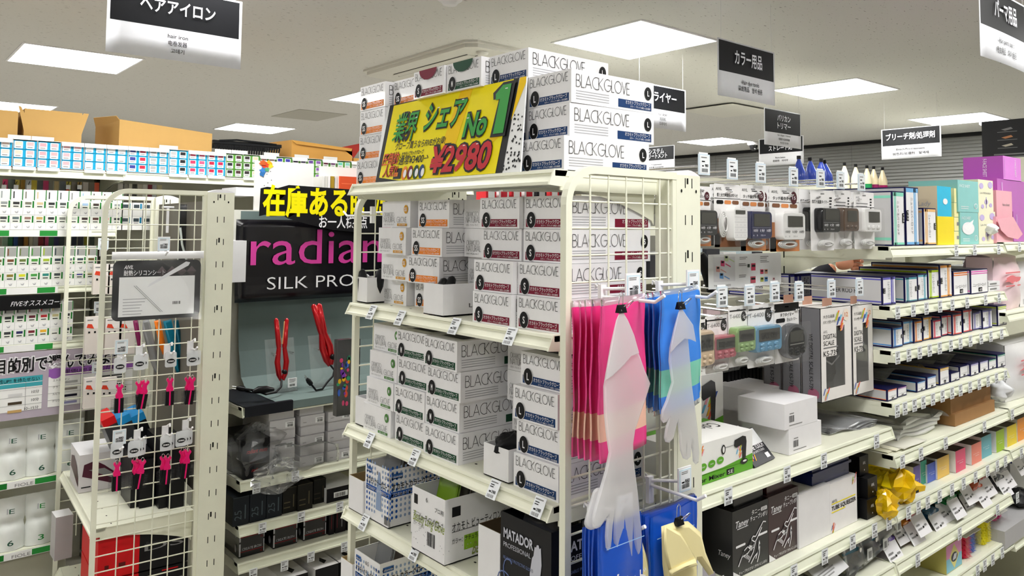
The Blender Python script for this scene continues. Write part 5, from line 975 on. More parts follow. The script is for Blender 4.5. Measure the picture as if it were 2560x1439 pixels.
for i in range(2):
    p=PY(962+18*i,560,1.9); b=MB(); b.box((p.x,1.9+.03*i,p.z-.12),(p.x+.02,1.91+.03*i,p.z+.03),K(('d05a98','8a9ad0')[i],.3)); b.box((p.x-.003,1.897+.03*i,p.z-.14),(p.x+.024,1.899+.03*i,p.z+.05),CLEAR); b.out('accessory_pack','slim clear accessory pack behind the far panel of the middle rack, '+('left','right')[i],'pack')
# small things at the left edge of the iron gondola
b=MB(); p=PY(580,600,3.1); b.box((1.03,3.0,p.z-.16),(p.x+.02,3.3,p.z),K('e3e2e4',.5)); b.out('white_box','white box left of the poster on the iron gondola','box')
b=MB(); p=PY(618,490,3.15); b.box((p.x-.05,3.14,p.z-.0),(p.x+.03,3.3,p.z+.035),WHITE); b.out('paper_stack','stack of white papers left of the stock banner','paper')
for i,py in enumerate((700,805,840,905)): p=PY(570,py,3.2); b=MB(); b.box((1.03,3.2,p.z-.04),(1.16,3.3,p.z),K(('6a5f50','cfcfcc','bdbcb8','c9c8c4')[i],.5)); b.out('small_carton',('brown','pale','grey','white')[i]+' small carton left of the poster edge','box')
MB().box((PY(1205,498,2.37).x,2.362,0),(PY(1450,498,2.37).x,2.40,H+.12),K('3a3a3c',.5)).out('pack_stand','dark stand behind the packs seen under the top shelf of the middle rack','stand')
# mixed black packs behind, seen through the open rack
for i in range(7):
    p=PY(1215+32*i,498,2.3); b=MB(); b.box((p.x,2.3,p.z-.05),(p.x+.05,2.36,p.z+.03),K(('d9303a','e9e9ea','c02530','d8d8da','1c1c1e','e03a40','2a2a2c')[i],.3)); b.box((p.x+.01,2.298,p.z-.02),(p.x+.04,2.2995,p.z+.03),K(('f4f4f4','d03040','f0f0f0','c02030','c9c9c9','f4f4f4','8a8a8a')[i],.3)); b.out('accessory_pack',f'red and white pack seen beneath the top shelf of the middle rack, {nth(i)} from the left','pack','packs seen under the top shelf')
# ---------------------------------------------------------------- long right gondola, three bays facing the camera
YG=1.0; YGB=1.335; B1,B2,B3,B4=1.348,2.252,3.162,4.07
rgo=thing('shelf_gondola','long cream steel gondola of hair tools running off to the right','gondola',loc=(2.6,1.2,0))
LZ=.031
def gs(x0,x1,z,**k): return flatshelf(rgo,x0,x1,YG,.335,H+z,LZ,**k)
for z in (-.580,-.808,-.952,-1.2): gs(B1,B2-.004,z)
A2=dict(a=-.078,b=-.247,c=-.372,d=-.518,e=-.662,f=-.808,g=-.952,h=-1.10)
for k,z in A2.items(): gs(B2+.004,B3-.004,z)
for z in (-.072,-.324,-.660,-.806,-1.12): gs(B3+.004,B4,z)
def DK_(k): return H+A2[k]+LZ
for x in (B2,B3,B4): MB().box((x-.04,YGB+.0,0),(x+.02,YGB+.05,H+.09),SHEL).out('upright',parent=rgo)
b=MB()
for x in (B2,B3):
    for i in range(24): b.box((x-.002,YGB-.0006,H+.06-i*.05),(x+.004,YGB+.0002,H+.084-i*.05),SLOT)
b.out('upright_slots',parent=rgo)
MB().box((B1,YGB+.02,0),(B2-.04,YGB+.03,H-.25),K('8d8a83',.6)).out('back_panel',parent=rgo); MB().box((B2+.02,YGB+.02,0),(B4,YGB+.03,H-.30),K('a5a299',.6)).out('back_panel',parent=rgo)
MB().box((B1,YGB,H-.02),(B2,YGB+.02,H+.005),SHEL).out('hook_bar',parent=rgo); MB().box((B1,YGB,H-.225),(B2,YGB+.02,H-.20),SHEL).out('hook_bar',parent=rgo); MB().box((B1,YGB,H+.055),(B2,YGB+.02,H+.08),SHEL).out('hook_bar',parent=rgo)
MB().box((B1,YG+.02,0),(B4,YG+.33,.09),K('b9b8a6',.5)).out('base_plinth',parent=rgo)
# ---- boxes standing on a shelf
NVY=K('15154a',.35); WPR=K('f2f1f4',.4); SIDEG=K('cfced0',.5)
def sbox(name,lab,l,r,pt,pb,zs,y,dep,body,deco=None,cat='box',grp=None,top=None,side=None,h=None,x0=None,w_=None,lid=None):
    a=PY(l,pb,y).x if x0 is None else x0; c=PY(r,pb,y).x if w_ is None else a+w_; hh=h or max(.015,PY((l+r)/2,pt,y).z-zs); b=MB()
    fc={}
    if top: fc['t']=top
    if side: fc['l']=side
    b.box((a,y,zs),(c,y+dep,zs+hh),body,fc or None)
    if deco: deco(b,fy(y,a),FR((a,y+dep,0),(0,-1,0),(0,0,1)),c-a,hh,zs,dep)
    return b.out(name,lab,cat,grp)
def rod(c,mark,horiz=False,sidep=True,inv=False):
    cm=K(c,.4)
    def f(b,F,S,w_,h,z,d):
        e=.0035; b.rect(F,e,z+e,w_-2*e,h-2*e,WPR,1)
        if horiz:
            b.rect(F,e,z+h*.80,w_-2*e,h*.13,cm,2); b.rect(F,e,z+h*.84,w_-2*e,h*.035,WPR,3); b.text(F,'ニューエバーロッド',w_/2,z+h*.3,h*.11,INK,w=w_*.75,al='c',k=3); b.rect(F,w_*.42,z+h*.08,w_*.22,h*.17,INK,3); b.text(F,mark,w_*.53,z+h*.11,h*.10,WHITE,w=w_*.14,al='c',k=5)
        else:
            q=w_*.62 if not inv else w_*.12
            b.rect(F,e,z+e,w_-2*e,h*.04,cm,2); b.rect(F,e,z+h-h*.07-e,w_-2*e,h*.07,cm,2); b.rect(F,q,z+e,w_*.09,h-2*e,cm,2); b.rect(F,q+w_*.13,z+e,w_*.06,h-2*e,cm,2)
            G=FR(F[0]+F[1]*w_*.5+F[2]*z,(0,0,-1),(1,0,0)); b.text(G,'ニューエバーロッド',-h*.82,-w_*.12,w_*.14,INK,w=h*.62,k=4)
            x_=w_*.02 if not inv else w_*.80; b.rect(F,x_,z+h*.42,w_*.17,h*.18,INK,4); G=FR(F[0]+F[1]*(x_+w_*.03)+F[2]*z,(0,0,-1),(1,0,0)); b.text(G,mark,-h*.58,.001,w_*.10,WHITE,w=h*.14,k=6)
        if sidep:
            b.rect(S,.004,z+.004,d-.008,h-.008,SIDEG,1)
            if d>.2: b.rect(S,.004,z+h*.1,d-.008,h*.05,cm,2); b.rect(S,.004,z+h*.87,d-.008,h*.05,cm,2); b.text(S,'NEVER ROD F',d*.45,z+h*.38,h*.16,INK,w=d*.4,al='c',k=3)
    return f
def rods(shelf,items,lab,y=1.035,dep=.22):
    zs=DK_(shelf)
    for i,(l,r,pt,pb,c,mk,hz,*ex) in enumerate(items):
        yy=ex[0] if ex else y; nm=ex[1] if len(ex)>1 else ''
        sbox('rod_box',f'{nm} striped perm rod box on the {lab} rod shelf, {nth(i)} from the left'.strip(),l,r,pt,pb,zs,yy,dep,NVY,rod(c,mk,hz,True,i%2==0),grp='perm rod boxes on the '+lab+' shelf')
rods('b',[(1975,2062,682,742,'4a48a0','F15',False,1.30,'blue'),(2207,2240,690,765,'6a66c0','F15',False,1.03,'violet'),(2263,2294,690,762,'4f98a8','F17E',False,1.03,'teal'),(2295,2319,684,755,'6ab2c8','F16',False,1.035,'light teal'),(2321,2349,672,748,'b8d820','F18',False,1.04,'lime'),(2351,2380,660,745,'f0a850','F19',False,1.035,'tall orange'),(2384,2420,676,741,'f08030','42',True,1.04,'orange'),(2428,2470,672,739,'e86ac0','43',True,1.03,'pink')],'second')
rods('c',[(2232,2257,816,872,'3a8ad8','F21R',False,1.03,'blue'),(2258,2283,800,868,'6ab0e8','F20',False,1.04,'sky blue'),(2286,2306,800,862,'f09030','F10R',False,1.035,'orange'),(2308,2331,790,857,'f0b040','F11',False,1.04,'yellow'),(2332,2353,797,851,'e02850','F12R',False,1.035,'crimson'),(2354,2376,786,846,'e05060','F12',False,1.045,'rose'),(2382,2405,783,842,'f05040','F13R',False,1.03,'red'),(2408,2431,772,836,'e85050','F13',False,1.035,'bright red'),(2432,2455,778,831,'8a88c8','F14R',False,1.04,'lavender'),(2457,2481,772,828,'7a78c0','F14',False,1.03,'violet'),(2495,2517,762,817,'b8cc30','44',True,1.03,'lime')],'third')
rods('d',[(2219,2243,970,1006,'f07028','02',True,1.03,'orange'),(2244,2267,965,998,'9a48a8','01',True,1.035,'purple'),(2293,2314,951,988,'3a98d8','03',True,1.03,'sky blue'),(2318,2341,938,980,'2a88d0','05',True,1.03,'blue'),(2350,2373,916,966,'f0c030','11',True,1.03,'yellow'),(2377,2399,930,959,'d8d8dc','21',True,1.03,'plain white'),(2400,2420,913,952,'e0e0e4','22',True,1.04,'white'),(2427,2447,906,946,'8a80c0','23',True,1.03,'violet'),(2450,2471,900,940,'9a98d0','33',True,1.035,'lavender'),(2472,2491,896,934,'2a9870','31',True,1.035,'green'),(2494,2514,883,925,'189070','32',True,1.03,'deep green')],'fourth')
for i,(px,py,s) in enumerate(((2275,955,2),(2330,950,3),(2180,965,4))):
    p=PY(px,py,1.12); slab(MB(),lambda u,v:(p.x-.05+.13*u,1.07+.18*v,DK_('d')+.058+.012*math.sin(5*u+s)*math.cos(4*v)),8,8,BAGM,.002).out('plastic_bag','clear plastic draped over the fourth shelf rod boxes, '+('middle','right','left')[i],'bag','plastic over rod boxes')
# ---- top shelf of bay two
zs=DK_('a')
rods('a',[(2233,2262,478,615,'8fe0c8','F20',False,1.03,'mint'),(2266,2298,468,612,'7ab8ec','F33',False,1.035,'tall blue'),(2310,2341,520,609,'f0c080','F20',False,1.03,'small orange')],'top',dep=.28)
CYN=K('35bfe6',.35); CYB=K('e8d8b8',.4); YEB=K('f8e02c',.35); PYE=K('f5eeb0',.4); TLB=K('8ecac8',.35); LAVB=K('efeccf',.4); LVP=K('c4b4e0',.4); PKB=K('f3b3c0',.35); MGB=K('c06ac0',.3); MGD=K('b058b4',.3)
def oval(b,F,S,w_,h,z,d): b.disc(F,w_*.55,z+h*.5,w_*.17,WHITE,h*.10,2); b.text(S,'Lady',d*.5,z+h*.35,h*.16,LG,k=2,shear=.2)
sbox('yellow_carton','plain yellow carton beneath the cyan carton on the top shelf',2345,2386,541,614,zs,1.03,.2,YEB)
sbox('sheet_carton','cream and cyan carton with a white oval, on the yellow carton',2344,2379,466,541,PY(2365,541,1.03).z,1.03,.12,CYN,oval,side=CYB)
for i in range(4): sbox('pale_yellow_carton','pale yellow small carton right of the yellow carton, '+('lowest','second','third','topmost')[i]+' of four',2386,2402,(578,543,507,471)[i],(612,577,542,506)[i],(zs,PY(2394,577,1.04).z,PY(2394,542,1.04).z,PY(2394,506,1.04).z)[i],1.04,.12,PYE,lambda b,F,S,w_,h,z,d:b.rect(F,w_*.4,z+h*.4,w_*.3,h*.25,GREY,2),grp='pale yellow cartons')
z2=PY(2420,530,1.035).z
def teal(t):
    def f(b,F,S,w_,h,z,d):
        b.text(F,'FACE SHEET',w_*.08,z+h*.78,h*.09,WHITE,w=w_*.5,k=2); b.lines(F,w_*.12,z+h*.08,w_*.4,h*.12,2,WHITE,.3); b.disc(F,w_*.85,z+h*.2,w_*.09,WHITE,h*.09,2); b.disc(F,w_*.85,z+h*.2,w_*.07,TLB,h*.07,3)
        if t: b.disc(F,w_*.42,z+h*.5,w_*.34,WHITE,h*.20,3); b.fl(F,[(w_*.1,z+h*.55),(w_*.35,z+h*.62),(w_*.72,z+h*.78),(w_*.6,z+h*.55),(w_*.4,z+h*.42)],PAPER,4)
    return f
sbox('sheet_carton','teal sheet carton with an oval opening, on the top shelf',2402,2447,531,611,zs,1.035,.16,TLB,teal(1)); sbox('sheet_carton','teal sheet carton stacked on the teal carton with an oval opening',2396,2447,452,531,z2,1.035,.16,TLB,teal(0))
def lav(b,F,S,w_,h,z,d):
    for x,zz,r in ((.2,.8,.14),(.8,.85,.16),(.5,.3,.12),(.25,.15,.1),(.8,.2,.1)): b.disc(F,w_*x,z+h*zz,w_*r,LVP,h*r*.7,2,9)
    b.rect(F,w_*.48,z+h*.1,w_*.05,h*.35,LVP,2); b.text(F,'LA MOUSSH',w_*.12,z+h*.55,h*.06,GREY,w=w_*.7,k=2)
z3=PY(2465,528,1.04).z
sbox('tissue_carton','lavender printed tissue carton beside the lower teal carton',2448,2490,528,609,zs,1.04,.16,LAVB,lav); sbox('tissue_carton','lavender printed tissue carton beside the upper teal carton',2447,2484,450,528,z3,1.04,.16,LAVB,lav)
p=PY(2478,572,1.03); crumple(MB(),p,(.03,.02,.018),PAPER,6,14,9,.25).out('tissue','white tissue pulled out of the lower lavender carton','tissue')
z4=PY(2510,542,1.04).z
b=MB(); a=PY(2492,606,1.03);c_=PY(2533,606,1.03); obox(b,a.x,1.03,c_.x,1.18,zs,z4-zs,PKB,K('a87880',.5)); b.v=b.v; b.out('sheet_carton','open pink carton with a roll inside, on the top shelf','box')
f0=[PY(*q,1.02) for q in ((2493,548),(2533,542),(2557,585),(2545,598),(2520,592),(2503,575))]; MB().prism(f0,(0,.0015,0),PKB).out('carton_flap_card','pale pink torn flap card hanging from the pink carton','card')
b=MB(); b.lathe(((a.x+c_.x)/2,1.06,zs+.035),[(.006,0),(.028,0),(.028,.08),(.006,.08)],K('c09098',.5),16,(V((1,0,0)),V((0,0,1)),V((0,1,0)))); b.out('sheet_roll','rolled pink sheet inside the open pink carton','roll')
sbox('sheet_carton','pink carton with grey letters above the open pink carton',2492,2531,477,542,z4,1.04,.14,PKB,lambda b,F,S,w_,h,z,d:b.text(F,'face sheet',w_*.6,z+h*.42,h*.12,GREY,w=w_*.45,al='c',k=2))
def mag(b,F,S,w_,h,z,d):
    G=FR(F[0]+F[1]*w_*.62+F[2]*z,(0,0,-1),(1,0,0)); b.text(G,'F-FACE SHEET',-h*.88,0,w_*.09,WHITE,w=h*.7,k=3); b.rect(F,w_*.06,z+h*.1,w_*.02,h*.8,K('d0a0d8',.4),2)
    G=FR(S[0]+S[1]*d*.5+S[2]*z,(0,0,-1),(0,-1,0)); b.text(G,'F-FACE SHEET',-h*.9,0,d*.1,WHITE,w=h*.75,k=3)
z5=PY(2570,531,1.05).z; z6=PY(2540,452,1.06).z
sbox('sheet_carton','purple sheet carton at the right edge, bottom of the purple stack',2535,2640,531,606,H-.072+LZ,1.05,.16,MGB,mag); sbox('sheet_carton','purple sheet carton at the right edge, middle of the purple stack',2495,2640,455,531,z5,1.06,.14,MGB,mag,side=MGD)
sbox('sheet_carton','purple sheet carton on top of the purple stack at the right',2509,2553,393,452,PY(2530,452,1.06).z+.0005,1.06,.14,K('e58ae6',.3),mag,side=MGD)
slab(MB(),lambda u,v:(PY(2250,430,1.30).x+.62*u,1.27+.04*math.sin(6*u)+.05*v,H+.0+(.112+.03*math.sin(7*u)+.015*math.sin(17*u+3))*v),30,8,K('eceef2',.3),.006).out('paper_bundle','crumpled white plastic bundle behind the cartons on the top shelf','bag')
# ---- fifth shelf: kraft cartons, foam in bags
zs=DK_('e'); KB=K('a67c50',.65)
a=PY(2388,1073,1.03); c_=PY(2487,1030,1.03); hm=PY(2388,1035,1.03).z-zs
b=MB(); b.box((a.x,1.03,zs),(c_.x,1.31,zs+hm),KB); b.out('kraft_carton','brown kraft carton on the fifth shelf, lower of two','carton'); b=MB(); b.box((a.x-.006,1.04,zs+hm),(c_.x-.006,1.31,zs+hm+.048),KB); b.out('kraft_carton','brown kraft carton lid on the fifth shelf, upper of two','carton')
FOAM=K('f4f4f2',.6)
for i in range(4): b=MB(); slab(b,lambda u,v:(2.40+.26*u+.02*i,1.06+.24*v+.01*math.sin(6*u),zs+.008+.013*i+.004*math.sin(9*u+5*v+i)),14,8,FOAM,.010); b.out('foam_sheet','white foam sheet in a bag on the fifth shelf, '+('lowest','second','third','topmost')[i],'sheet','foam sheets on the fifth shelf')
slab(MB(),lambda u,v:(2.37+.36*u,1.04+.27*v,zs+.062+.012*math.sin(8*u+3*v)-.05*max(0,u-.8)*4),18,10,BAGM,.002).out('plastic_bag','clear bag over the foam sheets on the fifth shelf','bag')
for i in range(3): b=MB(); slab(b,lambda u,v:(2.27+.15*u+.03*i,1.03+.22*v-.01*i,zs+.001+.0025*i+.001*math.sin(7*u)),6,6,K(('e9e6cc','f2efd9','dedccf')[i],.5),.0016); b.out('paper_sheet','cream paper sheet at the left of the fifth shelf, '+('lowest','middle','topmost')[i],'sheet','paper sheets on the fifth shelf')
# ---- bags on the third bay
def standbag(lab,l,r,pt,pb,zs,y,c,pr,seed,name='sheet_bag'):
    a=PY(l,pb,y).x;e=PY(r,pb,y).x; h=PY((l+r)/2,pt,y).z-zs; b=MB(); mc=K(c,.3,coat=.3)
    b.grid(lambda u,v:(a+(e-a)*u,y-.03*math.sin(PI*u)**.5*math.sin(PI*min(v+.05,1))**.5+.004*math.sin(9*u+11*v+seed),zs+h*v),14,12,mc); b.grid(lambda u,v:(a+(e-a)*(1-u),y+.09+.02*math.sin(PI*v),zs+h*v),4,4,mc); b.grid(lambda u,v:(a,y+.09*(1-u),zs+h*v),3,4,mc); b.grid(lambda u,v:(a+(e-a)*u,y+.09*v,zs+h+.01*math.sin(PI*v)),6,4,mc)
    F=fy(y-.032,a); W=e-a; b.rect(F,W*.12,zs+h*.70,W*.6,h*.025,pr,1); b.fl(F,[(W*.42+W*.3*math.cos(q*.4)*(1+.25*math.sin(q*2.3)),zs+h*.58+h*.07*math.sin(q*.4)*(1+.3*math.sin(q*1.7))) for q in range(15)],pr,1); b.rect(F,W*.12,zs+h*.45,W*.6,h*.025,pr,1); b.bars(F,W*.8,zs+h*.08,W*.08,h*.1,GREY,5); b.out(name,lab,'bag')
PRR=K('ea7f86',.5); zs3=H-.324+LZ
standbag('pink bag with red print standing right of the rod boxes','' or 2485,2546,642,790,zs3,1.06,'f3d7df',PRR,1); standbag('white bag with orange print at the right edge beside the pink bag',2548,2640,650,780,zs3,1.06,'f0eef0',K('e8906a',.5),4)
for i in range(2): sbox('flat_carton','flat white carton in front of the pink bag, '+('lower','upper')[i],2472,2500,(731,716)[i],(741,730)[i],DK_('b')+.018*i,1.04,.1,WPR,lambda b,F,S,w_,h,z,d:b.rect(F,w_*.1,z+h*.3,w_*.6,h*.35,GREY,2),h=.016,grp='flat white cartons')
zs4=H-.660+LZ; standbag('large clear white bag with pink print on the fifth shelf at the right edge',2513,2650,845,1005,zs4,1.05,'ecebed',PRR,7); crumple(MB(),PY(2497,990,1.05)+V((0,0,.02)),(.05,.04,.035),K('e9eaee',.25),3,18,10,.2).out('plastic_bag','crumpled white plastic at the foot of the large clear bag','bag')
# ---- sixth shelf: colour cartons
zs=DK_('f'); 
def colp(mark):
    def f(b,F,S,w_,h,z,d):
        b.text(F,'スペシャル',w_*.75,z+h*.46,h*.055,WHITE,w=w_*.6,al='r',k=2); b.lines(F,w_*.35,z+h*.36,w_*.4,h*.05,1,WHITE,.3)
        if mark: b.text(S,mark,d-.03,z+h*.12,h*.18,K('d8304a',.5),k=2)
    return f
for i,(l,r,pt,pb,c,y,mk) in enumerate(((2266,2283,1170,1262,'b8b4b0',1.06,''),(2285,2302,1163,1255,'6a5aa8',1.03,''),(2303,2318,1150,1232,'28a088',1.05,''),(2319,2344,1155,1222,'4a68d0',1.045,''),(2344,2374,1140,1206,'f2c860',1.04,''),(2390,2415,1122,1190,'e8557c',1.03,'2'),(2430,2455,1106,1178,'f08a78',1.03,'3'),(2455,2480,1087,1160,'6ab4c4',1.035,''),(2492,2512,1073,1152,'a2c820',1.03,'1'),(2519,2543,1061,1137,'f2d818',1.03,''),(2545,2580,1040,1118,'f59a20',1.03,''))):
    sbox('colour_carton',('grey','violet','emerald','royal blue','golden yellow','rose pink','salmon','turquoise','lime green','bright yellow','orange')[i]+' fronted carton standing on the sixth shelf',l,r,pt,pb,zs if i<10 else H-.806+LZ,y,.2,K(c,.35),colp(mk),side=WPR,grp='bright fronted cartons on the sixth shelf',top=K('4a4038',.4))
# ---- seventh shelf: rods in colour bags with white header cards
zs=DK_('g'); HD=K('f4f2f6',.4)
for i,(px,py,c,dx,tilt) in enumerate(((2232,1385,'5a3aa0',.0,.3),(2285,1385,'e08a28',0,.25),(2250,1330,'a8501a',.0,.2),(2300,1310,'a01c28',0,.25),(2345,1340,'1f5a80',.0,.25),(2362,1300,'1a6a70',.0,.2),(2390,1285,'1a7a38',.0,.3),(2420,1262,'7a8a20',.0,.25),(2420,1300,'2a6a48',0,.3),(2455,1245,'e0552a',.0,.25),(2470,1268,'b03a28',0,.3),(2490,1232,'6a3a6a',0,.25),(2510,1215,'5a5a62',0,.2),(2520,1245,'8a8a90',0,.25),(2550,1210,'1c2a80',0,.2))):
    yb=1.03+.012*(i%3); a=PY(px,py,yb); w_=.082; z0=zs+.004+.012*(i%4); hd=.03+.006*(i%2); t=thing('rod_bag',('purple','amber','brown','dark red','navy','petrol','green','olive','dark green','orange red','rust','plum','grey','light grey','dark blue')[i]+' zip bag of rods with white header card on the seventh shelf','bag','rod bags on the seventh shelf',(a.x,yb,z0))
    zt=max(z0+.03,min(a.z+.012,zs+.085))
    slab(MB(),lambda u,v:(a.x-w_/2+w_*u,yb+.012+.16*v,zt+.010*math.sin(PI*u)*(1+.4*math.sin(5*v+i))+.004*math.sin(13*u+7*v)),10,8,K(c,.15,coat=.6),.016).out('bag_body',parent=t)
    b=MB(); ang=.95; L=.062; b.prism([(a.x-w_/2,yb+.014,zt+.004),(a.x+w_/2,yb+.014,zt+.004),(a.x+w_/2,yb+.014-L*math.cos(ang)*.9,zt+.004-L*math.sin(ang)),(a.x-w_/2,yb+.014-L*math.cos(ang)*.9,zt+.004-L*math.sin(ang))],(0,-.0006,.0006),HD)
    G=FR((a.x-w_/2,yb+.0122-L*math.cos(ang)*.9,zt+.005-L*math.sin(ang)),(1,0,0),(0,L*math.cos(ang)*.9,L*math.sin(ang))); b.disc(G,w_*.52,L*.35,.005,INK,.003); b.lines(G,.008,L*.25,.03,L*.35,2,GREY,.4,2,i); b.lines(G,w_*.65,L*.3,.02,L*.2,1,GREY,.4,2,i); b.out('header_card',parent=t)
# ---- lowest shelf of bay two: rollers in tubs
zs=DK_('h')
def pic(b,F,S,w_,h,z,d):
    b.rect(F,.002,z+h*.5,w_-.004,h*.48,K('e89ac8',.45),1); b.rect(F,.002,z+.002,w_-.004,h*.48,K('8ac8dc',.45),1); b.fl(F,[(w_*.5,z+h*.06),(w_*.8,z+h*.5),(w_*.5,z+h*.94),(w_*.2,z+h*.5)],K('e6dc8a',.45),2); b.disc(F,w_*.5,z+h*.47,w_*.2,K('3a3a40',.4),h*.17,3)
    for k in range(3): b.tube([F[0]+F[1]*w_*(.4+.08*k)+F[2]*(z+h*.38)-V((0,.002,0)),F[0]+F[1]*w_*(.5+.06*k)+F[2]*(z+h*.58)-V((0,.002,0))],.0012,WHITE,5)
sbox('roller_carton','yellow carton with a pink and blue fronted picture on the lowest shelf',2366,2406,1352,1440,zs,1.03,.2,K('c9c070',.4),pic)
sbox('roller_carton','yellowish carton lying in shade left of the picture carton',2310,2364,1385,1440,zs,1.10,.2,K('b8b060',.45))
def spiky(lab,l,r,pt,pb,c,y=1.04,w_=None):
    a=PY(l,pb,y).x;e=PY(r,pb,y).x; h=PY((l+r)/2,pt,y).z-zs; b=MB(); m=K(c,.35); n=3; rr=random.Random(l)
    for q in range(2):
        for s in range(max(1,int((e-a)/.035))):
            cx=a+(s+.5)*(e-a)/max(1,int((e-a)/.035)); rad=(e-a)/max(1,int((e-a)/.035))*.36; cy=y+.02+.05*q; b.lathe((cx,cy,zs),[(rad,0),(rad,h)],m,12)
            for k in range(9):
                for j in range(10): A_=2*PI*j/10+k*.3; b.add([(cx+rad*math.cos(A_-.12),cy+rad*math.sin(A_-.12),zs+h*(k+.3)/9),(cx+rad*math.cos(A_+.12),cy+rad*math.sin(A_+.12),zs+h*(k+.3)/9),(cx+rad*1.5*math.cos(A_),cy+rad*1.5*math.sin(A_),zs+h*(k+.5)/9),(cx+rad*math.cos(A_),cy+rad*math.sin(A_),zs+h*(k+.8)/9)],[(0,1,2),(1,3,2),(3,0,2)],m)
    b.box((a-.004,y-.012,zs),(e+.004,y-.011,zs+h+.004),CLEAR); b.box((a-.004,y-.012,zs+h+.004),(e+.004,y+.1,zs+h+.006),K('f0ece6',.4)); return b.out('roller_pack',lab,'pack','brush roller packs')
spiky('crimson brush roller pack beside the picture carton',2408,2428,1337,1425,'d8284a'); spiky('blue brush roller pack on the lowest shelf',2430,2444,1326,1415,'1f5ad0'); spiky('peach brush roller pack on the lowest shelf',2446,2462,1315,1400,'f09a80',1.07); spiky('yellow brush roller pack on the lowest shelf',2463,2485,1298,1390,'f0e428',1.035); spiky('hot pink brush roller pack at the right end of the lowest shelf',2492,2512,1280,1372,'f0489a',1.05)
# lower right clutter past the second bay
for i,(l,r,pt,pb,z,y) in enumerate(((2515,2640,1360,1440,.34,1.0),(2530,2640,1255,1345,.47,1.12))): sbox('grey_carton','grey carton at the lower right corner, '+('front','rear')[i],l,r,pt,pb,H-1.12+LZ if not i else H-1.12+LZ,y,.2,K('b9b8ba',.5),h=(.06,.20)[i],grp='grey cartons')
crumple(MB(),V((PY(2540,1375,1.08).x,1.06,H-1.12+LZ+.085)),(.07,.05,.03),RUB,8,20,10,.2).out('black_coil','black crumpled coil on the front grey carton at the lower right','coil')
# ---------------------------------------------------------------- first bay: hanging timers, scales, mixers, squeezers
TCD=K('f0eeee',.4); SCR=K('3d3c36',.2,coat=.5); CORDM=K('d9d8d6',.4); BLI=film('blister',(.9,.93,.96),.01,.07,.12); BRN=K('7c5238',.5); ORN=K('d98a50',.5); NVT=K('1b1f4a',.3,coat=.3)
def peg(lab,x,zt,L=.30,cardpx=None,group='chrome double peg hooks',zl=None,num='980'):
    """chrome double hook from the back bar; price card at its front end"""
    y0=YGB; t=thing('peg_hook',lab,'hook',group,(x,y0,zt)); zl=zl or zt-.045; b=MB(); yf=y0-L
    b.tube([(x-.006,y0,zl),(x-.006,yf+.03,zl-.006),(x-.006,yf,zl+.008)],.0022,CHROME,7); b.tube([(x+.006,y0,zl),(x+.006,yf+.03,zl-.006),(x+.006,yf,zl+.008)],.0022,CHROME,7); b.tube([(x-.006,yf,zl+.008),(x+.006,yf,zl+.008)],.0022,CHROME,7); b.out('hook_arm',parent=t)
    b=MB(); b.tube([(x,y0,zt),(x,yf-.002,zt)],.0025,CHROME,7); b.out('card_arm',parent=t)
    b=MB(); w_,h=.040,.046; z=zt-.020; b.box((x-w_/2,yf-.006,z),(x+w_/2,yf-.003,z+h),K('dbe9f4',.3)); b.box((x-w_/2+.004,yf-.0035,z+h),(x+w_/2-.004,yf-.0025,z+h+.004),PAPER); b.out('card_holder',parent=t)
    b=MB(); F=fy(yf-.0062,x-w_/2); b.rect(F,.003,z+.003,w_-.006,h-.006,TAGM,1); b.lines(F,.007,z+.036,.022,.005,1,GREY); b.lines(F,.009,z+.026,.012,.007,1,INK,.4); b.text(F,num,w_-.008,z+.018,.006,INK,w=.012,al='r',bold=.02); b.rect(F,.01,z+.018,.006,.003,INK,2); b.bars(F,.009,z+.006,.022,.008,INK,12); b.out('price_card',parent=t)
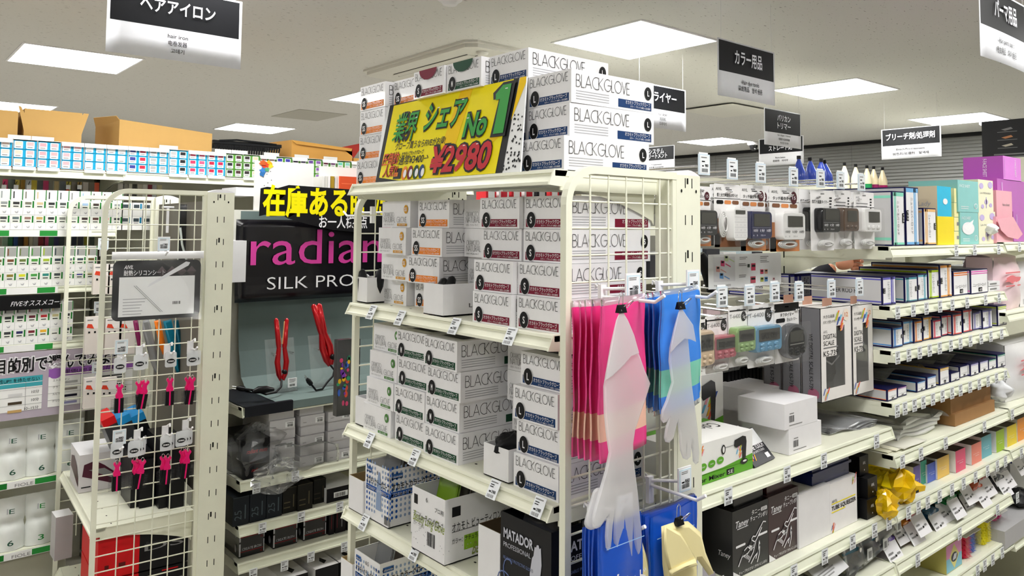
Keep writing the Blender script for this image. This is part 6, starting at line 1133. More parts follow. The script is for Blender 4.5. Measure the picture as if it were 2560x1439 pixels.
def tim(lab,l,r,pt,pb,y,kind,col,grp='hanging timer packs',dev=None,pill='7c5238'):
    a=PY(l,pb,y);c=PY(r,pb,y); x0,x1=a.x,c.x; zb=PY((l+r)/2,pb,y).z; zt=PY((l+r)/2,pt,y).z; w_=x1-x0; h=zt-zb; t=thing('timer_pack',lab,'timer',grp,((x0+x1)/2,y,zb)); b=MB(); F=fy(y,x0); PIL=K(pill,.5)
    b.prism([V((x0,y,zb))+V((p,0,q)) for p,q in rrect(0,0,w_,h,.004,3)],(0,.001,0),TCD)
    if kind in 'cnw':
        b.text(F,'AIVIL',w_*.06,zb+h*.90,h*.045,INK,w=w_*.22,k=2); b.rect(F,w_*.45,zb+h*.905,w_*.22,h*.012,INK,2); b.text(F,'音と光で時間をお知らせ' if kind=='c' else 'タッチ操作タイマー',w_*.1,zb+h*.80,h*.045,INK,w=w_*.8,k=2,bold=.01); b.rect(F,0,zb+h*.765,w_,h*.008,INK,2)
        for k,cc in enumerate((BLACK if kind=='c' else PIL,ORN,PIL)): b.fl(F,[(x_+w_*(.08+.3*k),z_+zb+h*.68) for x_,z_ in rrect(0,0,w_*.26,h*.06,h*.028,3)],cc,2)
        b.rect(F,0,zb,w_,h*.22,PIL if kind=='c' else ORN,2); b.rect(F,0,zb,w_*.2,h*.45,K('a8642c',.5),2)
        if kind!='c': b.disc(F,w_*.82,zb+h*.84,w_*.11,K('4a1820',.5),w_*.12,3); b.text(F,'15',w_*.82,zb+h*.815,h*.05,WHITE,w=w_*.11,al='c',k=4)
    elif kind=='b': b.text(F,'防滴大画面タイマー',w_*.06,zb+h*.78,h*.045,INK,w=w_*.7,k=2,bold=.01); b.lines(F,w_*.8,zb+h*.7,w_*.12,h*.2,4,INK,.5)
    elif kind=='r': b.text(F,'AIVIL',w_*.08,zb+h*.88,h*.04,GREY,w=w_*.2,k=2); b.lines(F,w_*.1,zb+h*.72,w_*.6,h*.1,2,GREY,.35); b.rect(F,0,zb+h*.73,w_,h*.008,INK,2); b.lines(F,w_*.78,zb+h*.7,w_*.1,h*.2,4,INK,.5)
    elif kind=='d': b.text(F,'T-6400',w_*.06,zb+h*.80,h*.07,GREY,w=w_*.55,k=2); b.lines(F,w_*.05,zb+h*.9,w_*.9,h*.05,1,INK,.4); b.disc(F,w_*.78,zb+h*.82,w_*.13,K('3a3a3a',.4),w_*.15,2); b.text(F,'5g',w_*.78,zb+h*.79,h*.06,WHITE,w=w_*.13,al='c',k=4)
    elif kind=='o': b.rect(F,0,zb+h*.86,w_,h*.14,BLACK,2); b.text(F,'タフタイマー',w_*.5,zb+h*.78,h*.05,INK,w=w_*.55,al='c',k=3,bold=.02); b.fl(F,[(x_+w_*.06,z_+zb+h*.68) for x_,z_ in rrect(0,0,w_*.36,h*.07,h*.03,3)],INK,2); b.text(F,'防水タイマー',w_*.5,zb+h*.69,h*.05,INK,w=w_*.42,k=2)
    b.rect(F,w_*.42,zb+h*.93,w_*.16,h*.018,K('8a8a8a',.4),2); b.out('backing_card',parent=t)
    m=K(col,.25,coat=.4); d0=.022
    bx=dev or dict(c=(.42,.10,.98,.62),n=(.08,.18,.96,.60),w=(.16,.18,.96,.60),b=(.14,.30,.95,.70),r=(.10,.30,1.0,.70),d=(.0,.26,1.0,.66),o=(.08,.06,1.04,.66))[kind]
    X0,Z0,X1,Z1=x0+w_*bx[0],zb+h*bx[1],x0+w_*bx[2],zb+h*bx[3]; W=X1-X0; Hh=Z1-Z0; P=[(X0+p,Z0+q) for p,q in (rrect(0,0,W,Hh,min(W,Hh)*.16,4) if kind!='o' else arc(W/2,Hh/2,W/2,Hh/2,0,345,24))]
    b=MB(); c_=V(((X0+X1)/2,0,(Z0+Z1)/2)); n=len(P); vs=[(p,y-.0005,q) for p,q in P]+[(p,y-d0*.8,q) for p,q in P]+[(c_.x+(p-c_.x)*.95,y-d0,c_.z+(q-c_.z)*.95) for p,q in P]
    b.add(vs,[(k+i,k+(i+1)%n,k+n+(i+1)%n,k+n+i)[::-1] for k in (0,n) for i in range(n)],m,True); b.add(vs,[tuple(range(2*n,3*n)),tuple(range(n))[::-1]],m)
    G=fy(y-d0,X0); TXM=WHITE if col in ('1b1f4a','16171a','5a4638') else INK
    if kind in 'nwb':
        for k,s in enumerate(('10分','1分','10秒')): b.text(G,s,W*(.12+.30*k),Z0+Hh*.26,Hh*.085,TXM,w=W*.2,k=2,bold=.01)
        for k,s in enumerate(('A','B','リセット')): b.text(G,s,W*(.10+.17*k),Z0+Hh*.10,Hh*.06,TXM,k=2)
        b.rect(G,W*.08,Z0+Hh*.40,W*.84,Hh*.006,LG,1)
    elif kind=='c':
        for q in range(4):
            for k in range(3): b.text(G,'1234567890'[min(9,q*3+k)],W*(.2+.28*k),Z0+Hh*(.62-.16*q),Hh*.05,LG,k=2)
        for q in range(5): b.rect(G,W*.06,Z0+Hh*(.72-.155*q),W*.88,Hh*.006,LG,1)
    else:
        for k in range(3):
            for q in range(2):
                if kind=='r' and q: continue
                xx=W*(.24+.26*k); zz=Z0+Hh*(.28-.15*q) if kind=='d' else Z0+Hh*(.20 if kind=='r' else .30-.09*q); b.lathe((X0+xx,y-d0,zz),[(W*.075,0),(W*.07,.003),(W*.04,.004)],m if kind!='o' else BLACK,12,(V((1,0,0)),V((0,0,.7)),V((0,-1,0))))
    b.out('timer_body',parent=t); sz=dict(c=(.14,.82,.8,.93),n=(.14,.46,.86,.90),w=(.22,.48,.86,.88),b=(.18,.52,.9,.94),r=(.26,.42,.86,.88),d=(.12,.44,.90,.90),o=(.22,.50,.78,.80))[kind]
    b=MB(); yy=y-d0-.0006
    if kind=='o': b.fl((V((X0,y-d0,0)),V((1,0,0)),V((0,0,1))),[(p,q+Z0) for p,q in arc(W/2,Hh/2,W*.36,Hh*.40,0,345,24)],BLACK,1)
    b.box((X0+W*sz[0],yy-.0008,Z0+Hh*sz[1]),(X0+W*sz[2],yy,Z0+Hh*sz[3]),SCR); 
    if kind=='d': b.text(fy(yy-.0008,X0),'00:00',W*.5,Z0+Hh*.52,Hh*.25,BLACK,w=W*.6,al='c',k=1,bold=.02)
    if kind=='o': b.rect(fy(yy-.0008,X0),W*.2,Z0+Hh*.42,W*.6,Hh*.03,CHROME,1)
    b.out('screen',parent=t)
    if kind!='o':
        b=MB(); cx=x0+w_*(.5 if kind!='c' else .22); cz=zb+h*(.11 if kind!='c' else .36); ra,rb=(w_*.32,h*.055) if kind!='c' else (w_*.15,h*.2)
        for k in range(4): b.tube([(cx+ra*(1-.14*k)*math.cos(a_),y-.008-.002*k,cz+rb*(1-.14*k)*math.sin(a_)) for a_ in [2*PI*j/14 for j in range(15)]],.0022,CORDM,5)
        b.out('cord',parent=t)
    b=MB(); b.prism([(X0-.004+p,y-d0-.006,Z0-h*.0+q) for p,q in rrect(-.0,-(Z0-zb)*.85,W+.008,Hh+(Z0-zb)*.85+.004,.008,3)],(0,.0006,0),BLI); b.out('blister',parent=t)
# hooks: upper row then lower row, cards as in the photo
for i,(px,py) in enumerate(((1751,415),(1822,427),(1893,436),(1975,446),(2043,450),(2093,454),(2145,459))):
    p=PY(px,py,1.055); peg(f'chrome hook with pale blue card, upper timer row, {nth(i)} from the left',p.x,p.z,.285,zl=H+.078)
for i,(px,py) in enumerate(((1796,744),(1865,741),(1928,732),(1989,731),(2070,724),(2140,720))):
    p=PY(px,py,1.055); peg(f'chrome hook with pale blue card, lower timer row, {nth(i)} from the left',p.x,p.z,.285,zl=p.z-.05)
tim('black corded timer pack cut by the rack post, upper row',1722,1777,465,615,1.06,'n','16171a')
tim('white keypad timer pack with a coiled cord, upper row',1786,1851,460,617,1.06,'c','f2f1f0')
tim('rear pack behind the white keypad timer',1776,1840,462,613,1.10,'c','2a2a2c')
tim('navy blue timer pack in the upper row',1852,1914,463,626,1.06,'n','1b1f4a')
tim('rear pack behind the navy timer',1860,1922,466,624,1.10,'n','e8e6e6')
tim('square white timer pack in the upper row',1925,1998,468,628,1.06,'w','f2f1f0')
tim('rear pack behind the square white timer',1905,1975,466,626,1.11,'w','e8e6e6')
tim('front black timer pack on a white card, upper row',2028,2086,475,626,1.055,'b','16171a')
tim('rear black timer pack on a grey card, upper row',1999,2058,474,623,1.10,'b','16171a')
tim('brown rounded timer pack in the upper row',2086,2130,476,622,1.06,'r','5a4638')
tim('front white rounded timer pack at the right of the upper row',2137,2187,480,622,1.055,'r','f4f3f3')
tim('rear white rounded timer pack at the right of the upper row',2116,2166,480,620,1.09,'r','e6e4e4')
tim('beige digital timer pack cut by the rack post, lower row',1712,1768,800,925,1.06,'d','d8bfa0',dev=(0,.1,1,.8))
tim('pink digital timer pack in the lower row',1764,1822,788,930,1.06,'d','b8606c')
tim('green digital timer pack in the lower row',1822,1870,764,915,1.055,'d','8fae72')
tim('blue digital timer pack in the lower row',1869,1936,760,915,1.055,'d','5f96b8')
tim('rear packs behind the blue timer',1850,1905,768,900,1.12,'d','8aa0b0')
tim('round black waterproof timer pack in the lower row',1937,1998,757,904,1.055,'o','55565a')
tim('rear black timer pack behind the round one',1915,1975,765,895,1.12,'o','2a2a2c')
# leaflet over the lower row
p=PY(1772,720,1.13);q=PY(1952,634,1.13); t=thing('leaflet','white leaflet with pastel timer pictures hanging above the lower timer row','leaflet',loc=((p.x+q.x)/2,1.13,p.z)); zb=(p.z+PY(1950,713,1.13).z)/2; zt=(PY(1772,633,1.13).z+q.z)/2; W=q.x-p.x; Hh=zt-zb
MB().box((p.x,1.13,zb),(q.x,1.1312,zt),PAPER).out('leaflet_sheet',parent=t); b=MB(); F=fy(1.13,p.x); b.rect(F,W*.06,zb+Hh*.2,W*.28,Hh*.72,K('e3e3e6',.5),1)
for c,x,z in (('c8d8a8',.20,.80),('d84a78',.15,.66),('e0a8a0',.09,.50),('6aa0d8',.135,.30)): b.fl(F,[(W*x,zb+Hh*z),(W*(x+.05),zb+Hh*(z-.02)),(W*(x+.05),zb+Hh*(z+.14)),(W*x,zb+Hh*(z+.16))],K(c,.5),2); b.rect(F,W*(x+.008),zb+Hh*(z+.08),W*.03,Hh*.06,INK,3); b.fl(F,[(W*(x+.06),zb+Hh*(z+.08)),(W*(x+.13),zb+Hh*(z-.02)),(W*(x+.13),zb+Hh*(z-.05)),(W*(x+.06),zb+Hh*(z+.04))],K(c,.5),2)
for c,x,z,w_,h in (('d84a68',.56,.48,.06,.22),('c85a6a',.55,.10,.07,.2),('3a4a3a',.51,.58,.03,.1),('d84a68',.69,.36,.045,.14),('e0a890',.75,.36,.045,.14),('b8c060',.69,.12,.045,.14),('5a90c8',.75,.12,.045,.14),('d8a0a8',.87,.14,.03,.08)): b.rect(F,W*x,zb+Hh*z,W*w_,Hh*h,K(c,.5),2); b.rect(F,W*x+.002,zb+Hh*(z+h*.5),W*w_-.004,Hh*h*.3,INK,3)
b.text(F,'TIMER T-6400',W*.06,zb+Hh*.06,Hh*.06,GREY,w=W*.22,k=2)
for x,z in ((.40,.82),(.39,.62),(.39,.28),(.69,.82),(.69,.70)): b.lines(F,W*x,zb+Hh*z,W*.13,Hh*.1,2,GREY,.4,2,int(x*100+z*10))
b.out('leaflet_print',parent=t)
# scale boxes with die cut windows
SCB=K('f1edea',.4); SCG=K('77767a',.5); POUCH=K('1c1c20',.5); WINM=film('window',(.9,.92,.93),.02,.06,.3)
def splash(b,F,x,z,s,k=3,seed=0):
    rr=random.Random(seed)
    for c in ('f08028','3a58a8','68b8e0','b8d040','f0b030','e85a48','f0a0b0'):
        a=x+rr.uniform(-.3,.3)*s; e=z+rr.uniform(-.3,.3)*s; w_=s*.12; l=s*rr.uniform(.25,.5); b.fl(F,[(a,e),(a+w_,e+.01*s),(a+w_+l*.6,e+l),(a+l*.6,e+l)],K(c,.5),k); k+=.3
def scale(lab,x0,y,w_,zb,h,d,win,mark=True,fill=True):
    t=thing('scale_box',lab,'box','digital scale boxes',(x0+w_/2,y,zb)); b=MB(); wx,wz,ww,wh=w_*.16,h*.13,w_*.62,h*.66
    # front with an L shaped opening: frame strips
    def fr(x,z,a,c): b.box((x0+x,y,zb+z),(x0+x+a,y+.0015,zb+z+c),SCB)
    fr(0,0,w_,wz); fr(0,wz,wx,h-wz); fr(wx,wz+wh*.52,ww*.55,h-wz-wh*.52); fr(wx+ww*.55,wz+wh,w_-wx-ww*.55,h-wz-wh); fr(wx+ww,wz,w_-wx-ww,wh)
    b.box((x0,y,zb),(x0+.0015,y+d,zb+h),SCG); b.box((x0+w_-.0015,y,zb),(x0+w_,y+d,zb+h),SCG); b.box((x0,y+d-.0015,zb),(x0+w_,y+d,zb+h),SCG); b.box((x0,y,zb),(x0+w_,y+d,zb+.0015),SCB); b.box((x0,y,zb+h-.0015),(x0+w_,y+d,zb+h),SCB)
    F=fy(y,x0); b.text(F,'大きな画面',w_*.08,zb+h*.89,h*.028,INK,w=w_*.36,k=2); b.text(F,'ボタンが使いやすい',w_*.08,zb+h*.83,h*.028,INK,w=w_*.42,k=2); b.text(F,'AIVIL',w_*.08,zb+h*.73,h*.03,GREY,w=w_*.13,k=2); b.text(F,'DIGITAL',w_*.08,zb+h*.665,h*.05,INK,w=w_*.42,k=2); b.text(F,'SCALE',w_*.08,zb+h*.595,h*.05,INK,w=w_*.34,k=2); b.rect(F,w_*.08,zb+h*.565,w_*.46,h*.012,GREY,2); b.text(F,'KS-739',w_*.08,zb+h*.48,h*.06,INK,w=w_*.46,k=2)
    splash(b,F,w_*.55,zb+h*.80,h*.24,3,1); splash(b,F,w_*.1,zb+h*.04,h*.16,3,2); b.disc(F,w_*.82,zb+h*.90,w_*.1,K('f5e9dc',.5),None,3); b.text(F,'12',w_*.82,zb+h*.88,h*.05,K('e07830',.5),w=w_*.1,al='c',k=5)
    S=FR((x0,y+d,zb),(0,0,-1),(0,-1,0)); b.text(S,'WE DIGITAL SCALE KS-739',-h*.72,d*.4,.011,INK,w=h*.6,k=3); b.fl(FR((x0,y+d,0),(0,-1,0),(0,0,1)),arc(d*.6,zb+h*.08,d*.3,h*.06,0,330,11),K('9c5a70',.5),2); b.out('box_shell',parent=t)
    if fill: b=MB(); pillow(b,[(x0+p,y+d*.5,zb+q) for p,q in rrect(w_*.12,h*.16,w_*.62,h*.55,.02,4)],V((0,-1,0)),d*.6,POUCH); b.fl(fy(y+d*.18,x0),[(w_*.2,zb+h*.45),(w_*.45,zb+h*.38),(w_*.7,zb+h*.46),(w_*.7,zb+h*.44),(w_*.45,zb+h*.36),(w_*.2,zb+h*.43)],GREY,1); b.out('scale_pouch',parent=t)
    b=MB(); b.box((x0+wx,y+.0016,zb+wz),(x0+wx+ww,y+.002,zb+wz+wh),WINM); b.out('window',parent=t)
    b=MB(); b.box((x0+w_*.35,y+d*.45,zb+h),(x0+w_*.65,y+d*.47,zb+h+.022),K('c89a84',.5)); b.out('hang_tab',parent=t)
p=PY(2054,1003,1.05); q=PY(2131,990,1.05); zb=(p.z+q.z)/2; hs=PY(2090,766,1.05).z-zb; ws=q.x-p.x
for i,(dy,lab) in enumerate(((0,'digital scale box with window, frontmost on its hook'),(.057,'digital scale box with grey side, middle of three on the hook'),(.114,'digital scale box with grey side, rearmost of three on the hook'))): scale(lab,p.x-.0,1.05+dy,ws,zb,hs,.054,None,fill=i==0)
p=PY(2132,990,1.06); q=PY(2183,976,1.06); zb=(p.z+q.z)/2; hs=PY(2158,760,1.06).z-zb
scale('digital scale box with an empty looking window, right of the others',p.x+.004,1.06,max(.10,q.x-p.x),zb,hs,.054,None,fill=False)
# ---- shelf with mixers and white cartons
zs=H-.580+LZ; GRB=K('5fa82c',.4); MIXW=K('f2f1ef',.4); DKB2=K('0e0e10',.3,coat=.3)
def mixer(lab,x0,x1,y,zb,h,d,s=1):
    b=MB(); b.box((x0,y,zb),(x1,y+d,zb+h),MIXW,{'t':MIXW,'l':MIXW}); F=fy(y,x0); w_=x1-x0; b.rect(F,0,zb,w_,h*.24,GRB,1); b.fl(F,[(w_*.0,zb+h*.23),(w_,zb+h*.23),(w_,zb+h*.40),(w_*.55,zb+h*.27)],GRB,1); splash(b,F,w_*.78,zb+h*.5,h*.4,2,5); splash(b,F,w_*.22,zb+h*.75,h*.35,2,6)
    X=lambda u:w_*u; Z=lambda v:zb+h*v
    b.fl(F,[(X(.72),Z(.86)),(X(.84),Z(.92)),(X(.89),Z(.88)),(X(.90),Z(.75)),(X(.885),Z(.34)),(X(.835),Z(.34)),(X(.83),Z(.70)),(X(.74),Z(.66)),(X(.71),Z(.72))],DKB2,4); b.disc(F,X(.86),Z(.26),w_*.055,DKB2,h*.07,4); b.disc(F,X(.865),Z(.275),w_*.03,MIXW,h*.025,6)
    if s: b.rect(F,X(.58),Z(.74),w_*.14,h*.012,GREY,3); b.disc(F,X(.555),Z(.71),w_*.03,DKB2,h*.12,4); b.disc(F,X(.555),Z(.71),w_*.016,MIXW,h*.08,5)
    for k in range(3): b.disc(F,X(.27+.12*k),Z(.43+.02*k),w_*.05,GRB,h*.09,3); b.lines(F,X(.245+.12*k),Z(.41+.02*k),w_*.05,h*.04,2,MIXW,.3,5)
    b.text(F,'Color Mixer',X(.08),Z(.06),h*.11,INK,w=w_*.50,k=3,bold=.01); b.rect(F,X(.60),Z(.05),w_*.11,h*.14,INK,3); b.text(F,'SE',X(.655),Z(.075),h*.09,MIXW,w=w_*.075,al='c',k=5)
    b.rect(FR((x0,y,zb+h),(1,0,0),(0,1,0)),0,d*.75,w_,d*.15,GRB,1); b.text(FR((x1,y+d,zb+h),(-1,0,0),(0,-1,0)),'Color Mixer',w_*.1,d*.35,d*.25,INK,w=w_*.6,k=1); return b.out('mixer_box',lab,'box','green and white mixer boxes')
q=PY(1882,1207,1.04); h1=PY(1880,1073,1.04).z-zs; mixer('green and white mixer box at the front of the mixer shelf',1.352,q.x,1.04,zs,h1,.15)
q=PY(1808,1035,1.2); h2=PY(1800,930,1.2).z-zs-h1*.0; mixer('green and white mixer box standing upright behind the front one',1.40,q.x,1.2,zs,h2,.08,0)
for i,(l,r,pt,pb,z,y) in enumerate(((1972,2068,1090,1128,0,1.04),(1965,2062,1030,1070,1,1.04),(1895,1972,1060,1110,0,1.19),(1880,1960,1000,1050,1,1.17))):
    x0=PY((1972,1962,1900,1890)[i],1100,y).x; w_=.155; hh=.062; b=MB(); b.box((x0,y,zs+hh*z+.0005*z),(x0+w_,y+.13,zs+hh*(z+1)),K('eeecef',.45)); F=fy(y,x0); b.bars(F,.02,zs+hh*z+.016,.024,.016,INK,10); b.rect(F,.022,zs+hh*z+.036,.02,.002,GREY,2); b.rect(F,.02,zs+hh*z+.008,.06,.002,GREY,2); b.out('white_carton','plain white carton with a barcode on the mixer shelf, '+('front lower','front upper','rear lower','rear upper')[i],'carton','white cartons on the mixer shelf')
for i in range(3):
    p=PY(1920+6*i,1160,1.03); M=spin((p.x-.045-.018*i,1.035+.035*i,zs+.002),rx=-.75,rz=.12); b=MB(M); b.box((0,0,0),(.105,.006,.085),K('26272c',.35)); F=FR((0,0,0),(1,0,0),(0,0,1)); b.fl(F,[(.002,.045),(.103,.045),(.103,.083),(.002,.083)],PAPER,1); b.text(F,'LUMINE TOUCH',.052,.035,.012,WHITE,w=.085,al='c',k=3,bold=.02); b.text(F,'COLOR EFFECTS SERIES',.052,.027,.005,WHITE,w=.07,al='c',k=3); splash(b,F,.012,.012,.035,2,3); b.rect(F,.075,.008,.018,.012,WHITE,2); b.out('card_book','dark card booklet leaning before white cartons, '+('front','middle','rear')[i],'booklet','card booklets on the mixer shelf')
for i in range(4): slab(MB(),lambda u,v:(2.02+.20*u+.004*i,1.07+.2*v-.03*u,zs+.003+.004*i+.008*math.sin(6*u+2*v+i)*math.sin(PI*u)),10,8,film('bag_grey',(.8,.81,.84),.25,.14,.9),.002).out('plastic_bag',f'flat clear plastic bag at the right of the mixer shelf, {("lowest","second","third","topmost")[i]}','bag','flat plastic bags')
for i in range(10): p=PY(1812+9*i,900,1.30); b=MB(); b.box((p.x,1.29,H-.47),(p.x+.012,1.325,H-.30),BLACK); b.prism([(p.x,1.289,H-.30),(p.x+.012,1.289,H-.30),(p.x+.008,1.289,H-.275),(p.x+.004,1.289,H-.275)],(0,.03,0),K('c9c2b0',.5)); b.out('black_comb',f'black comb pack hanging at the back of the first bay, {nth(i)} from the left','comb','black comb packs')
p=PY(1762,690,1.28); b=MB(); b.tube([p+V((-.02,0,.06)),p+V((.0,-.01,.02)),p+V((.01,-.01,-.03)),p+V((.012,-.01,-.05))],[.012,.02,.012,.008],BLACK,10); b.out('curved_tool','black curved tool hanging behind the leaflet','tool')
# ---- squeezers on the shelf below
zs=H-.808+LZ; TNB=K('16161a',.3,coat=.3); TNM=K('351a20',.3,coat=.3)
def taney(mtl,tag_):
    def f(b,F,S,w_,h,z,d):
        b.text(F,'Taney',w_*.06,z+h*.74,h*.10,WHITE,w=w_*.36,k=2,shear=.25,bold=.02); b.rect(F,w_*.12,z+h*.71,w_*.3,h*.012,WHITE,2); b.text(F,'タニー',w_*.52,z+h*.85,h*.06,WHITE,w=w_*.24,k=2,bold=.02); b.fl(F,[(x_+w_*.78,q_+z+h*.85) for x_,q_ in rrect(0,0,w_*.18,h*.06,h*.02,3)],WHITE,2); b.text(F,tag_,w_*.87,z+h*.86,h*.04,INK,w=w_*.12,al='c',k=4); b.text(F,'チューブシボリ',w_*.48,z+h*.76,h*.06,WHITE,w=w_*.48,k=2,bold=.02)
        def ln(*pts): 
            for p_,q_ in zip(pts,pts[1:]):
                e=V((q_[0]-p_[0],q_[1]-p_[1])).normalized(); n_=V((-e.y,e.x))*.0013; b.fl(F,[(w_*p_[0]+n_.x,z+h*p_[1]+n_.y),(w_*q_[0]+n_.x,z+h*q_[1]+n_.y),(w_*q_[0]-n_.x,z+h*q_[1]-n_.y),(w_*p_[0]-n_.x,z+h*p_[1]-n_.y)],WHITE,3)
        ln((.92,.66),(.84,.68),(.78,.63),(.62,.50),(.55,.52),(.40,.40),(.30,.36),(.24,.28),(.40,.30),(.55,.38),(.66,.46),(.80,.60)); ln((.40,.40),(.50,.48),(.60,.42),(.50,.32),(.40,.40)); 
        for k in range(4): ln((.44+.03*k,.41-.01*k),(.47+.03*k,.36-.005*k))
        for k in range(4): ln((.30+.035*k,.26-.02*k),(.36+.03*k,.30-.02*k))
        ln((.72,.42),(.74,.34),(.66,.24),(.58,.20),(.48,.12)); ln((.72,.42),(.70,.30),(.62,.16)); ln((.74,.36),(.72,.22),(.66,.10)); ln((.62,.42),(.55,.28),(.42,.16)); ln((.30,.36),(.14,.16))
        for x_,q_ in ((.08,.44),(.70,.48)): b.fl(F,[(a_+w_*x_,c_+z+h*q_) for a_,c_ in rrect(0,0,w_*.26,h*.035,h*.016,3)],WHITE,2)
        b.text(F,'チューブをむだなくきれいにしぼる!',w_*.16,z+h*.035,h*.035,WHITE,w=w_*.78,k=2); b.fl(F,[(0,z),(w_*.22,z),(0,z+h*.12)],WHITE,3)
        b.text(S,'Taney',d*.7,z+h*.3,h*.08,WHITE,w=d*.25,k=2,shear=.2)
    return f
def bay1(lab,l,r,pt,pb,y,d,m,deco=None,side=None,name='squeezer_box',grp=None,top=None):
    x0=PY(l,pb,y).x; x1=PY(r,pb,y).x; hh=PY((l+r)/2,pt,y).z-zs; b=MB(); b.box((x0,y,zs),(x1,y+d,zs+hh),m,{'l':side or m,'t':top or m}); 
    if deco: deco(b,fy(y,x0),FR((x0,y+d,0),(0,-1,0),(0,0,1)),x1-x0,hh,zs,d)
    b.out(name,lab,'box',grp); return x0,x1,zs+hh
r=bay1('black box with white line drawing of a tube squeezer on the lower shelf',1832,1922,1262,1428,1.04,.13,TNB,taney(TNB,'レギュラー'))
b=MB(); b.box((r[0]+.02,1.05,r[2]),(r[1]-.006,1.15,r[2]+.036),K('101016',.25,coat=.4)); b.rect(FR((r[0]+.02,1.05,r[2]+.036),(1,0,0),(0,1,0)),.01,.02,.05,.03,K('2a2a2e',.4),1); b.out('tube_squeezer','black tube squeezer lying on the black line drawing box','squeezer')
r=bay1('maroon box with white line drawing of a tube squeezer on the lower shelf',1922,1998,1228,1385,1.04,.13,TNM,taney(TNM,'BIG'))
b=MB(); b.box((r[0]+.01,1.05,r[2]),(r[1]-.01,1.15,r[2]+.032),K('3a1219',.25,coat=.4)); b.box((r[0]+.015,1.06,r[2]+.033),(r[1]-.012,1.15,r[2]+.058),K('24101a',.25,coat=.4)); b.out('tube_squeezer','dark maroon tube squeezer stacked on the maroon box','squeezer')
bay1('plain white box between the maroon box and the yellow striped box',1998,2076,1222,1367,1.035,.13,K('eeecee',.45),name='white_box')
def sq(b,F,S,w_,h,z,d):
    b.text(F,'AIVIL',w_*.06,z+h*.60,h*.06,INK,w=w_*.2,k=2); b.rect(F,w_*.05,z+h*.57,w_*.88,h*.02,YEL,2); b.text(F,'TUBE SQUEEZER',w_*.05,z+h*.45,h*.085,INK,w=w_*.9,k=2,bold=.025); b.rect(F,w_*.05,z+h*.40,w_*.5,h*.02,YEL,2); splash(b,F,w_*.85,z+h*.88,h*.25,2,4); splash(b,F,w_*.08,z+h*.06,h*.25,2,7)
r=bay1('white box with yellow stripes and black lettering on the lower shelf',2076,2144,1196,1338,1.035,.13,K('f2eff0',.4),sq)
b=MB(); BLC_=K('10205c',.25,coat=.5); b.box((r[0]-.06,1.05,r[2]),(r[1]-.012,1.16,r[2]+.05),BLC_); b.box((r[0]-.065,1.045,r[2]+.03),(r[1]-.008,1.165,r[2]+.036),BLC_); b.out('tube_squeezer','dark blue tube squeezer lying on the yellow striped box','squeezer')
for i,(l,r_,pt,pb,y,s) in enumerate(((2145,2164,1262,1302,1.04,0),(2147,2166,1222,1260,1.045,1),(2150,2172,1180,1222,1.05,2),(2168,2194,1255,1300,1.02,0),(2170,2194,1210,1255,1.025,1))):
    x0=PY(l,pb,y).x; x1=PY(r_,pb,y).x; hh=.051; z=zs+s*.0515; b=MB(); b.box((x0,y,z),(x1,y+.15,z+hh),BLACK); F=fy(y,x0); b.text(F,'AIVIL',(x1-x0)*.5,z+hh*.55,.008,WHITE,w=(x1-x0)*.3,al='c',k=2); b.disc(F,(x1-x0)*.5,z+hh*.25,.0022,WHITE,None,2,8); b.out('small_black_box','small black box beside the yellow bags, '+('left column, bottom','left column, middle','left column, top','right column, bottom','right column, top')[i],'box','small black boxes')
YBG=K('f4d911',.2,coat=.6); YB2=K('eec20c',.2,coat=.6)
def facet(b,c,r,mt,seed,nu=14,nv=9,amp=.3):
    k=MB(); crumple(k,c,r,mt,seed,nu,nv,amp); o=len(b.v); b.v+=k.v; i=b.m(mt)
    for f in k.f: b.f.append(tuple(o+q for q in f)); b.mi.append(i)
for i,(px,py,r_,m,y) in enumerate(((2225,1210,(.045,.05,.036),YBG,1.06),(2255,1215,(.035,.04,.045),YB2,1.02),(2215,1260,(.026,.03,.036),YB2,1.0),(2180,1185,(.05,.06,.03),YBG,1.12))):
    p=PY(px,py,y); b=MB(); facet(b,p,r_,m,20+i); F=fy(p.y-r_[1]*1.02,p.x-.02)
    if i<2: b.rect(F,.012,p.z-.008,.02,.007,INK,1)
    b.out('yellow_bag','crumpled yellow plastic bag at the end of the lower shelf, '+('left','right','drooping over the lip','rear')[i],'bag','crumpled yellow bags')
p=PY(2200,1190,1.06); b=MB(); M=spin((2.17,1.30,zs+.10),rz=-1.15,rx=0); b=MB(M); b.box((0,0,0),(.27,.012,.045),YBG); b.rect(FR((0,-.0002,0),(1,0,0),(0,0,1)),.02,.024,.2,.012,K('7a6a20',.4),1); b.text(FR((0,-.0002,0),(1,0,0),(0,0,1)),'キッチンペーパー',.12,.006,.014,INK,w=.13,k=2,shear=.2); b.out('film_carton','long yellow carton leaning behind the crumpled yellow bags','carton')
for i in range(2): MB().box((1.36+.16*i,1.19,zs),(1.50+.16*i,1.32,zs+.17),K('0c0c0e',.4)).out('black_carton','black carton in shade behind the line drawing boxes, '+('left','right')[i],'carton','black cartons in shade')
p=PY(1790,1400,1.02); b=MB(); pillow(b,[(1.352,1.03,zs+.003),(1.46,1.03,zs+.003),(1.455,1.035,zs+.04),(1.42,1.05,zs+.062),(1.352,1.05,zs+.07)],V((0,-1,0)),.04,K('9a959a',.45)); F=FR((1.352,1.004,zs),(1,0,0),(0,.1,1)); b.lines(F,.03,.012,.07,.035,5,WHITE,.3,4); b.out('grey_pack','grey printed pouch at the left end of the lower shelf','pouch')
